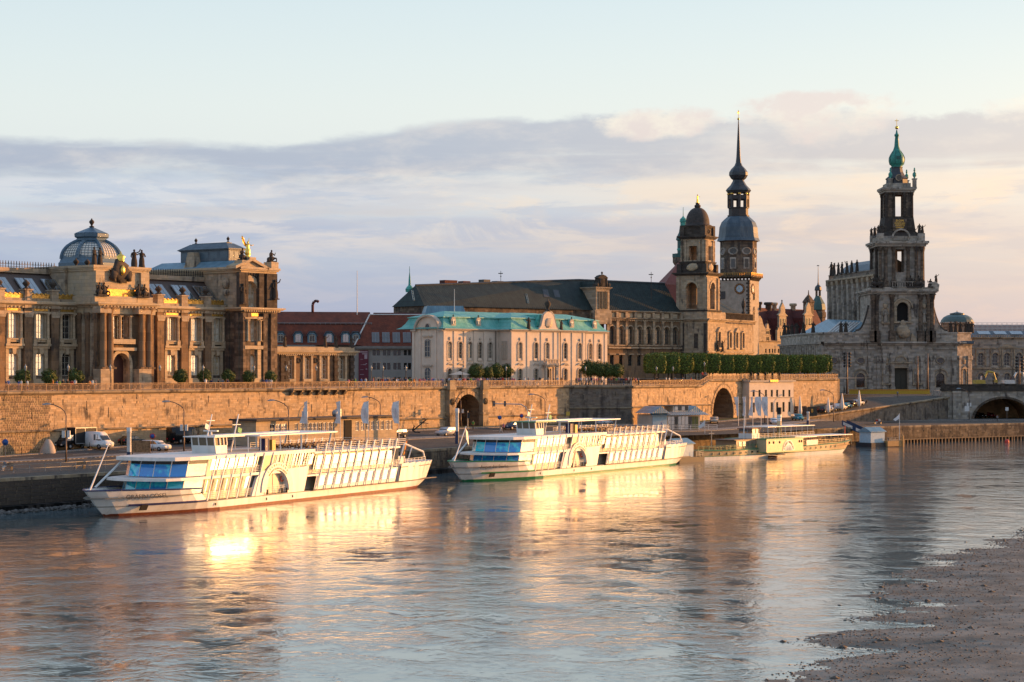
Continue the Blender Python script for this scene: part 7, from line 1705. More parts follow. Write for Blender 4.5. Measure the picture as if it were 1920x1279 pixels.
def excursion_ship(fr,label,trim,name,panel,boot,flagc,sc=1.0):
 gU=M['gship']if sc==1.0 else M['gship2']
 sh=thing('excursion_ship',label,'passenger ship',(fr.X,fr.Y,0),fr.rz,'white excursion ships moored at the quay');W,Bm=M['white'],10.4;b2=Bm/2
 stripe=m_c('trim_'+trim[0],trim[1],.4)
 kb,k0,k1,k2=plan(.3,15,Bm-.6,6,66,3.0),plan(0,15,Bm-.2,7,67,3.6),plan(-1.3,12,Bm,7,69,4.0),plan(-3.2,10.5,Bm,7,70,4.3)
 h=MB();loft(h,kb,k0,-.6,.0);loft(h,k0,k1,0,1.2);h.build('hull',W,sh)
 h=MB();ins=lambda c,d:[(x-d*.5,w+d)for x,w in c]
 kk=[(x0*.67+x1*.33,w0*.67+w1*.33)for(x0,w0),(x1,w1)in zip(k0,k1)]
 loft(h,ins(kb,.02),ins(k0,.02),-.6,.0,0);h.build('boot_top',m_c('boot_'+boot[0],boot[1],.6,var=.3),sh)
 kq=[(x0*.75+x1*.25,w0*.75+w1*.25)for(x0,w0),(x1,w1)in zip(k0,k1)]
 h=MB();loft(h,ins(k0,.015),ins(kq,.015),.0,.30);h.build('water_line_band',stripe if trim[0]=='green' else m_c('boot_'+boot[0],boot[1]),sh)
 # bow bulwark and stern bulwark above the main deck
 n1=[i for i,(x,w)in enumerate(k2)if x<13.2][-1]+1;h=MB();A,B=k1[:n1],k2[:n1]
 for s in(-1,1):
  for i in range(n1-1):
   z=lambda x:3.05-.028*max(0,x)if x<10.6 else 2.2
   q=[(A[i][0],s*A[i][1],1.2),(A[i+1][0],s*A[i+1][1],1.2),(B[i+1][0],s*B[i+1][1],z(B[i+1][0])),(B[i][0],s*B[i][1],z(B[i][0]))];h.add(q if s<0 else q[::-1],[(0,1,2,3)],0,True)
 h.build('bow_bulwark',W,sh)
 h=MB();c=ins(k2[:n1],.05)
 for s in(-1,1):h.path([(x,s*w,3.07-.028*max(0,x))for x,w in c],.09,5)
 h.build('bow_rail',stripe,sh)
 h=MB();c=ins([p for p in k1 if p[0]<13],.06)
 for s in(-1,1):
  for(a,b_),(c_,d)in zip(c[2:-1],c[3:]):h.add([(a,s*b_,1.12),(c_,s*d,1.12),(c_,s*(d+.05),1.36),(a,s*(b_+.05),1.36)],[(0,1,2,3)])
 h.build('bow_stripe',stripe,sh)
 n2=[i for i,(x,w)in enumerate(k2)if x>58.5][0];h=MB();A,B=k1[n2:],k2[n2:]
 for s in(-1,1):
  for i in range(len(A)-1):
   q=[(A[i][0],s*A[i][1],1.25),(A[i+1][0],s*A[i+1][1],1.25),(B[i+1][0]+.3,s*B[i+1][1],3.75),(B[i][0]+.3,s*B[i][1],3.6)];h.add(q if s<0 else q[::-1],[(0,1,2,3)],0,True)
 h.quad((A[-1][0],-A[-1][1],1.25),(A[-1][0],A[-1][1],1.25),(B[-1][0]+.3,B[-1][1],3.75),(B[-1][0]+.3,-B[-1][1],3.75));h.quad((A[0][0],-b2,1.25),(A[0][0],b2,1.25),(A[0][0]+.3,b2,3.6),(A[0][0]+.3,-b2,3.6));h.build('stern_bulwark',W,sh)
 h=MB();deckplate(h,k1,1.22);deckplate(h,[p for p in k2 if p[0]<11.6],2.2);deckplate(h,[p for p in k2 if p[0]>58],3.2);h.build('deck',m_c('grey_green_deck',(.17,.17,.15),.8),sh)
 h=MB();h.box(36,60,-b2-.32,-b2,1.14,1.26);h.box(62,70.5,-4.9,-4.3,1.18,1.3);h.build('rubbing_strake',m_c('dark_strake',(.10,.08,.07),.7),sh)
 # windows in the hull, anchor pocket
 h=MB()
 for x in(14.5,25.5,31.5):h.box(x,x+.18,-b2-.012,-b2+.05,.55,.85)
 h.build('porthole',M['dark'],sh)
 def side(x,lvl=2.2):
  c=k2;
  for(a,wa),(b_,wb)in zip(c[:-1],c[1:]):
   if a<=x<=b_:return wa+(wb-wa)*(x-a)/(b_-a),atan2(-(wb-wa),b_-a)
  return b2,0.0
 w,an=side(2.0);t=text('ship_name',name[0],name[1]*1.15,sh,(.4,-side(.4)[0]*.93-.34,2.0),(radians(82),0,atan2(-(side(4.8)[0]-side(.6)[0]),4.2)),m_c('black_lettering',(.02,.02,.03),.5),'LEFT',.02,1.15)
 w3=2.0;h=MB();h.prism([(0,0),(.95,0),(1.25,.6),(.3,.6)],'y',-.1,.1);o=h.build('anchor_pocket',M['dark'],sh,(2.6,-(k1[0][1]+2.95),.62),atan2(-1.1,3.2));
 # ---- superstructure
 xg=10.0;S=-b2+.55;zM,zM2,zR=3.95,3.2,6.45
 # front glazing: facets round the bow end of the saloon, leaning aft
 fp=[(xg-1.0,4.3),(xg-2.3,2.9),(xg-2.9,1.0),(xg-2.9,-1.0),(xg-2.3,-2.9),(xg-1.0,-4.3),(xg+2.4,-b2+.5)]
 for(za,zb,off)in((2.25,3.75,0.0),(4.15,5.95,1.15*LEAN*1.6)):
  for i,((x0,y0),(x1,y1))in enumerate(zip(fp[:-1],fp[1:])):
   dz=(zb-za)*LEAN*.75;g=MB();lo=zb-.38 if za>4 else zb;f=(lo-za)/(zb-za)
   P=lambda x,y,z:(x+off+dz*(z-za)/(zb-za),y,z)
   l0,l1=Vector((x0,y0,0)).lerp(Vector((x1,y1,0)),.02),Vector((x0,y0,0)).lerp(Vector((x1,y1,0)),.98)
   g.add([P(l0.x,l0.y,za),P(l1.x,l1.y,za),P(l1.x,l1.y,lo),P(l0.x,l0.y,lo)],[(0,1,2,3)]);g.build('bow_window',M['gpale']if i in(0,5)else M['gblue'],sh)
   if lo<zb:g=MB();g.add([P(l0.x,l0.y,lo),P(l1.x,l1.y,lo),P(l1.x,l1.y,zb),P(l0.x,l0.y,zb)],[(0,1,2,3)]);g.build('upper_light',M['glassd'],sh)
   g=MB();g.tube(P(x1,y1,za),P(x1,y1,zb),.06,4);g.build('glazing_bar',W,sh)
   # the bands: mid level, roof edge
 def band(z0,z1,fx,y=-b2,xa=None,xb=36,name='deck_band'):
  h=MB();P=[(fx+2.4,4.9),(fx+.4,4.2),(fx-.5,2.2),(fx-.7,0),(fx-.5,-2.2),(fx+.4,-4.2),(fx+2.4,-4.9),(fx+4.8,-b2),(xb,-b2),(xb,b2),(fx+4.8,b2)];h.prism(P[::-1],'z',z0,z1);return h.build(name,W,sh)
 band(zM-.2,zM+.12,xg-4.4,xb=32.5);band(zR-.42,zR,xg-2.6,xb=37.0,name='roof_deck')
 h=MB();h.box(37,57.5,-b2,b2,zM2-.22,zM2+.02);h.box(32.5,37,-b2+.02,b2-.02,zM2-.2,zM2);h.build('deck_band',W,sh)
 h=MB();h.box(37,59.5,-b2+.1,b2-.1,zR-.62,zR-.36);h.build('roof_deck',W,sh)
 # side walls, set back, with parallelogram windows
 h=MB();h.quad((xg+2.4,S,1.25),(32.4,S,1.25),(32.4,S,zR-.4),(xg+4,S,zR-.4));h.quad((32.4,S+.9,1.25),(60,S,1.25),(60,S+.9,zR-.4),(32.4,S+.9,zR-.4));h.quad((32.4,-S,1.25),(xg+2.4,-S,1.25),(xg+4,-S,zR-.4),(32.4,-S,zR-.4));h.quad((59.8,-S,1.25),(59.8,S,1.25),(59.8,S,zR-.5),(59.8,-S,zR-.5));h.quad((32.4,S+.9,1.25),(32.4,S,1.25),(32.4,S,zR-.4),(32.4,S+.9,zR-.4))
 h.quad((59.8,-S,1.25),(32.4,-S,1.25),(32.4,-S,zR-.4),(59.8,-S,zR-.4));h.build('saloon_wall',m_c('cream_saloon_wall',(.62,.55,.42),.4),sh)
 pitch=2.06;x=xg+4.9;k=0;ml=MB()
 def par(mb,x0,w,z0,z1,y,t=.03):mb.prism([(x0,z0),(x0+w,z0),(x0+w+(z1-z0)*LEAN,z1),(x0+(z1-z0)*LEAN,z1)],'y',y-t,y)
 def key(k,fn):
  kk=('sh',)+k
  if kk not in WC:mb=MB();fn(mb);WC[kk]=mb
  return WC[kk]
 def shared(nm,kk,fn,mat,loc):
  rz_=-radians(2.65)if kk=='AU' and sc==1.0 else 0.0
  kk=('shm',kk,mat.name)
  if kk not in WC:mb=MB();fn(mb);WC[kk]=mb.mesh(nm,mat)
  return link(nm,WC[kk],sh,loc,rz_)
 for i in range(7):
  X=xg+2.55+i*pitch
  for s in(-1,1):shared('mullion',('A',s),lambda m_,s=s:par(m_,0,.15,0,zR-1.25,0 if s<0 else.3,.13),W,(X,s*b2,1.2))
  if i<6:
   d=i in(4,);gm=M['gship']if not d else M['glass']
   if i!=5:
    shared('window','AL',lambda m_:par(m_,0,pitch-.42,0,1.5,0),M['gship2']if gm==M['gship']else gm,(X+.62,S-.01,2.15));shared('window','AU',lambda m_:par(m_,0,pitch-.42,0,1.35,0),gU if gm==M['gship']else gm,(X+1.75,S-.01,4.75))
    for zz,dx in((2.1,.05),(4.7,1.15)):shared('dark_jamb','AJ',lambda m_:par(m_,0,.22,0,1.45,0),M['glassd'],(X+dx+.33,S-.015,zz))
   else:
    shared('gilt_panel','AP',lambda m_:par(m_,0,pitch-.2,0,zR-1.6,0,.25),m_c('pale_gold_panel',(.66,.53,.28),.35),(X+.2,-b2+.28,1.25))
    for j,s in enumerate(panel):text('panel_lettering',s,.42,sh,(X+1.62,-b2,3.0-j*.62),(pi/2,0,0),m_c('brown_lettering',(.25,.17,.08),.5))
 rl=MB();railing(rl,[(xg+3.2,-b2+.12),(31.5,-b2+.12)],1.25,.95,2.06);railing(rl,[(xg+5,-b2+.12),(33.5,-b2+.12)],zM+.1,.85,2.06);rl.build('side_railing',W,sh)
 # paddle arch
 ac_=fr.u(518,-b2)if sc==1.0 else fr.u(1084,-b2);r=2.55;zt_=1.2+.35+r
 h=MB();h.bay(ac_-3.2,ac_+3.2,1.2,4.2,-b2-.06,.8,[(ac_-r,ac_+r,1.22,zt_,r)]);h.prism([(ac_-5.6,1.2),(ac_-3.2,1.2),(ac_-3.2,4.2),(ac_-4.4,3.4)],'y',-b2-.06,-b2+.3);h.prism([(ac_+3.2,1.2),(ac_+6.4,1.2),(ac_+7.6,4.35),(ac_+3.2,4.2)],'y',-b2-.06,-b2+.3);h.build('paddle_box',W,sh)
 h=MB();mold_arch(h,ac_,r+.05,1.55,-b2-.07,1.0,.16,14);h.build('arch_ring',m_c('pearl_white',(.76,.72,.66),.35),sh)
 h=MB();h.box(ac_-r,ac_+r,-b2+.6,-b2+.7,1.22,zt_);h.build('gate',M['gship2'],sh);h=MB();h.box(ac_-.06,ac_+.06,-b2+.5,-b2+.6,1.22,zt_);h.box(ac_-1.4,ac_-1.3,-b2+.5,-b2+.6,1.22,zt_-.3);h.build('gate_bar',M['frame'],sh)
 h=MB()
 for i in range(10):a0_,a1_=pi*i/10,pi*(i+1)/10;h.quad((ac_-r*cos(a0_),-b2+.0,1.55+r*sin(a0_)),(ac_-r*cos(a1_),-b2,1.55+r*sin(a1_)),(ac_-r*cos(a1_),-b2+.75,1.55+r*sin(a1_)),(ac_-r*cos(a0_),-b2+.75,1.55+r*sin(a0_)))
 h.build('arch_lining',W,sh)
 for wi,(word,rr,sz)in enumerate((('SÄCHSISCHE',r+.62,.36),('DAMPFSCHIFFAHRT',r+.16,.34))):
  nl=len(word);sp_=radians(92)
  for j,ch in enumerate(word):a=pi/2+sp_/2-sp_*(j+.5)/nl;q=text('letter',ch,sz,sh,(ac_+rr*cos(a),-b2-.26,1.55+rr*sin(a)),(pi/2,pi/2-a,0),m_c('gold_lettering',(.55,.42,.20),.4))
 h=MB();mr=[(1.2+.25*j)for j in range(1)];
 o=MB();o.lathe([(.33,-.1),(.42,0),(.33,.1),(.24,0),(.33,-.1)],14,cap=False);q=o.build('life_ring',m_c('orange_red',(.65,.09,.04),.5),sh,(ac_+1.9,-b2+.35,3.0));q.rotation_euler=(pi/2,0,0)
 for dx in(-2.2,1.2,2.25):h=MB();h.tube((0,0,0),(0,0,.6),.12,6);h.build('bollard',M['black'],sh,(ac_+dx,-b2-.1,1.25))
 # upper windows over the arch, stairs
 X=xg+2.55+7*pitch
 for i in range(5):
  XX=X+.9+i*1.9
  if XX>35.5:break
  shared('window','AU2',lambda m_:par(m_,0,1.5,0,1.5,0),M['gship2'],(XX,S-.01,4.5));shared('mullion','M3',lambda m_:par(m_,0,.18,0,2.1,0,.12),W,(XX-.55,-b2+.2,3.95))
 st_=MB()
 for i in range(9):st_.box(34.0+i*.3,34.45+i*.3,-b2+.15,-b2+.9,3.4+i*.3,3.46+i*.3)
 for j in(0,1):st_.tube((33.9,-b2+.15+j*.8,3.2),(36.9,-b2+.15+j*.8,6.3),.06,4)
 st_.build('stairs',W,sh)
 # aft part: ten mullions, two rows
 for i in range(10):
  X=37.2+i*pitch
  for s in(-1,1):shared('mullion',('B',s),lambda m_,s=s:par(m_,0,.15,0,5.95,0 if s<0 else.3,.13),W,(X,s*(b2+.02),1.25))
  if i<10:
   shared('window','BL',lambda m_:par(m_,0,pitch-.5,0,1.35,0),M['gship2']if sc==1.0 else M['glassd'],(X+.55,-b2+.10,1.7));shared('dark_jamb','BJ',lambda m_:par(m_,0,.24,0,1.45,0),M['glassd'],(X+.27,-b2+.09,1.65))
   shared('window','BU',lambda m_:par(m_,0,pitch-.55,0,1.75,0),M['gship2']if not(i in(3,4,5,6)and sc!=1.0)else M['glassd'],(X+1.25,S+.55,3.75));shared('dark_jamb','BJ2',lambda m_:par(m_,0,.26,0,1.75,0),M['glassd'],(X+.92,S+.54,3.75))
 h=MB();h.quad((36.8,-b2+.12,1.25),(58,-b2+.12,1.25),(58.9,-b2+.12,zM2),(37.6,-b2+.12,zM2));h.quad((58,b2-.12,1.25),(36.8,b2-.12,1.25),(37.6,b2-.12,zM2),(58.9,b2-.12,zM2));h.build('lower_side',W,sh)
 rl=MB();railing(rl,[(37.4,-b2+.1),(60.5,-b2+.1)],zM2+.05,.95,2.06,.03,5);railing(rl,[(60.5,-b2+.1),(69,-3.9)],3.7,.5,1.5,.03,2);rl.build('side_railing',W,sh)
 rl=MB();railing(rl,[(37.6,b2-.1),(61,b2-.1),(61,-b2+.1),(37.6,-b2+.1)],zR-.4,1.0,2.06,.03,4);rl.build('roof_railing',M['whited'],sh)
 # roof: canopy, benches, wheelhouse, radar mast, masts
 cn=MB();P=[(26.5,-3.6),(44.5,-3.9),(46,-3.2),(46,3.2),(44.5,3.9),(26.5,3.6)];cn.prism(P,'z',8.35,8.5);cn.prism([(x-6,y*.3)for x,y in P[:3]]+[(x-6,y*.3)for x,y in P[3:]],'z',8.5,8.62);cn.build('sun_canopy',W,sh)
 for x in(24.2,27,31.5,36.5,43.5):
  for s in(-1,1):p=MB();p.tube((x-.4*(x>40),s*3.4,zR-.3),(x+.4*(x>40),s*3.4,8.36),.07 if x<36 else.13,5);p.build('canopy_post',W,sh)
 ft=MB()
 for i in range(11):
  for yy in(-2.6,-1.0,.8,2.4):
   x=38.2+i*1.9;ft.box(x,x+1.2,yy-.45,yy+.45,zR+.28,zR+.34);ft.box(x+.5,x+.6,yy-.05,yy+.05,zR-.3,zR+.28)
   for s in(-1,1):ft.box(x+.1,x+.5,yy+s*.7-.2,yy+s*.7+.2,zR+.0,zR+.06);ft.box(x+.1,x+.5,yy+s*.9-.02,yy+s*.9+.02,zR,zR+.5)
 ft.build('deck_furniture',m_c('dark_red_brown_furniture',(.09,.04,.03),.6),sh,kind='stuff')
 bx_=MB();bx_.box(29.6,30.5,-2.4,-1.5,zR,zR+1.5);bx_.build('blue_locker',m_c('navy_locker',(.01,.015,.11),.5),sh);bx_=MB();bx_.box(31.2,32,-2.4,-1.6,zR,zR+1.3);bx_.build('yellow_locker',m_c('yellow_locker',(.55,.36,.08),.5),sh)
 wx0=fr.u(404 if sc==1.0 else 1005,-1.75);wx1=wx0+2.5;wh=MB();wh.prism([(wx0+.15,zR),(wx1,zR),(wx1,zR+.95),(wx0-.05,zR+.95)],'y',-1.75,1.75)
 for x,y in((wx0-.12,-1.7),(wx0-.12,1.6),(wx0-.1,.6),(wx0-.1,-.6),(wx0+.9,-1.75),(wx0+1.7,-1.75),(wx1-.1,-1.75),(wx1-.1,1.65)):wh.prism([(x,zR+.95),(x+.12,zR+.95),(x-.05,zR+1.95),(x-.17,zR+1.95)],'y',y-.07,y+.07)
 wh.build('wheelhouse',W,sh)
 g=MB();g.prism([(wx0-.02,zR+.95),(wx1-.08,zR+.95),(wx1-.12,zR+1.93),(wx0-.22,zR+1.93)],'y',-1.66,1.66);g.build('wheelhouse_window',m_c('tan_wheelhouse_glass',(.16,.12,.07),.15),sh)
 g=MB();g.prism([(wx0-1.0,-2.3),(wx1+2.8,-2.5),(wx1+2.8,2.5),(wx0-1.0,2.3)],'z',zR+1.95,zR+2.07);g.build('wheelhouse_roof',W if trim[0]!='green' else stripe,sh)
 g=MB();g.tube((wx0+1.6,0,zR+2.0),(wx0+1.6,0,zR+2.6),.18,8,.12);g.box(wx0+1.4,wx0+1.8,-1.0,1.0,zR+2.6,zR+2.75);g.build('radar',W,sh)
 for x,hh in((wx0+.5,2.7),(wx0+5.6,4.6)):
  g=MB();z0=zR+2.0 if x<wx0+2 else zR;g.tube((x,-.2,z0),(x+hh*.38,-.2,z0+hh),.11,6,.08);zz=z0+hh*.72;xx=x+hh*.38*.72;g.tube((xx-.9,-.2,zz),(xx+.9,-.2,zz),.05,4);g.build('mast',W,sh)
  g=MB();g.prism([(0,0),(.75,-.25),(.95,.35),(.15,.6)],'y',0,.03);g.build('pennant',m_c('green_white_flag',(.05,.30,.10),.6)if hh>3 else M['whited'],sh,(xx+.3 if hh>3 else xx-1.2,-.2,zz-.9))
  # bow mast, stern gear with national flag
 g=MB();g.tube((-2.6,0,3.0),(.9,0,8.2),.12,6,.06);g.build('bow_staff',W,sh)
 if trim[0]=='green':g=MB();g.prism([(0,0),(.3,-1.7),(1.0,-2.6),(.7,-.6)],'y',0,.04);g.build('bow_flag',M['whited'],sh,(.75,0,7.9))
 g=MB()
 g.tube((3.6,4.1,2.9),(xg-.4,4.3,zR-.3),.13,5)
 g.build('bow_strut',W,sh)
 g=MB()
 for s in(-1,1):g.tube((61.6,s*3.6,1.6+1.6),(63.4,s*3.6,zR-.2),.12,5);g.path([(63.4,s*3.6,zR-.2),(69.6,s*3.2,4.9),(70.0,s*3.2,4.1)],.13,5);g.tube((64.0,s*3.6,3.2),(65.6,s*3.6,5.8),.09,5)
 g.box(62,68,-1.2,1.2,3.3,4.3);g.build('stern_davit',W,sh)
 if trim[0]!='green':
  g=MB();g.tube((66.2,-2,3.3),(67.3,-2,6.9),.05,5);g.build('flag_staff',M['wood'],sh)
  for i,cc in enumerate(((.01,.01,.01),(.5,.02,.01),(.75,.42,.03))):
   g=MB();g.prism([(67.15-.18*i-.05,6.7-.12*i),(66.95-.18*i-.05,6.6-.12*i),(66.15-.18*i,4.7-.1*i),(66.35-.18*i,4.8-.1*i)],'y',-2.1,-2.06);g.build('flag_stripe',m_c('flag%d'%i,cc,.7),sh)
 h=MB();h.box(64.6,66.2,-4.55,-4.5,2.3,3.1);h.build('vent_grille',m_c('grey_grille',(.35,.32,.30),.6),sh);return sh
F1=Fr(194.7,229,26);F2=Fr(868,301.4,29.6)
excursion_ship(F1,'nearest white excursion ship with blue trim and blue bow glazing, moored on the left',('blue',(.01,.015,.10)),('GRÄFIN COSEL',.62),('GRÄFIN','COSEL'),('rust',(.20,.05,.02)),None)
excursion_ship(F2,'second white excursion ship with green hull stripe, moored in the middle',('green',(.01,.20,.07)),('August der Starke',.55),('AUGUST','STARKE'),('brownred',(.12,.04,.02)),None,.99)
# ---------------------------------------------------------------- paddle steamer
F3s=Fr(1293,368.8,39.9);ps=thing('paddle_steamer','cream and green paddle steamer with tan funnel and open decks','steamer',(F3s.X,F3s.Y,0),F3s.rz)
tan_=m_c('cream_tan_paint',(.55,.42,.24),.45);grn=m_c('steamer_green',(.03,.22,.10),.45)
B_=5.4;a,b,c=plan(.4,12,B_-.6,10,51,1.2),plan(0,12,B_,11,53,1.2),plan(-.9,11,B_+.3,9,55.5,.8)
h=MB();loft(h,a,b,-.5,.75);h.build('lower_hull',M['white'],ps);zt_=lambda x:1.75+.0007*max(0,x-25)**2*1.0+.02*max(0,6-x)
h=MB();loft(h,b,c,.75,zt_);h.build('hull',tan_,ps)
for s in(-1,1):h=MB();h.path([(x,s*(w+.04),zt_(x)+.05)for x,w in c],.10,5);h.path([(x,s*(w+.03),.76)for x,w in b],.06,5);h.path([(x-.05*0,s*(w+.02),-.02)for x,w in a],.08,5);h.build('green_gunwale',grn,ps)
if 1:h=MB();deckplate(h,[(x,w*.98)for x,w in c],1.7);h.build('deck',m_c('deck_planks',(.30,.20,.12),.8),ps)
h=MB();ws=[]
for i in range(16):
 x=5+i*1.9
 if 19<x<31:continue
 ws.append(x)
for x in ws+[31.5+1.9*i for i in range(9)]:
 w=min(B_/2+.1,(B_+.15)/2*((x+.5)/11.5)**.62)if x<11 else B_/2+.08
 if x>46:w-=(x-46)**2*.022
 q=MB();q.box(-.3,.3,-.05,.05,0,.45);q.build('hull_window',M['glassd'],ps,(x,-w-.02,1.0+.02*max(0,x-30)))
px0,px1=F3s.u(1437,-4.6),F3s.u(1506,-4.6);pm_=(px0+px1)/2
h=MB();h.box(px0,px1,-4.6,-2.4,1.2,3.5);h.box(px0,px1,2.4,4.6,1.2,3.5);h.build('paddle_box',tan_,ps);h=MB();h.box(px0-.15,px1+.15,-4.75,4.75,1.05,1.2);h.box(px0-.1,px1+.1,-4.7,4.7,3.5,3.65);h.build('sponson',grn,ps)
h=MB();h.lathe([(0,0),(1.85,0),(1.85,.08),(0,.08)],24);
arcp=[(pm_+1.2+2.0*cos(pi*i/16),1.3+2.0*sin(pi*i/16))for i in range(17)];h=MB();h.prism(arcp,'y',-4.68,-4.6);h.build('name_fan',M['white'],ps)
h=MB();h.prism([(pm_+1.2+1.25*cos(pi*i/12),1.3+1.1*sin(pi*i/12))for i in range(13)],'y',-4.70,-4.681);h.build('city_emblem',m_c('pale_blue_emblem',(.20,.42,.60),.5),ps)
for i,(dx,hh)in enumerate(((-.7,.35),(-.35,.75),(.1,.55),(.45,.9),(.8,.4))):q=MB();q.prism([(-.12,0),(.12,0),(.1,hh*.6),(0,hh),(-.1,hh*.6)],'y',-.02,0);q.build('emblem_tower',m_c('emblem_blue',(.03,.12,.30),.5),ps,(pm_+1.2+dx,-4.705,1.35))
wd='STADT WEHLEN'
for j,chh in enumerate(wd):
 an=pi*(.93-.86*j/(len(wd)-1))
 if chh!=' ':text('letter',chh,.55,ps,(pm_+1.2+1.42*cos(an),-4.72,1.3+1.42*sin(an)),(pi/2,pi/2-an,0),m_c('black_lettering',(.02,.02,.03)))
for x in(px0+1.0,px0+2.5,px0+4.6,px1-1.4,px1-.6):q=MB();q.lathe([(.2,-.05),(.26,0),(.2,.05)],10);q=q.build('porthole',M['dark'],ps,(x,-4.63,2.95));q.rotation_euler=(pi/2,0,0)
h=MB();h.tube((pm_-2.6,-4.5,.2),(pm_-2.6,4.5,.2),.2,6)
for i in range(10):a_=i*pi/5;h.box(pm_-.9+1.15*cos(a_)-.25,pm_-.9+1.15*cos(a_)+.25,-4.4,-2.7,.55+1.15*sin(a_)-.05,.55+1.15*sin(a_)+.05)
h.build('paddle_wheel',m_c('paddle_red_brown',(.12,.02,.015),.6),ps)
z5=5.75;h=MB();x0c,x1c=F3s.u(1438,-2.5),F3s.u(1526,-2.5);h.box(x0c,x1c,-2.7,2.7,z5,z5+.12);h.build('upper_awning',M['white'],ps)
h=MB();h.box(px0,x1c+1,-2.6,2.6,3.5,3.62);h.build('upper_deck',M['whited'],ps)
x2c,x3c=F3s.u(1490,-2.5),F3s.u(1598,-2.5);h=MB();h.box(x2c,x3c,-2.6,2.6,3.62,3.74);h.build('aft_awning',M['white'],ps)
for i in range(9):
 for s in(-1,1):
  x=x0c+.3+(x1c-x0c-.6)*i/8;q=MB();q.tube((0,0,0),(0,0,z5-3.6),.05,5);q.build('awning_post',M['whited'],ps,(x,s*2.5,3.6));x=x2c+1+(x3c-x2c-1.2)*i/8;q=MB();q.tube((0,0,0),(0,0,2.0),.06,5);q.build('awning_post',tan_,ps,(x,s*2.4,1.7))
rl=MB();railing(rl,[(1,-1.2),(8,-2.5),(px0,-2.6)],1.75,.95,1.5,.03,3);rl.build('fore_railing',grn,ps);rl=MB();railing(rl,[(px1,-2.6),(46,-2.6),(54.5,-1.1),(54.5,1.1),(46,2.6)],1.9,1.0,1.5,.04,3);rl.build('aft_railing',tan_,ps)
rl=MB();railing(rl,[(px0,-2.55),(x1c,-2.55)],3.62,.95,1.3,.03,3);rl.build('upper_railing',M['whited'],ps)
ft=MB();
for i in range(22):
 for yy in(-1.5,0,1.5):x=(6+i*.9 if i<11 else 34+(i-11)*1.5);z=1.75;ft.box(x,x+.55,yy-.4,yy+.4,z+.65,z+.7);ft.box(x+.2,x+.3,yy-.04,yy+.04,z,z+.65)
ft.build('deck_furniture',m_c('light_wood_furniture',(.35,.22,.11),.6),ps,kind='stuff')
h=MB();h.box(F3s.u(1378,-2),px0,-2.3,2.3,1.7,3.55);h.build('forward_cabin',m_c('cabin_brown_cream',(.34,.25,.17),.5),ps);h=MB();h.box(F3s.u(1373,-2),px0+.2,-2.5,2.5,3.55,3.68);h.build('cabin_roof',m_c('brown_roof',(.15,.10,.07),.6),ps)
for i in range(5):q=MB();q.box(-.45,.45,-.04,.04,0,.85);q.build('cabin_window',M['glass'],ps,(F3s.u(1378,-2)+1.2+i*1.35,-2.33,2.4))
h=MB();wx=F3s.u(1410,-1.5);h.box(wx,wx+2.6,-1.5,1.5,3.68,4.65);h.build('wheelhouse',M['white'],ps);h=MB();h.box(wx+.05,wx+2.55,-1.45,1.45,4.65,5.45);h.build('wheelhouse_window',M['glass'],ps);h=MB();h.box(wx-.2,wx+2.8,-1.7,1.7,5.45,5.6)
for x in(wx,wx+1.3,wx+2.5):h.box(x,x+.12,-1.52,-1.4,4.65,5.45)
h.build('wheelhouse_frame',m_c('mahogany',(.10,.025,.015),.5),ps)
fx_=F3s.u(1461,0);h=MB();h.lathe([(.42,3.6),(.42,8.1)],16,fx_,0);h.build('funnel',tan_,ps);h=MB();h.lathe([(.45,7.0),(.45,7.35)],16,fx_,0);h.lathe([(.45,7.55),(.45,7.9)],16,fx_,0);h.lathe([(.455,6.75),(.455,6.95)],16,fx_,0);h.build('funnel_band',M['white'],ps);h=MB();h.lathe([(.44,8.1),(.44,9.3),(.5,9.35),(.44,9.4)],16,fx_,0);h.build('funnel_top',M['black'],ps)
h=MB();h.lathe([(.455,7.37),(.455,7.53)],16,fx_,0);h.build('funnel_blue_band',m_c('sky_blue_band',(.25,.52,.62),.5),ps)
h=MB();u=F3s.u(1394,0);h.tube((u,0,1.7),(u+.3,0,8.0),.16,6,.08);h.build('mast',M['white'],ps);h=MB();u=F3s.u(1334,0);h.tube((u,0,1.7),(u,0,5.6),.08,6);h.tube((u-.9,0,4.9),(u+.9,0,4.9),.05,5);h.build('fore_mast',M['galv'],ps)
h=MB();u=54.6;h.tube((u,0,2.2),(u+.3,0,5.6),.05,5);h.build('ensign_staff',M['wood'],ps);h=MB();h.prism([(u+.2,5.4),(u+.35,5.3),(u+.3,3.1),(u+.05,3.3)],'y',-.03,.03);h.build('ensign',m_c('flag1',0),ps)
h=MB();u=F3s.u(1520,-2.7);h.box(u-1.6,u+2.6,-2.75,-2.65,1.95,3.0);h.build('deck_board',M['whited'],ps);h=MB();h.lathe([(.42,-.1),(.55,0),(.42,.1),(.3,0),(.42,-.1)],14,cap=False);q=h.build('tyre_fender',M['black'],ps,(1.9,-1.25,1.0));q.rotation_euler=(pi/2,0,.6)
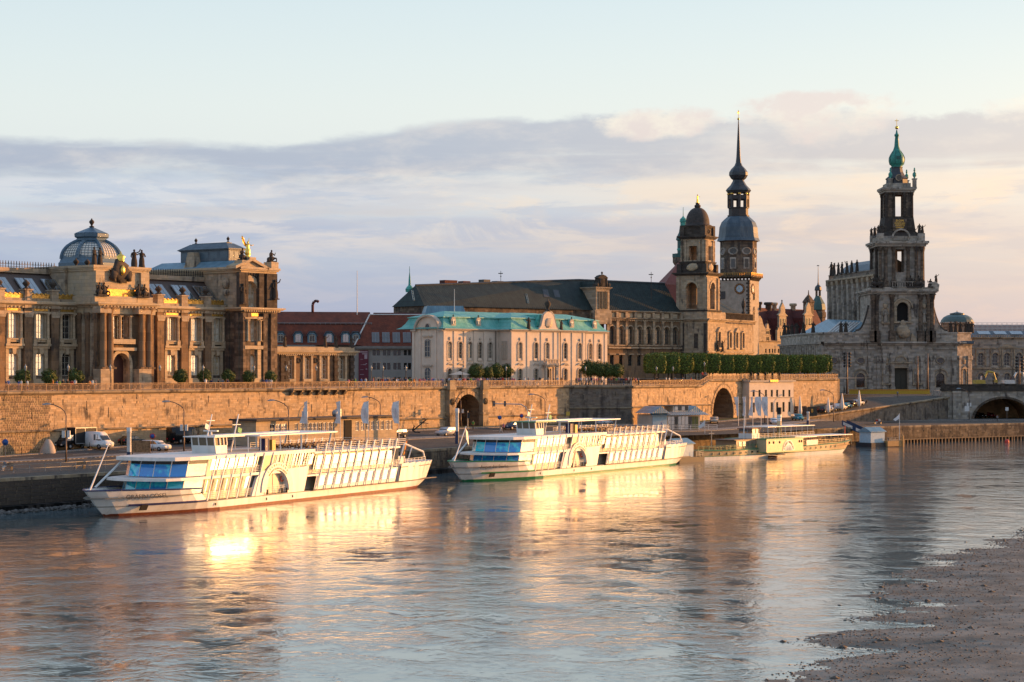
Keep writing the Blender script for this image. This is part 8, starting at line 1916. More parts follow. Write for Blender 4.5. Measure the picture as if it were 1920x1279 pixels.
# ---------------------------------------------------------------- landing pontoons with huts
def pontoon(px,py,label,az,L=8.5,hut=True,big=True):
 Y=DY(py,0);f=Fr(px,Y,az);o=thing('landing_pontoon',label,'pontoon',(f.X,f.Y,0),f.rz,'landing pontoons with blue and white huts')
 h=MB();h.box(0,L,0,4.6,-.4,.95);h.build('float',m_c('black_float',(.03,.03,.035),.6),o)
 if big:h=MB();h.box(L-4.2,L+.6,-.6,4.8,.1,1.3);h.box(L+.2,L+.6,-.8,-.4,0,2.4);h.build('ochre_fender',m_c('ochre_timber',(.42,.24,.09),.7),o)
 h=MB();h.box(.4,4.6,.6,4.0,.95,3.4);h.build('hut',m_c('pale_blue_hut',(.42,.55,.62),.6),o);h=MB();h.prism([(.3,3.35),(2.3,4.3),(4.4,3.35),(4.4,3.25),(.3,3.25)],'x',.1,4.9);o2=h.build('hut_roof',M['bluelead'],o)
 h=MB();railing(h,[(4.8,.1),(L-.1,.1),(L-.1,4.4)],.95,1.0,1.2,.03,3);h.build('railing',M['galv'],o)
 h=MB();h.box(5.6,6.8,1.5,2.7,.95,2.0);h.build('deck_box',M['black'],o);return f
fp_=pontoon(1634,839,'landing pontoon with pale blue hut right of the paddle steamer',55);pontoon(1274,868,'landing pontoon with small blue hut behind the second white ship',45,7,True,False)
g=thing('gangway','long blue gangway sloping from the quay down to the right pontoon','gangway',(0,0,0));A,B=Vector((PX(1583,452),452,4.3)),Vector((PX(1636,447),447,1.6));d=(B-A).normalized();sd=Vector((-d.y,d.x,0)).normalized()
for s in(-1,1):
 h=MB();q=sd*s*.9;h.add([A+q,B+q,B+q+Vector((0,0,1.2)),A+q+Vector((0,0,1.2))],[(0,1,2,3)]);h.add([A+q*1.06,B+q*1.06,B+q*1.06+Vector((0,0,1.2)),A+q*1.06+Vector((0,0,1.2))],[(0,1,2,3)]);h.build('side_panel',m_c('navy_panel',(.02,.05,.12),.5),g)
h=MB();h.add([A+sd,B+sd,B-sd,A-sd],[(0,1,2,3)]);h.build('walkway',M['wood'],g)
for i,(f0,f1)in enumerate(((.05,.38),(.5,.85))):
 h=MB();q=-sd*1.0 if(-sd).y<0 else sd*1.0;P0,P1=A.lerp(B,f0)+q,A.lerp(B,f1)+q;h.add([P0+Vector((0,0,.25)),P1+Vector((0,0,.25)),P1+Vector((0,0,.95)),P0+Vector((0,0,.95))],[(0,1,2,3)]);h.build('white_sign_panel',M['whited'],g)
for i,(px,py)in enumerate(((1482,842),(1888,829.5),(1625,0))):
 if not py:continue
 Y=DY(py,0);h=MB();h.blob(0,0,.15,.55,.55,.6,rnd=.02,seg=10,rings=6);o=h.build('mooring_buoy',m_c('red_buoy',(.65,.05,.03),.5),None,(PX(px,Y),Y,0));tag(o,'small red buoy afloat '+('near the stern of the paddle steamer' if i==0 else 'at the far right near the quay piles'),'buoy')
 # ================================================================ TERRACE RAILING
def rail_panel(L):
 mb=MB();mb.box(-.05,.05,-.05,.05,0,1.1);mb.box(0,L,-.04,.04,1.02,1.1);mb.box(0,L,-.025,.025,.1,.15);mb.box(0,L,-.02,.02,.85,.89)
 k=.16
 while k<L-.05:mb.box(k-.015,k+.015,-.015,.015,.15,.85);k+=.16
 for i in range(8):
  a,b=2*pi*i/8,2*pi*(i+1)/8;mb.tube((L/2+.3*cos(a),0,.5+.3*sin(a)),(L/2+.3*cos(b),0,.5+.3*sin(b)),.035,4)
 return mb
RPM=rail_panel(2.4).mesh('railing_panel',M['rail'])
def rail_run(label,fr,a,b,z,y=-.15):
 n=max(1,round((b-a)/2.4));root=thing('terrace_railing',label,'railing',(fr.X,fr.Y,0),fr.rz,'iron railings on the terrace')
 for i in range(n):
  u0,u1=a+(b-a)*i/n,a+(b-a)*(i+1)/n;z0,z1=(z(u0),z(u1))if callable(z)else(z,z)
  o=link('railing_panel',RPM,root,(u0,y,z0));o.scale=((u1-u0)/2.4,1,1);o.rotation_euler=(0,-atan2(z1-z0,u1-u0),0)
rail_run('long ornamental iron railing above the left wall, in front of the academy',FW,FW.u(-60),uG0,Z_T)
rail_run('short iron railing over the arched gate between stone posts',FW,uG0+1.5,uG1-1.5,Z_T,-.3)
rail_run('iron railing right of the arched gate in front of the cream palace',FW,uG1,uB,Z_T)
rail_run('iron railing above the shade-painted wall stretch',F3,0,L3,Z_T-.1)
rail_run('orange lit iron railing between the shade-painted wall and the stair ramp',F4,0,L4,13.4)
rail_run('sloping iron railing climbing the stair ramp above the dark archway',F5,0,L5,lambda x:top5(x)+.3)
rail_run('iron railing on the bright right end of the terrace',F6,0,L6,Z_U)
# ================================================================ TREES
def leaf_mat(name,c):
 def fn(t,b):
  a=t.new('ShaderNodeVertexColor',layer_name='Col').outputs[0];t.put(b.inputs['Base Color'],t.mix(1.0,c,a,'MULTIPLY'));b.inputs['Roughness'].default_value=.6
  try:b.inputs['Subsurface Weight'].default_value=0
  except Exception:pass
 return pmat(name,c,.6,0,.3,fn)
M['leaf']=leaf_mat('foliage',(.125,.17,.028));M['leafd']=leaf_mat('dark_foliage',(.065,.10,.022))
def crown(shape,dims,n,s,seed,mat='leaf'):
 """uneven crown made of single leaf sprays through a rounded volume"""
 random.seed(seed);mb=MB();a,b,c=dims
 lumps=[(random.uniform(-1,1),random.uniform(-1,1),random.uniform(-1,1))for _ in range(9)]
 for _ in range(n):
  if shape=='ball':
   v=Vector((random.gauss(0,1),random.gauss(0,1),random.gauss(0,1))).normalized();r=random.uniform(.72,1.0)*(1+.10*sin(v.x*5+seed)+.08*sin(v.z*7+v.y*4));p=Vector((v.x*a*r,v.y*b*r,v.z*c*r));nn=v
  else:
   f=random.choice('xyzzxyx');q=[random.uniform(-1,1)for _ in range(3)];d=random.uniform(.86,1.02)
   if f=='x':q[0]=random.choice((-1,1))*d;nn=Vector((q[0],0,0))
   elif f=='y':q[1]=random.choice((-1,-1,1))*d;nn=Vector((0,q[1],0))
   else:q[2]=random.choice((1,1,-1))*d;nn=Vector((0,0,q[2]))
   bul=1+.10*sin(q[0]*4+seed)*cos(q[1]*5+seed*2)+random.gauss(0,.025);p=Vector((q[0]*a*(1-.12*abs(q[2])**3),q[1]*b*(1-.12*abs(q[2])**3),q[2]*c*(1-.10*q[0]**4)))*bul
  nn=(nn+Vector((random.uniform(-.8,.8),random.uniform(-.8,.8),random.uniform(-.6,.8)))).normalized();u=nn.orthogonal().normalized();w=nn.cross(u);k=s*random.uniform(.6,1.3);g=random.uniform(.55,1.35);y_=random.uniform(.85,1.25)
  mb.add([p-u*k,p+w*k*.6,p+u*k,p-w*k*.6],[(0,1,2,3)],0,False,(g*y_,g,g*.9))
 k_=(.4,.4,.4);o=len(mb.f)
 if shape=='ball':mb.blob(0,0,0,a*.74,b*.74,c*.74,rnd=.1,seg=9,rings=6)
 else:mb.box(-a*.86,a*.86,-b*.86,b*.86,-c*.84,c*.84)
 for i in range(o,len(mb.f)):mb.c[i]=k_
 return mb.mesh('crown',M[mat])
def trunk_mesh(h,r,limbs=4):
 mb=MB();mb.tube((0,0,0),(0,0,h),r,7,r*.6)
 for i in range(limbs):a=i*2.4;mb.tube((0,0,h*.8),(.55*cos(a),.55*sin(a),h*1.25),r*.5,5,r*.25)
 return mb.mesh('trunk',M['bark'])
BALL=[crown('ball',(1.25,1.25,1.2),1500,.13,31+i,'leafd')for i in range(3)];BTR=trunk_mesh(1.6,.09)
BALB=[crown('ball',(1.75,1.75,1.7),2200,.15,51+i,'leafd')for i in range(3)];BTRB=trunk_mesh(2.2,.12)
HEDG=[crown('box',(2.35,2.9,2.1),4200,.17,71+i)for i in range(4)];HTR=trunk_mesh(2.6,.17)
random.seed(77)
def tree(label,x,y,z,cm,tm,zc,grp,name='topiary_tree',s=1.0):
 r=thing(name,label,'tree',(x,y,z),random.uniform(0,6.2)if name=='topiary_tree' else 0,grp);link('trunk',tm,r);c=link('crown',cm,r,(0,0,zc+.5*(name=='topiary_tree')));r.scale=(s,s,s);return r
near_=('left of the academy steps, nearest the picture edge','second from the left in front of the academy','third from the left, before the shaded portal flank','first right of the academy portal','second right of the academy portal','third right of the academy portal','before the academy pavilion window','below the pavilion corner, rightmost of its row')
for i,px in enumerate((42,93,142,338,384,428,466,507)):
 u=FW.u(px,9);x,y=FW.w(u,9);tree('small clipped ball tree '+near_[i],x,y,Z_T,BALL[i%3],BTR,1.55,'clipped ball trees before the academy',s=1.0 if i<6 else.93)
wd_=('first','second','third','fourth','fifth','sixth')
for i,px in enumerate((892,914,931,951,970,988)):x,y=FW.w(FW.u(px,12),12);tree(wd_[i]+' round clipped tree from the left in the row before the cream palace centre',x,y,Z_T,BALB[i%3],BTRB,2.55,'round trees before the cream palace',s=(1.0,.85,1.02,1.02,.9,.95)[i]*.93)
for i,px in enumerate((1104,1122,1139,1157)):x,y=F3.w(F3.u(px,10),10);tree(wd_[i]+' round clipped tree from the left at the right end of the cream palace',x,y,Z_T,BALB[(i+1)%3],BTRB,2.7,'round trees right of the cream palace',s=1.06-.05*i)
hp=[(1228+i*25.5,0)for i in range(13)]
for row in(0,1):
 for i,(px,_)in enumerate(hp):
  Y=453+i*4.1+row*5.8;X=PX(px+row*6,Y);bz=Z_U if i>3 else Z_T;r=tree('box clipped linden, '+'first second third fourth fifth sixth seventh eighth ninth tenth eleventh twelfth thirteenth'.split()[i]+' from the left in the '+('front' if not row else 'back')+' terrace row',X,Y,bz,HEDG[(i+row)%4],HTR,18.15-bz,'box clipped lindens on the upper terrace','linden_tree',s=1.0);r.scale=(1,1,random.uniform(.95,1.04))
  # ================================================================ LAMPS, SIGNS, FLAGS
def arc_lamp(px,py,Y=None):
 Y=Y or FX*4.5/(py-HY);X=PX(px,Y);z=gz(X,Y);H=12.0-z;return X,Y,z,H
def lampmb(H):
 p=MB();p.tube((0,0,0),(0,0,H*.45),.13,7,.10);p.tube((0,0,H*.45),(0,0,H*.80),.10,7,.08);pts=[(0,0,H*.80)]+[(-2.6*sin(a)*1.0*(a/1.5708),0,H*.80+H*.2*sin(a))for a in(.35,.7,1.05,1.35)];p.path(pts,.07,6);e=pts[-1];h=MB();h.prism([(e[0]+.1,e[2]-.06),(e[0]-1.0,e[2]-.14),(e[0]-1.05,e[2]+.02),(e[0]-.5,e[2]+.14),(e[0]+.1,e[2]+.08)],'y',-.17,.17);return p,h
LL=('leftmost, beside the parked box truck','behind the wheelhouse of the nearest ship','left of the first white flag by the flat roofed office','between the third and fourth white flags','left of the arched gate','right of the traffic lights above the second ship','before the shade-painted wall stretch','above the glazed pavilion','beside the white banners','above the closed parasols','beside the stone bridge')
for i,(px,py)in enumerate(((124,757),(345,752),(541,750),(713,744),(864,740),(1022,739),(1166,735),(1304,733),(1434,733),(1563,731),(1817,728))):
 X,Y,z,H=arc_lamp(px,py);r=thing('street_lamp','tall curved arm street lamp '+LL[i],'street lamp',(X,Y,z),0,'curved street lamps along the quay road');p,h=lampmb(H);p.build('pole',M['pole'],r);h.build('lamp_head',m_c('pale_blue_lamp_head',(.30,.38,.45),.4),r)
 if i in(0,1,4,6,10):b_=MB();b_.box(-.55,-.15,-.2,.2,H*.42,H*.54);b_.box(.15,.55,-.2,.2,H*.42,H*.54);b_.build('sign_box',M['whited'],r)
LPL=('near the first ball tree','beside the third ball tree','left of the academy portal columns','before the first bay right of the portal','beside the fifth ball tree','before the academy pavilion window','at the left end of the low annex','before the annex roundel','left of the two lanterns by the grey house','in the middle of the grey house wall','before the left end of the cream palace','before the first palace windows','among the six round trees','before the first tree of the right group of four','before the left end of the clipped lindens','under the left clipped lindens','at the head of the stair ramp','before the right end of the clipped lindens')
LM=MB();LM.lathe([(.16,0),(.14,.4),(.07,.5),(.05,2.9),(.12,3.0)],8);LMp=LM.mesh('post',M['framed']);LM=MB();LM.lathe([(.10,3.0),(.2,3.45),(.24,3.5),(.08,3.75),(.03,3.95)],6);LMl=LM.mesh('lantern',m_c('milky_lantern',(.35,.38,.38),.3))
for i,px in enumerate((48,128,207,300,381,476,537,593,696,718,761,867,949,1098,1231,1262,1321,1444)):
 f,v=(FW,2.2)if px<1067 else(F3,3)if px<1200 else(F4,3)if px<1310 else(F5,2.5)
 x,y=f.w(f.u(px,v),v);r=thing('terrace_lantern','slim terrace lantern post '+LPL[i],'lantern',(x,y,Z_T if px<1310 else Z_U),0,'lantern posts on the terrace');link('post',LMp,r);link('lantern',LMl,r)
def flag(px,ptop,pbase_y,w_m,h_px,label,grp,Y,z,bend=.5,mat='flagwhite'):
 X=PX(px,Y);zt_=PZ(ptop,Y);r=thing('banner_flag',label,'flag',(X,Y,z),0,grp);p=MB();p.tube((0,0,0),(0,0,zt_-z),.07,6,.04);p.build('pole',M['whited'],r)
 hh=h_px*Y/FX;m_=MB();N=9;V=[]
 for j in range(N+1):
  f=j/N;zz=zt_-z-.05-hh*f
  for i in range(5):g=i/4;V.append((-g*w_m*(.75+.35*sin(f*3.1+px)),.10*sin(f*9+g*3+px)+.05*g,zz-g*.35*(1-f)*bend*2+g*.1))
 m_.add(V,[(j*5+i,j*5+i+1,(j+1)*5+i+1,(j+1)*5+i)for j in range(N)for i in range(4)],0,True)
 m_.add([(x,y+.02,z_)for x,y,z_ in V],[(j*5+i,(j+1)*5+i,(j+1)*5+i+1,j*5+i+1)for j in range(N)for i in range(4)],0,True);m_.build('cloth',m_c('flagwhite',(.78,.76,.76),.8),r)
 g=MB();g.prism([(-w_m*.62,zt_-z-hh*.75),(-w_m*.5,zt_-z-hh*.3),(-w_m*.42,zt_-z-hh*.35),(-w_m*.5,zt_-z-hh*.75)],'y',-.16,-.14);g.build('printed_swirl',m_c('grey_print',(.55,.55,.60),.8),r)
FO_=Fr(480,314,35.5);FO_Y=[FO_.w(FO_.u(q,-3),-3)[1]for q in(576,638,691,748)]
for i,px in enumerate((576,638,691,748)):
 Y=FO_Y[i];flag(px,751,0,1.15,43,'white banner flag '+('leftmost of four before the flat roofed office','second of four, beside the roof vent of the office','third of four before the flat roofed office','rightmost of four, above the dark estate car')[i],'four white banner flags by the office',Y,gz(PX(px,Y),Y))
for i,(px,w)in enumerate(((1384.5,.95),(1398,.95),(1411.5,.95),(1427,1.25),(1439.5,1.25))):Y=436;flag(px,743.5,0,w,36,('first','second','third','fourth','fifth')[i]+' tall white banner from the left beside the dark archway','five white banners by the archway',Y,gz(PX(px,Y),Y),.2)
for px,Y,lb in((1321.5,405,'small white pennant flag before the glazed pavilion'),(1686.5,452,'small white flag on a pole above the right pontoon')):
 X=PX(px,Y);r=thing('pennant_pole',lb,'flag',(X,Y,1 if px>1500 else 3.9));zt_=PZ(787 if px<1500 else 775,Y)-r.location.z;p=MB();p.tube((0,0,0),(0,0,zt_),.07,5);p.build('pole',M['whited'],r);p=MB();p.prism([(0,zt_),(-.3,zt_-.5),(-1.4,zt_-1.4),(-.9,zt_-1.75),(0,zt_-1.2)],'y',-.02,.03);p.build('cloth',m_c('flagwhite',0),r)
def sign(px,py,h,shape,c,label,c2=None,w=.35):
 x,y,z=G(px,py);r=thing('road_sign',label,'sign',(x,y,z));p=MB();p.tube((0,0,0),(0,0,h),.04,5);p.build('post',M['galv'],r);q=MB()
 if shape=='o':q.lathe([(0,0),(w,0),(w,.03),(0,.03)],16);o=q.build('disc',c,r,(0,-.05,h-w));o.rotation_euler=(pi/2,0,0);q=MB();q.lathe([(w*.72,.0),(w*.72,.05),(0,.05)],14);o=q.build('disc_centre',c2 or c,r,(0,-.05,h-w));o.rotation_euler=(pi/2,0,0)
 else:q.box(-w,w,-.07,-.03,h-w*2.2,h);q.build('panel',c,r)
 return r
blue,red_=m_c('sign_blue',(.02,.10,.35),.5),m_c('sign_red',(.5,.03,.03),.5)
sign(286,851,3.0,'o',red_,'no stopping sign standing behind the bow of the nearest ship',blue,.42);sign(10,858,2.6,'o',blue,'blue round road sign at the left picture edge',blue,.45);sign(937,812,3.2,'o',blue,'blue round road sign right of the arched gate',blue,.38);sign(978,822,4.4,'o',red_,'no stopping sign above the wheelhouse of the second ship',blue,.38);sign(1704,788,2.9,'o',blue,'blue round sign on the ramp wall',blue,.5);sign(1888,787,3.2,'r',M['whited'],'white sign board beside the bridge arch',None,.4);sign(1813,788,3.6,'r',M['whited'],'pale information board below the bridge pier',None,.6);sign(1065,806,3.5,'r',m_c('yellow_sign',(.6,.42,.06),.5),'yellow and white notice on a red post before the shade-painted wall',None,.35)
X,Y,z=G(989,812);r=thing('traffic_light_gantry','traffic light on a long curved arm above the second ship','traffic light',(X,Y,z));zt_=PZ(757,Y)-z;p=MB();p.path([(0,0,0),(0,0,zt_*.75),(-.3,0,zt_*.88),(-1.2,0,zt_*.98),(-6.2,0,zt_)],.09,6);p.build('arm',m_c('pale_blue_lamp_head',0),r)
for dx in(-6.2,-4.2):
 q=MB();q.box(dx-.2,dx+.2,-.15,.15,zt_-.5,zt_+.5);o=q.build('signal_head',M['black'],r)
 for k in range(3):s_=MB();s_.lathe([(0,0),(.11,0)],10,cap=False);l_=s_.build('signal_lens',m_c('grey_lens',(.3,.3,.3),.3),o,(dx,-.16,zt_-.3+k*.3));l_.rotation_euler=(pi/2,0,0)
X,Y,z=G(877,805);r=thing('traffic_light','low traffic light post in front of the dark gate','traffic light',(X,Y,z));p=MB();p.tube((0,0,0),(0,0,3.4),.08,6);p.build('post',M['galv'],r);p=MB();p.box(0,.4,-.2,.2,2.0,3.1);p.build('signal_head',M['black'],r)
for i,(px,pb,pt_)in enumerate(((1588,742,661),(1720,738,667),(1739,735,663),(1911,728,668))):
 Y=585-(i==3)*40;z=PZ(pb,Y);r=thing('light_mast',('tall floodlight mast with clustered lamps left of the cathedral door','slim mast left of the pair right of the cathedral door','plain pole right of the pair beside the cathedral door','mast with lamps at the right edge before the gallery')[i],'mast',(PX(px,Y),Y,z));H=PZ(pt_,Y)-z;p=MB();p.tube((0,0,0),(0,0,H),.32,8,.22);p.build('pole',M['pole'],r)
 if i in(0,3):
  q=MB()
  for j in range(5):
   for s in(-1,1):q.blob(s*.75,-.2,H-.3-j*.9,.42,.4,.4,rnd=0,seg=7,rings=4);q.tube((0,0,H-.3-j*.9),(s*.75,-.2,H-.3-j*.9),.06,4)
  q.build('floodlight',M['iron'],r)
  # bollard fence along the pavement and quay railing
bp_=MB();bp_.tube((0,0,0),(0,0,1.0),.05,6);bpm=bp_.mesh('post',M['iron']);r=thing('bollard_fence','row of thin dark posts between pavement and road along the wall foot','bollards')
cc=offs(DN,3.2);k=0
for a,b in zip(cc[:-1],cc[1:]):
 if 190<a[1]<400:
  for f in(0,.5):p=(a[0]+(b[0]-a[0])*f,a[1]+(b[1]-a[1])*f);link('post',bpm,r,(p[0],p[1],gz(*p)+.1))
r=thing('quay_railing','grey tube railing along the quay edge at the left behind the nearest ship','railing');a,b=Vector((-70,236.5)),Vector((-38,283));q=MB();railing(q,[tuple(a),tuple(b)],3.9,1.0,2.6,.045,2);q.build('tubes',M['galv'],r)
# ================================================================ QUAY BUILDINGS
FO=Fr(480,314,35.5);Xo,Yo=FO.w(0);zg0=4.7;ob=house('flat_office','low flat roofed sandstone office with rows of pale windows against the terrace wall','office',FO);O,zO=FO.u,FO.z
zt0,zt1=zO(600,786),zO(600,778);cs=[489+i*0 for i in()];cs=[511,522,533,556,565,572,580,587,594,601.5,609,617,624,670,680,690,699,708,717,726,733]
wm=MB();ed=[480]+[(a+b)/2 for a,b in zip(cs[:-1],cs[1:])]+[744]
for i,c in enumerate(cs):
 u=O(c);w=.42 if i>2 else.6;wm.bay(O(ed[i]),O(ed[i+1]),zg0-1,zt0,0,.25,[(u-w,u+w,zt0-2.1,zt0-.55)]);window(ob,u,.2,zt0-2.1,2*w,1.55,0,1,1,'glassw' if i%3 else 'glassd','whited',fw=.09)
wm.quad((0,5,zg0-1),(0,0,zg0-1),(0,0,zt0),(0,5,zt0));wm.quad((O(744),0,zg0-1),(O(744),5,zg0-1),(O(744),5,zt0),(O(744),0,zt0));wm.build('wall',M['sand'],ob)
t=MB();t.box(-.6,O(744)+.6,-.7,5.2,zt0,zt0+.28);t.build('flat_roof',m_c('brown_felt_roof',(.07,.05,.04),.8),ob)
t=MB();u=O(652);t.box(u-.9,u+.9,-.12,.02,zg0-.5,zt0-.3);t.build('door',M['dark'],ob);t=MB();u=O(583);t.box(u-.4,u+.4,1,1.6,zt0+.28,zt0+1.3);t.build('chimney',M['whited'],ob);t=MB();u=O(646);t.blob(u,2,zt0+.8,.7,.5,.6,rnd=0,seg=9,rings=6);t.box(u+.5,u+1.1,1.6,2.4,zt0+.28,zt0+1.5);t.build('vent_cowl',M['galv'],ob)
x,y,z=G(1268,806);FP=Fr(1268,y,62);pv=house('glazed_pavilion','glazed quay pavilion with slatted canopy, gabled roofs and small upper room','pavilion',FP);Pp=FP.u;zb=z;zP=lambda py:PZ(py,y+2)
p0_,p1_=Pp(1222,0),Pp(1318);zc,zr=zP(777),zP(769);t=MB();t.box(Pp(1224),p1_-.6,.2,6,zb,zc);t.build('wall',M['cream'],pv)
for i in range(9):u=Pp(1252)+i*(p1_-Pp(1252)-1)/9;q=MB();q.box(u+.1,u+(p1_-Pp(1252))/9-.15,.1,.18,zb+.1,zc-.4);q.build('glass_panel',M[('glassw','glass','glassd','glass')[i%4]]if i<7 else m_c('green_panel',(.05,.09,.02),.5),pv)
t=MB();t.quad((p0_-.5,-1.0,zc-.1),(p1_+1,-1.0,zc-.1),(p1_+.2,1.6,zc+.55),(p0_,1.6,zc+.55));t.quad((p0_,1.6,zc+.5),(p1_,1.6,zc+.5),(p1_,6.3,zc+.5),(p0_,6.3,zc+.5));t.build('canopy',M['bluelead'],pv)
sl_=MB();k=Pp(1250)
while k<p1_+.8:q=link('slat',WC.setdefault('slat',(lambda m_:(m_.box(-.06,.06,-1.2,1.4,0,.1),m_.mesh('slat',M['white']))[1])(MB())),pv,(k,.2,zc+.22));q.rotation_euler=(.25,0,0);k+=.55
for a,b in((1222,1250),(1298,1322)):t=MB();u0_,u1_=Pp(a),Pp(b);t.prism([(u0_-.6,zc+.3),((u0_+u1_)/2,zc+1.7),(u1_+.4,zc+.3)],'y',-.8 if a<1290 else 1,5.5);t.build('gable_roof',M['bluelead'],pv)
t=MB();t.box(Pp(1268),Pp(1297),1.2,4.6,zc+.5,zP(761));t.build('upper_room',M['cream'],pv);t=MB();t.box(Pp(1240),Pp(1300),.7,5,zP(761),zP(760)+.05);t.build('upper_roof',M['lead'],pv)
for i in range(4):u=Pp(1271)+i*(Pp(1297)-Pp(1271))/4;q=MB();q.box(u,u+.7,1.1,1.18,zc+.8,zP(762));q.build('upper_window',M['glassd' if i%2 else 'glassw'],pv)
t=MB();t.box(Pp(1224),Pp(1250),-.05,.19,zb,zc);t.build('blue_kiosk_front',m_c('pale_blue_hut',0),pv);t=MB();railing(t,[(Pp(1250),-2.2),(p1_+2,-2.2)],zb,1.0,2.2,.05,3);t.build('railing',M['whited'],pv)
FRs=Fr(1405,462,45);rs=house('restaurant','pale two storey restaurant with roof terrace below the clipped lindens','restaurant',FRs);Rr,zRs=FRs.u,FRs.z;z0_=5.6;zt2_=zRs(1440,716);cs=[1413,1424,1436,1447,1457,1469,1480]
wm=MB();ed=[1405]+[(a+b)/2 for a,b in zip(cs[:-1],cs[1:])]+[1488]
for i,c in enumerate(cs):u=Rr(c);wm.bay(Rr(ed[i]),Rr(ed[i+1]),z0_,zt2_,0,.3,[(u-.45,u+.45,6.9,9.2),(u-.42,u+.42,zRs(c,744),zRs(c,731))]);window(rs,u,.25,zRs(c,744),.84,zRs(c,731)-zRs(c,744),0,0,1,'glassd','framed');window(rs,u,.25,6.9,.9,2.3,0,0,1,'glassd','framed')
u1_=Rr(1488);wm.quad((u1_,0,z0_),(u1_,9,z0_),(u1_,9,zt2_),(u1_,0,zt2_));wm.quad((0,9,z0_),(0,0,z0_),(0,0,zt2_),(0,9,zt2_));wm.build('wall',M['cream'],rs);t=MB();t.box(-.3,u1_+.3,-.5,9,zt2_,zt2_+.35);t.box(0,u1_,-.2,0,zRs(1440,746),zRs(1440,745));t.build('cornice',M['creamd'],rs)
t=MB();railing(t,[(.1,-.3),(u1_,-.3)],zt2_+.35,1.0,1.5,.03,4);t.build('roof_railing',M['rail'],rs)
for i in range(5):q=MB();q.lathe([(.25,0),(.3,.3),(.28,1.6),(.05,2.0)],7,1.5+i*2.6,.6);o=q.build('potted_cypress',M['leafd'],rs,(0,0,zt2_+.35))
q=MB();q.box(u1_*.42,u1_*.60,-.62,-.52,zt2_-.05,zt2_+.5);q.build('gilt_sign',M['goldp'],rs)
X=PX(1523,478);r=thing('dark_screen_board','dark screen board with gilt crest between the restaurant and the parked cars','board',(X,478,ramp_z(X,478)),-.1);q=MB();q.box(-1.1,1.1,-.06,.06,.1,2.3);q.build('panel',m_c('dark_green_board',(.04,.04,.03),.6),r);q=MB();q.blob(0,-.1,1.3,.28,.05,.5,rnd=.2,seg=8);q.build('crest',M['goldp'],r);q=MB();q.box(-4.2,-1.3,.3,1.9,.1,2.4);q.build('bar_hut',M['framed'],r)
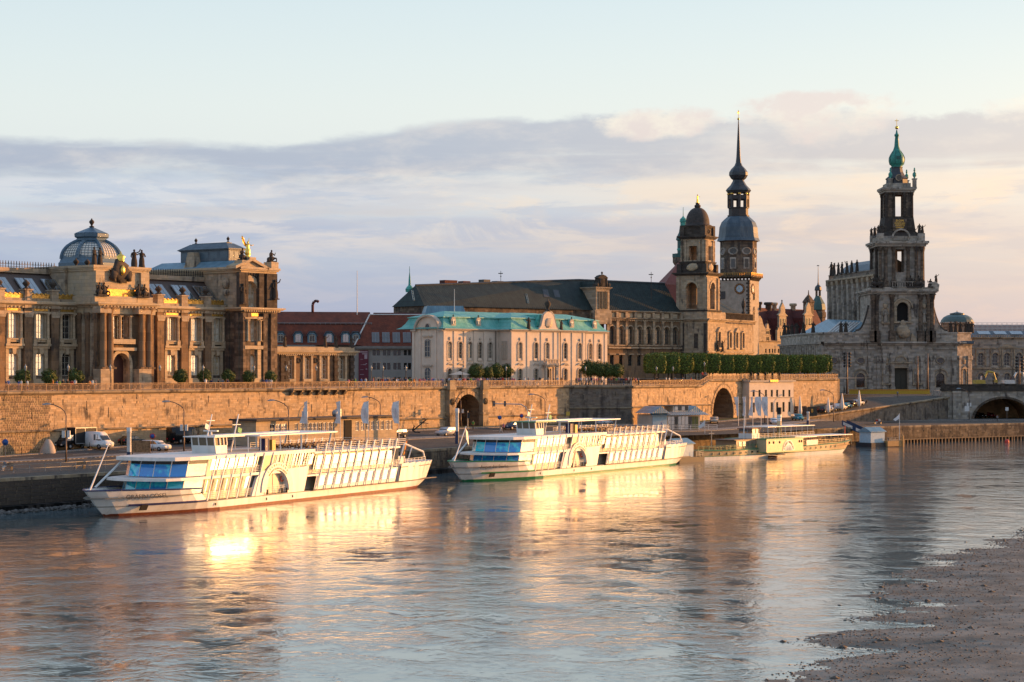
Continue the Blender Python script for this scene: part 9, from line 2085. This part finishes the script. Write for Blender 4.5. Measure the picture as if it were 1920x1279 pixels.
# ================================================================ VEHICLES
def wheelset(r,L,wb,W,rad):
 for sx in(-1,1):
  for sy in(-1,1):
   k=('wh',rad)
   if k not in WC:m_=MB();m_.lathe([(rad*.6,-.11),(rad,-.1),(rad,.1),(rad*.6,.11)],14);a=m_.mesh('wheel',M['black']);m_=MB();m_.lathe([(0,-.12),(rad*.58,-.12),(rad*.58,.12),(0,.12)],10);WC[k]=(a,m_.mesh('rim',M['galv']))
   o=link('wheel',WC[k][0],r,(sx*wb/2,sy*(W/2-.08),rad));o.rotation_euler=(pi/2,0,0);link('rim',WC[k][1],o)
def vehicle(px,py,kind,c,label,rz,group='vehicles on the quay road',pos=None):
 x,y,z=pos or G(px,py);r=thing(kind,label,{'parked_van':'van','box_truck':'truck'}.get(kind,'car'),(x,y,z+.03),rz,group);pt=m_c('car_'+c[0],c[1],.25,.1,var=.05)
 if kind=='parked_van':L,W,H,P,C=5.9,2.0,2.6,[(-2.95,.35),(2.9,.35),(2.95,.95),(2.3,1.25),(1.55,2.25),(1.1,2.55),(-2.8,2.6),(-2.95,2.3)],[(2.22,1.3),(1.5,2.2),(.7,2.2),(.7,1.35)]
 elif kind=='box_truck':L,W,H,P,C=6.6,2.1,2.2,[(1.1,.4),(3.25,.4),(3.3,1.0),(2.75,1.25),(2.1,2.15),(1.1,2.2)],[(2.68,1.3),(2.05,2.1),(1.35,2.1),(1.35,1.35)]
 elif kind=='estate_car':L,W,H,P,C=4.6,1.82,1.65,[(-2.3,.35),(2.25,.35),(2.3,.75),(2.1,.95),(1.1,1.05),(.55,1.55),(-1.9,1.6),(-2.25,1.05)],[(1.0,1.06),(.5,1.5),(-1.85,1.5),(-2.0,1.05)]
 else:L,W,H,P,C=4.3,1.75,1.45,[(-2.15,.33),(2.1,.33),(2.15,.65),(1.95,.85),(.95,.95),(.35,1.40),(-1.0,1.42),(-1.75,.98),(-2.1,.9)],[(.85,.97),(.3,1.33),(-.95,1.35),(-1.6,.99)]
 b=bmesh.new();m_=MB();m_.prism(P,'y',-W/2,W/2);me=m_.mesh('body',pt);b.from_mesh(me);bmesh.ops.recalc_face_normals(b,faces=b.faces);bmesh.ops.bevel(b,geom=b.edges,offset=.07,segments=2,affect='EDGES',clamp_overlap=True);b.to_mesh(me);b.free();me.polygons.foreach_set('use_smooth',[True]*len(me.polygons));link('body',me,r)
 g=MB();g.prism(C,'y',-W/2-.012,W/2+.012);(x0,z0),(x1,z1)=C[0],C[1];g.add([(x0+.05,-W/2+.12,z0+.05),(x0+.05,W/2-.12,z0+.05),(x1+.06,W/2-.2,z1+.02),(x1+.06,-W/2+.2,z1+.02)],[(0,1,2,3)]);g.build('window',M['glassd'],r)
 g=MB();px_=(C[1][0]+C[2][0])/2;g.box(px_-.05,px_+.05,-W/2-.02,W/2+.02,C[0][1],C[1][1]);g.build('door_pillar',pt,r)
 if kind=='box_truck':
  q=MB();q.box(-3.3,1.0,-1.1,1.1,.75,3.15);q.build('cargo_box',M['black'],r);q=MB()
  for yy in(-1.12,1.12):
   for a_,b_,c_,d in((-3.3,1.0,3.05,3.15),(-3.3,1.0,.75,.87),(-3.3,-3.2,.75,3.15),(-1.0,-.9,.75,3.15),(.9,1.0,.75,3.15)):q.box(a_,b_,yy-.02,yy+.02,c_,d)
  q.box(-3.3,1.0,-1.12,1.12,3.15,3.2);q.build('box_frame',M['galv'],r)
 for s in(-1,1):q=MB();q.box(L/2-.06,L/2+.0,s*(W/2-.42)-.16,s*(W/2-.42)+.16,.62,.80);q.build('headlight',M['whited'],r);q=MB();q.box(-L/2-.02,-L/2+.04,s*(W/2-.3)-.12,s*(W/2-.3)+.12,.7,.9);q.build('tail_light',m_c('sign_red',0),r)
 wheelset(r,L,L*.58,W,.34 if 'car' in kind else.38);return r
blk,wht,slv,navy,crim,teal,beige,char=('black',(.012,.012,.014)),('white',(.75,.75,.74)),('silver',(.50,.51,.53)),('navy',(.02,.035,.08)),('crimson',(.30,.015,.02)),('teal',(.02,.20,.28)),('pale_gold',(.40,.36,.28)),('charcoal',(.05,.05,.055))
r35=pi/2-radians(35);away,toward=r35,r35+pi
vehicle(141,842,'box_truck',blk,'black box truck with framed cargo body parked by the wall at the left',toward+pi+.35-pi*0-2.9+pi*.0+2.55-pi,None);vehicle(178,842,'parked_van',wht,'white high roofed delivery van beside the black box truck',-radians(38)+.1)
vehicle(247,835,'parked_car',blk,'low black car behind the bow glazing of the nearest ship',away+pi*0);vehicle(292,846,'estate_car',wht,'small white car beside the information board behind the nearest ship',-radians(30));vehicle(345,832,'parked_van',blk,'tall black van behind the wheelhouse of the nearest ship',away)
vehicle(742,822,'estate_car',char,'dark estate car with roof rack driving below the rightmost white flag',toward);vehicle(590,823,'parked_car',char,'dark car half hidden under the canopy of the nearest ship',toward);vehicle(837,818,'estate_car',slv,'silver estate car driving left of the arched gate',toward);vehicle(960,806,'parked_car',navy,'navy blue car behind the wheelhouse of the second ship',toward)
vehicle(1133,798,'parked_car',slv,'silver blue car behind the canopy of the second ship',away);vehicle(1339,794,'parked_car',beige,'pale gold dark nosed car in front of the tall dark archway',toward+.5);vehicle(1495,789,'estate_car',teal,'teal blue car on the road below the closed parasols',toward+.75);vehicle(1607,787,'parked_car',crim,'red car on the quay road below the ramp wall',away-.75);vehicle(1855,783,'parked_car',crim,'crimson car driving out of the bridge arch',toward+.9);vehicle(1838,784,'parked_car',blk,'black car with white nose just under the bridge arch',toward+.9);vehicle(1452,796,'parked_car',wht,'white car behind the funnel of the paddle steamer',toward+.6)
for i,(px,c,lb)in enumerate(((1545,char,'dark brown car, leftmost of the parked row by the closed parasols'),(1557,slv,'pale silver car, second in the parked row'),(1574,wht,'white car, third in the parked row between two parasols'),(1586,teal,'teal car, fourth in the parked row'),(1597,blk,'black car, fifth in the parked row'),(1609,slv,'silver car, rightmost of the parked row on the ramp'))):
 Y=484+i*3.2;X=PX(px,Y);vehicle(0,0,'parked_car' if i%2 else 'estate_car',c,lb,1.0,'cars parked in a row on the ramp street',(X,Y,ramp_z(X,Y)))
def excavator(px,c,label,s):
 Y=566;X=PX(px,Y);r=thing('excavator',label,'excavator',(X,Y,Z_S+2.2),.2);r.scale=(s,1,1);m_=m_c(*c)
 t=MB();t.box(-1.6,1.6,-1.2,1.2,0,.8);t.build('track',M['black'],r);t=MB();t.prism([(-1.8,.85),(1.1,.85),(1.1,1.5),(.9,1.9),(-1.8,1.9)],'y',-1.1,1.1);t.build('body',m_,r);t=MB();t.prism([(.1,1.9),(1.1,1.9),(1.0,3.0),(.2,3.0)],'y',-1.0,0);t.build('cab',M['glassd'],r)
 t=MB();t.path([(1.0,.5,1.6),(2.4,.5,4.3),(4.2,.5,4.0)],.28,6);t.build('boom',m_,r);t=MB();t.path([(4.2,.5,4.0),(4.9,.5,1.9)],.2,6);t.prism([(4.5,1.9),(5.3,1.9),(5.2,1.1),(4.5,1.2)],'y',.1,.9);t.build('bucket_arm',m_,r)
excavator(1838,('yellow_digger',(.50,.36,.06),.5),'yellow excavator with bent arm on the bridge left of the white one',1);excavator(1893,('white_digger',(.70,.68,.64),.5),'white excavator on the bridge at the right edge',1)
br_=thing('construction_barrier','long yellow construction barrier in front of the cathedral','barrier');ym=m_c('barrier_yellow',(.62,.36,.02),.5);n=34;kq=MB();kq.box(-.02,1.0,-.05,.05,0,1.35);bq=kq.mesh('panel',ym);kq=MB()
for j in range(3):kq.box(.1+j*.32,.26+j*.32,-.06,-.051,1.02,1.28)
bw_=kq.mesh('red_white_stripe',m_c('stripe_red',(.5,.06,.03),.5))
for i in range(n):px=1592+i*151/n;Y=576;X=PX(px,Y);o=link('panel',bq,br_,(X,Y,max(ramp_z(X),Z_S-.9)+.05));o.scale=(.72,1,1);link('red_white_stripe',bw_,o)
for i,(px,a)in enumerate(((1500,'left of the dark restaurant sign'),(1553,'second from the left before the parked cars'),(1579,'third from the left between parked cars'),(1611,'rightmost and tallest before the cathedral'))):
 Y=474+i*7;X=PX(px,Y);z=ramp_z(X,Y);H=PZ((742,745,737,732)[i],Y)-z;r=thing('closed_parasol','closed white parasol '+a,'parasol',(X,Y,z),0,'closed parasols below the terrace end');q=MB();q.tube((0,0,0),(0,0,H),.05,5);q.build('pole',M['galv'],r);q=MB();q.lathe([(.1,H*.12),(.45,H*.2),(.5,H*.35),(.3,H*.7),(.08,H)],8);q.build('cloth',M['whited'],r)
for px,py,lb in((948,718,'open cream parasol left of the palace entrance'),(1090,716,'open cream parasol right of the palace entrance'),(832,717,'open cream parasol by the first palace windows')):
 f,v=FW,14;x,y=f.w(f.u(px+30,v),v);r=thing('open_parasol',lb,'parasol',(x,y,Z_T),0,'open cream parasols before the palace');q=MB();q.tube((0,0,0),(0,0,2.6),.05,5);q.build('pole',M['wood'],r);q=MB();q.lathe([(2.2,2.2),(.05,2.9)],8,cap=False);q.build('cloth',M['cream'],r)
x,y,z=G(90,850);q=MB();random.seed(3);q.lathe([(1.15,0),(1.0,.5),(.75,1.1),(.5,1.7),(.3,2.0),(0,2.05)],9,sx=1.1);q.v=[(a*random.uniform(.85,1.12),b*random.uniform(.85,1.12),c)for a,b,c in q.v];tag(q.build('covered_stand',m_c('pale_tarpaulin',(.42,.36,.30),.8),None,(x,y,z)),'pale tarpaulin draped over a pointed stand left of the box truck','covered stand')
for px,py,lb in((265,858,'brown printed information board behind the nearest ship'),(1566,785,'faded picture board on the quay before the red car')):x,y,z=G(px,py);r=thing('info_board',lb,'board',(x,y,z),0);q=MB();q.box(-1.3,1.3,-.05,.05,.7,2.4);q.build('panel',m_c('brown_poster',(.34,.18,.08),.7,var=.6,scale=3),r);q=MB();q.box(-1.3,-1.2,-.05,.05,0,.7);q.build('leg',M['iron'],r);q=MB();q.box(1.2,1.3,-.05,.05,0,.7);q.build('leg',M['iron'],r)
for i,(px,py,h)in enumerate(((242,872,5.0),(857,832,6.0),(1515,797,3.0))):x,y,z=G(px,py);r=thing('advertising_pillar',('blue and white mooring pillar above the roof of the nearest ship','white and yellow information pillar left of the second ship','blue and white pillar above the steamer stern')[i],'pillar',(x,y,z));q=MB();q.lathe([(.32,0),(.32,h*.35)],12);q.build('base',m_c('navy_panel',0),r);q=MB();q.lathe([(.30,h*.35),(.30,h*.85),(.33,h*.86),(.33,h),(0,h)],12);q.build('drum',M['whited'],r)
x,y,z=G(790,812);r=thing('anchor_monument','black anchor lying on the verge left of the gate','anchor',(x,y,z));q=MB();q.tube((-1.5,0,.4),(.9,0,2.4),.12,6);q.tube((-.2,-.5,1.9),(1.2,.4,1.7),.08,5);q.path([(-1.2,0,1.3),(-1.6,0,.5),(-1.0,0,.1),(-.2,0,.15)],.12,5);q.build('shank',M['iron'],r)
# ================================================================ PEOPLE
def person_mesh(pose):
 P={'stand':[(0,0,.95),(0,0,1.2),(0,0,1.42),(0,0,1.5),(0,0,1.66),(.1,0,.9),(.11,.02,.5),(.11,0,.08),(.12,-.14,.04),(-.1,0,.9),(-.11,-.02,.5),(-.11,0,.08),(-.12,-.14,.04),(.2,0,1.4),(.25,.02,1.12),(.22,-.1,.88),(-.2,0,1.4),(-.25,.02,1.12),(-.22,-.08,.88)]}['stand']
 P=[list(p)for p in P]
 if pose==1:P[6][1],P[7][1],P[8][1]=-.15,-.22,-.38;P[10][1],P[11][1],P[12][1]=.05,.28,.16;P[15][1]=-.2;P[18][1]=.15
 if pose==2:P[14],P[15]=[.27,-.05,1.15],[.1,-.25,1.2];P[17],P[18]=[-.27,-.05,1.15],[-.1,-.25,1.2]
 if pose==3:
  for k in(5,9):P[k][2]-=.0
  P[6][1:],P[7][1:],P[8][1:]=[-.42,.86],[-.45,.45],[-.58,.42];P[10][1:],P[11][1:],P[12][1:]=[-.42,.86],[-.45,.45],[-.58,.42];P[15][1:]=[-.35,.98];P[18][1:]=[-.35,.98]
 R=[.14,.145,.15,.05,.1,.09,.07,.05,.045,.09,.07,.05,.045,.07,.045,.035,.07,.045,.035]
 E=[(0,1),(1,2),(2,3),(3,4),(0,5),(5,6),(6,7),(7,8),(0,9),(9,10),(10,11),(11,12),(2,13),(13,14),(14,15),(2,16),(16,17),(17,18)]
 me=bpy.data.meshes.new('pm');me.from_pydata(P,E,[]);o=bpy.data.objects.new('pm',me);COL.objects.link(o);o.modifiers.new('s','SKIN')
 for v,r in zip(me.skin_vertices[0].data,R):v.radius=(r,r*.8)
 me.skin_vertices[0].data[0].use_root=True;s=o.modifiers.new('d','SUBSURF');s.levels=1
 out=bpy.data.meshes.new_from_object(o.evaluated_get(bpy.context.evaluated_depsgraph_get()));bpy.data.objects.remove(o);out.name='person'
 for m_ in('top_black','trousers_black','skin','hair_black'):out.materials.append(M['black'])
 top=1.52
 for f in out.polygons:
  c=f.center;f.use_smooth=True;arm=abs(c.x)>.2 and c.z<1.12 and c.z>.8
  f.material_index=3 if(c.z>1.66 or(c.z>1.56 and c.y>.02))else 2 if(c.z>1.47 or(arm and pose!=3))else 0 if c.z>(.96 if pose!=3 else 1.0)else 1
 if pose==3:
  for v in out.vertices:v.co.z-=.42
 return out
PM=[person_mesh(i)for i in range(4)]
TOPS=[('white',(.70,.68,.65)),('red',(.42,.03,.03)),('blue',(.04,.12,.38)),('black',(.015,.015,.018)),('green',(.10,.28,.05)),('grey',(.20,.20,.21)),('pink',(.55,.20,.25)),('navy',(.02,.03,.09)),('orange',(.50,.18,.03)),('pale blue',(.35,.48,.60))]
BOT=[('dark',(.02,.02,.025)),('blue',(.05,.08,.18)),('beige',(.38,.31,.22)),('white',(.60,.58,.55)),('brown',(.12,.07,.04))]
HAIR=[(.02,.012,.008),(.10,.05,.02),(.28,.18,.08),(.30,.29,.28)];used_p=set()
def person(x,y,z,where,seed,pose=None,rz=None,grp='people strolling on the terrace',sx=1.0):
 random.seed(seed);pose=random.choice((0,0,1,1,2))if pose is None else pose
 for _ in range(60):
  t,b=random.choice(TOPS+[TOPS[i]for i in(3,3,3,7,7,5,5,0)]),random.choice(BOT+BOT[:1]*3)
  if(where,t[0],b[0])not in used_p:break
 used_p.add((where,t[0],b[0]));o=link('person',PM[pose],None,(x,y,z),random.uniform(0,6.28)if rz is None else rz);o.scale=(1,1,random.uniform(.93,1.06)*sx)
 verb={0:'standing',1:'walking',2:'pausing',3:'sitting'}[pose];tag(o,'person in %s top and %s trousers %s %s'%(t[0],b[0],verb,where),'person',grp)
 for sl_i,m_ in enumerate((m_c('top_'+t[0],t[1],.8),m_c('trousers_'+b[0],b[1],.8),m_c('skin',(.42,.24,.16),.6),m_c('hair_%d'%(seed%4),HAIR[seed%4],.7))):o.material_slots[sl_i].link='OBJECT';o.material_slots[sl_i].material=m_
sd=0
for lo,hi,n,where in((2,60,5,'left of the academy portal'),(95,145,7,'by the third ball tree'),(165,185,3,'before the portal columns'),(380,400,3,'by the fifth ball tree'),(408,432,4,'before the academy pavilion'),(490,512,4,'by the pavilion corner'),(648,690,5,'under the wine red banner'),(695,770,18,'before the grey house'),(770,832,15,'before the palace end'),(836,905,24,'above the arched gate'),(906,965,17,'by the six round trees'),(966,1062,9,'before the palace entrance')):
 for i in range(n):
  px=lo+(hi-lo)*(i+random.Random(sd).uniform(.1,.9))/n;v=random.Random(sd+500).uniform(.5,4.5 if n>8 else 2.0);x,y=FW.w(FW.u(px,v),v);person(x,y,Z_T,where,sd);sd+=1
for lo,hi,n,where in((1078,1132,11,'by the four round trees'),(1140,1200,13,'left of the clipped lindens')):
 for i in range(n):px=lo+(hi-lo)*(i+.4)/n;v=1.0+(i%3)*.8;x,y=F3.w(F3.u(px,v),v);person(x,y,Z_T,where,sd);sd+=1
for i,px in enumerate((1232,1249,1255,1266,1281,1296)):x,y=F4.w(F4.u(px,1.2),1.2);person(x,y,Z_T,'before the clipped lindens',sd);sd+=1
for i,px in enumerate((1317,1323,1440,1500,1546,1560)):f=F5 if px<1390 else F6;x,y=f.w(f.u(px,1.0),1.0);person(x,y,Z_U,'on the upper terrace',sd);sd+=1
for px,py,wh in((939.5,811,'on the pavement right of the gate'),(944,811,'on the pavement right of the gate'),(887,806,'at the dark gate'),(1240,806,'at the pale blue kiosk'),(1492,775,'beside the dark restaurant sign'),(1683,745,'by the yellow barrier'),(1870,791,'running below the bridge arch')):
 x,y,z=G(px,py)if py>777 else(PX(px,520 if px>1600 else 476),520 if px>1600 else 476,ramp_z(PX(px,520 if px>1600 else 476),520 if px>1600 else 476));person(x,y,z,wh,sd,1 if 'run' in wh else None,None,'people on the quay');sd+=1
for i,(px,wh)in enumerate(((1606,'at the outdoor tables'),(1612,'at the outdoor tables'),(1618,'at the outdoor tables'),(1625,'at the outdoor tables'))):X=PX(px,503);person(X,503,ramp_z(X,503),wh,sd,3,i*1.3,'people on the quay');sd+=1
for i,(px,py,lb,n)in enumerate(((14,882,'wooden bench at the left edge of the quay',1),(1646,795,'bench with two seated people left of the right pontoon flag',2),(150,878,'empty wooden bench behind the bow staff',0))):
 x,y,z=G(px,py);r=thing('quay_bench',lb,'bench',(x,y,z),-.6,'benches on the quay');q=MB();q.box(-.9,.9,-.22,.22,.42,.48);q.build('seat',M['wood'],r);q=MB();q.box(-.9,.9,.2,.26,.55,.9);q.build('backrest',M['wood'],r)
 for s in(-1,1):q=MB();q.box(s*.75-.05,s*.75+.05,-.2,.2,0,.42);q.build('leg',M['iron'],r)
 for k in range(n):person(x+(k*.6-.25),y-.1,z,'on the quay bench '+('at the left edge' if not i else 'by the right pontoon'),sd,3,-.5,'people on the quay');sd+=1
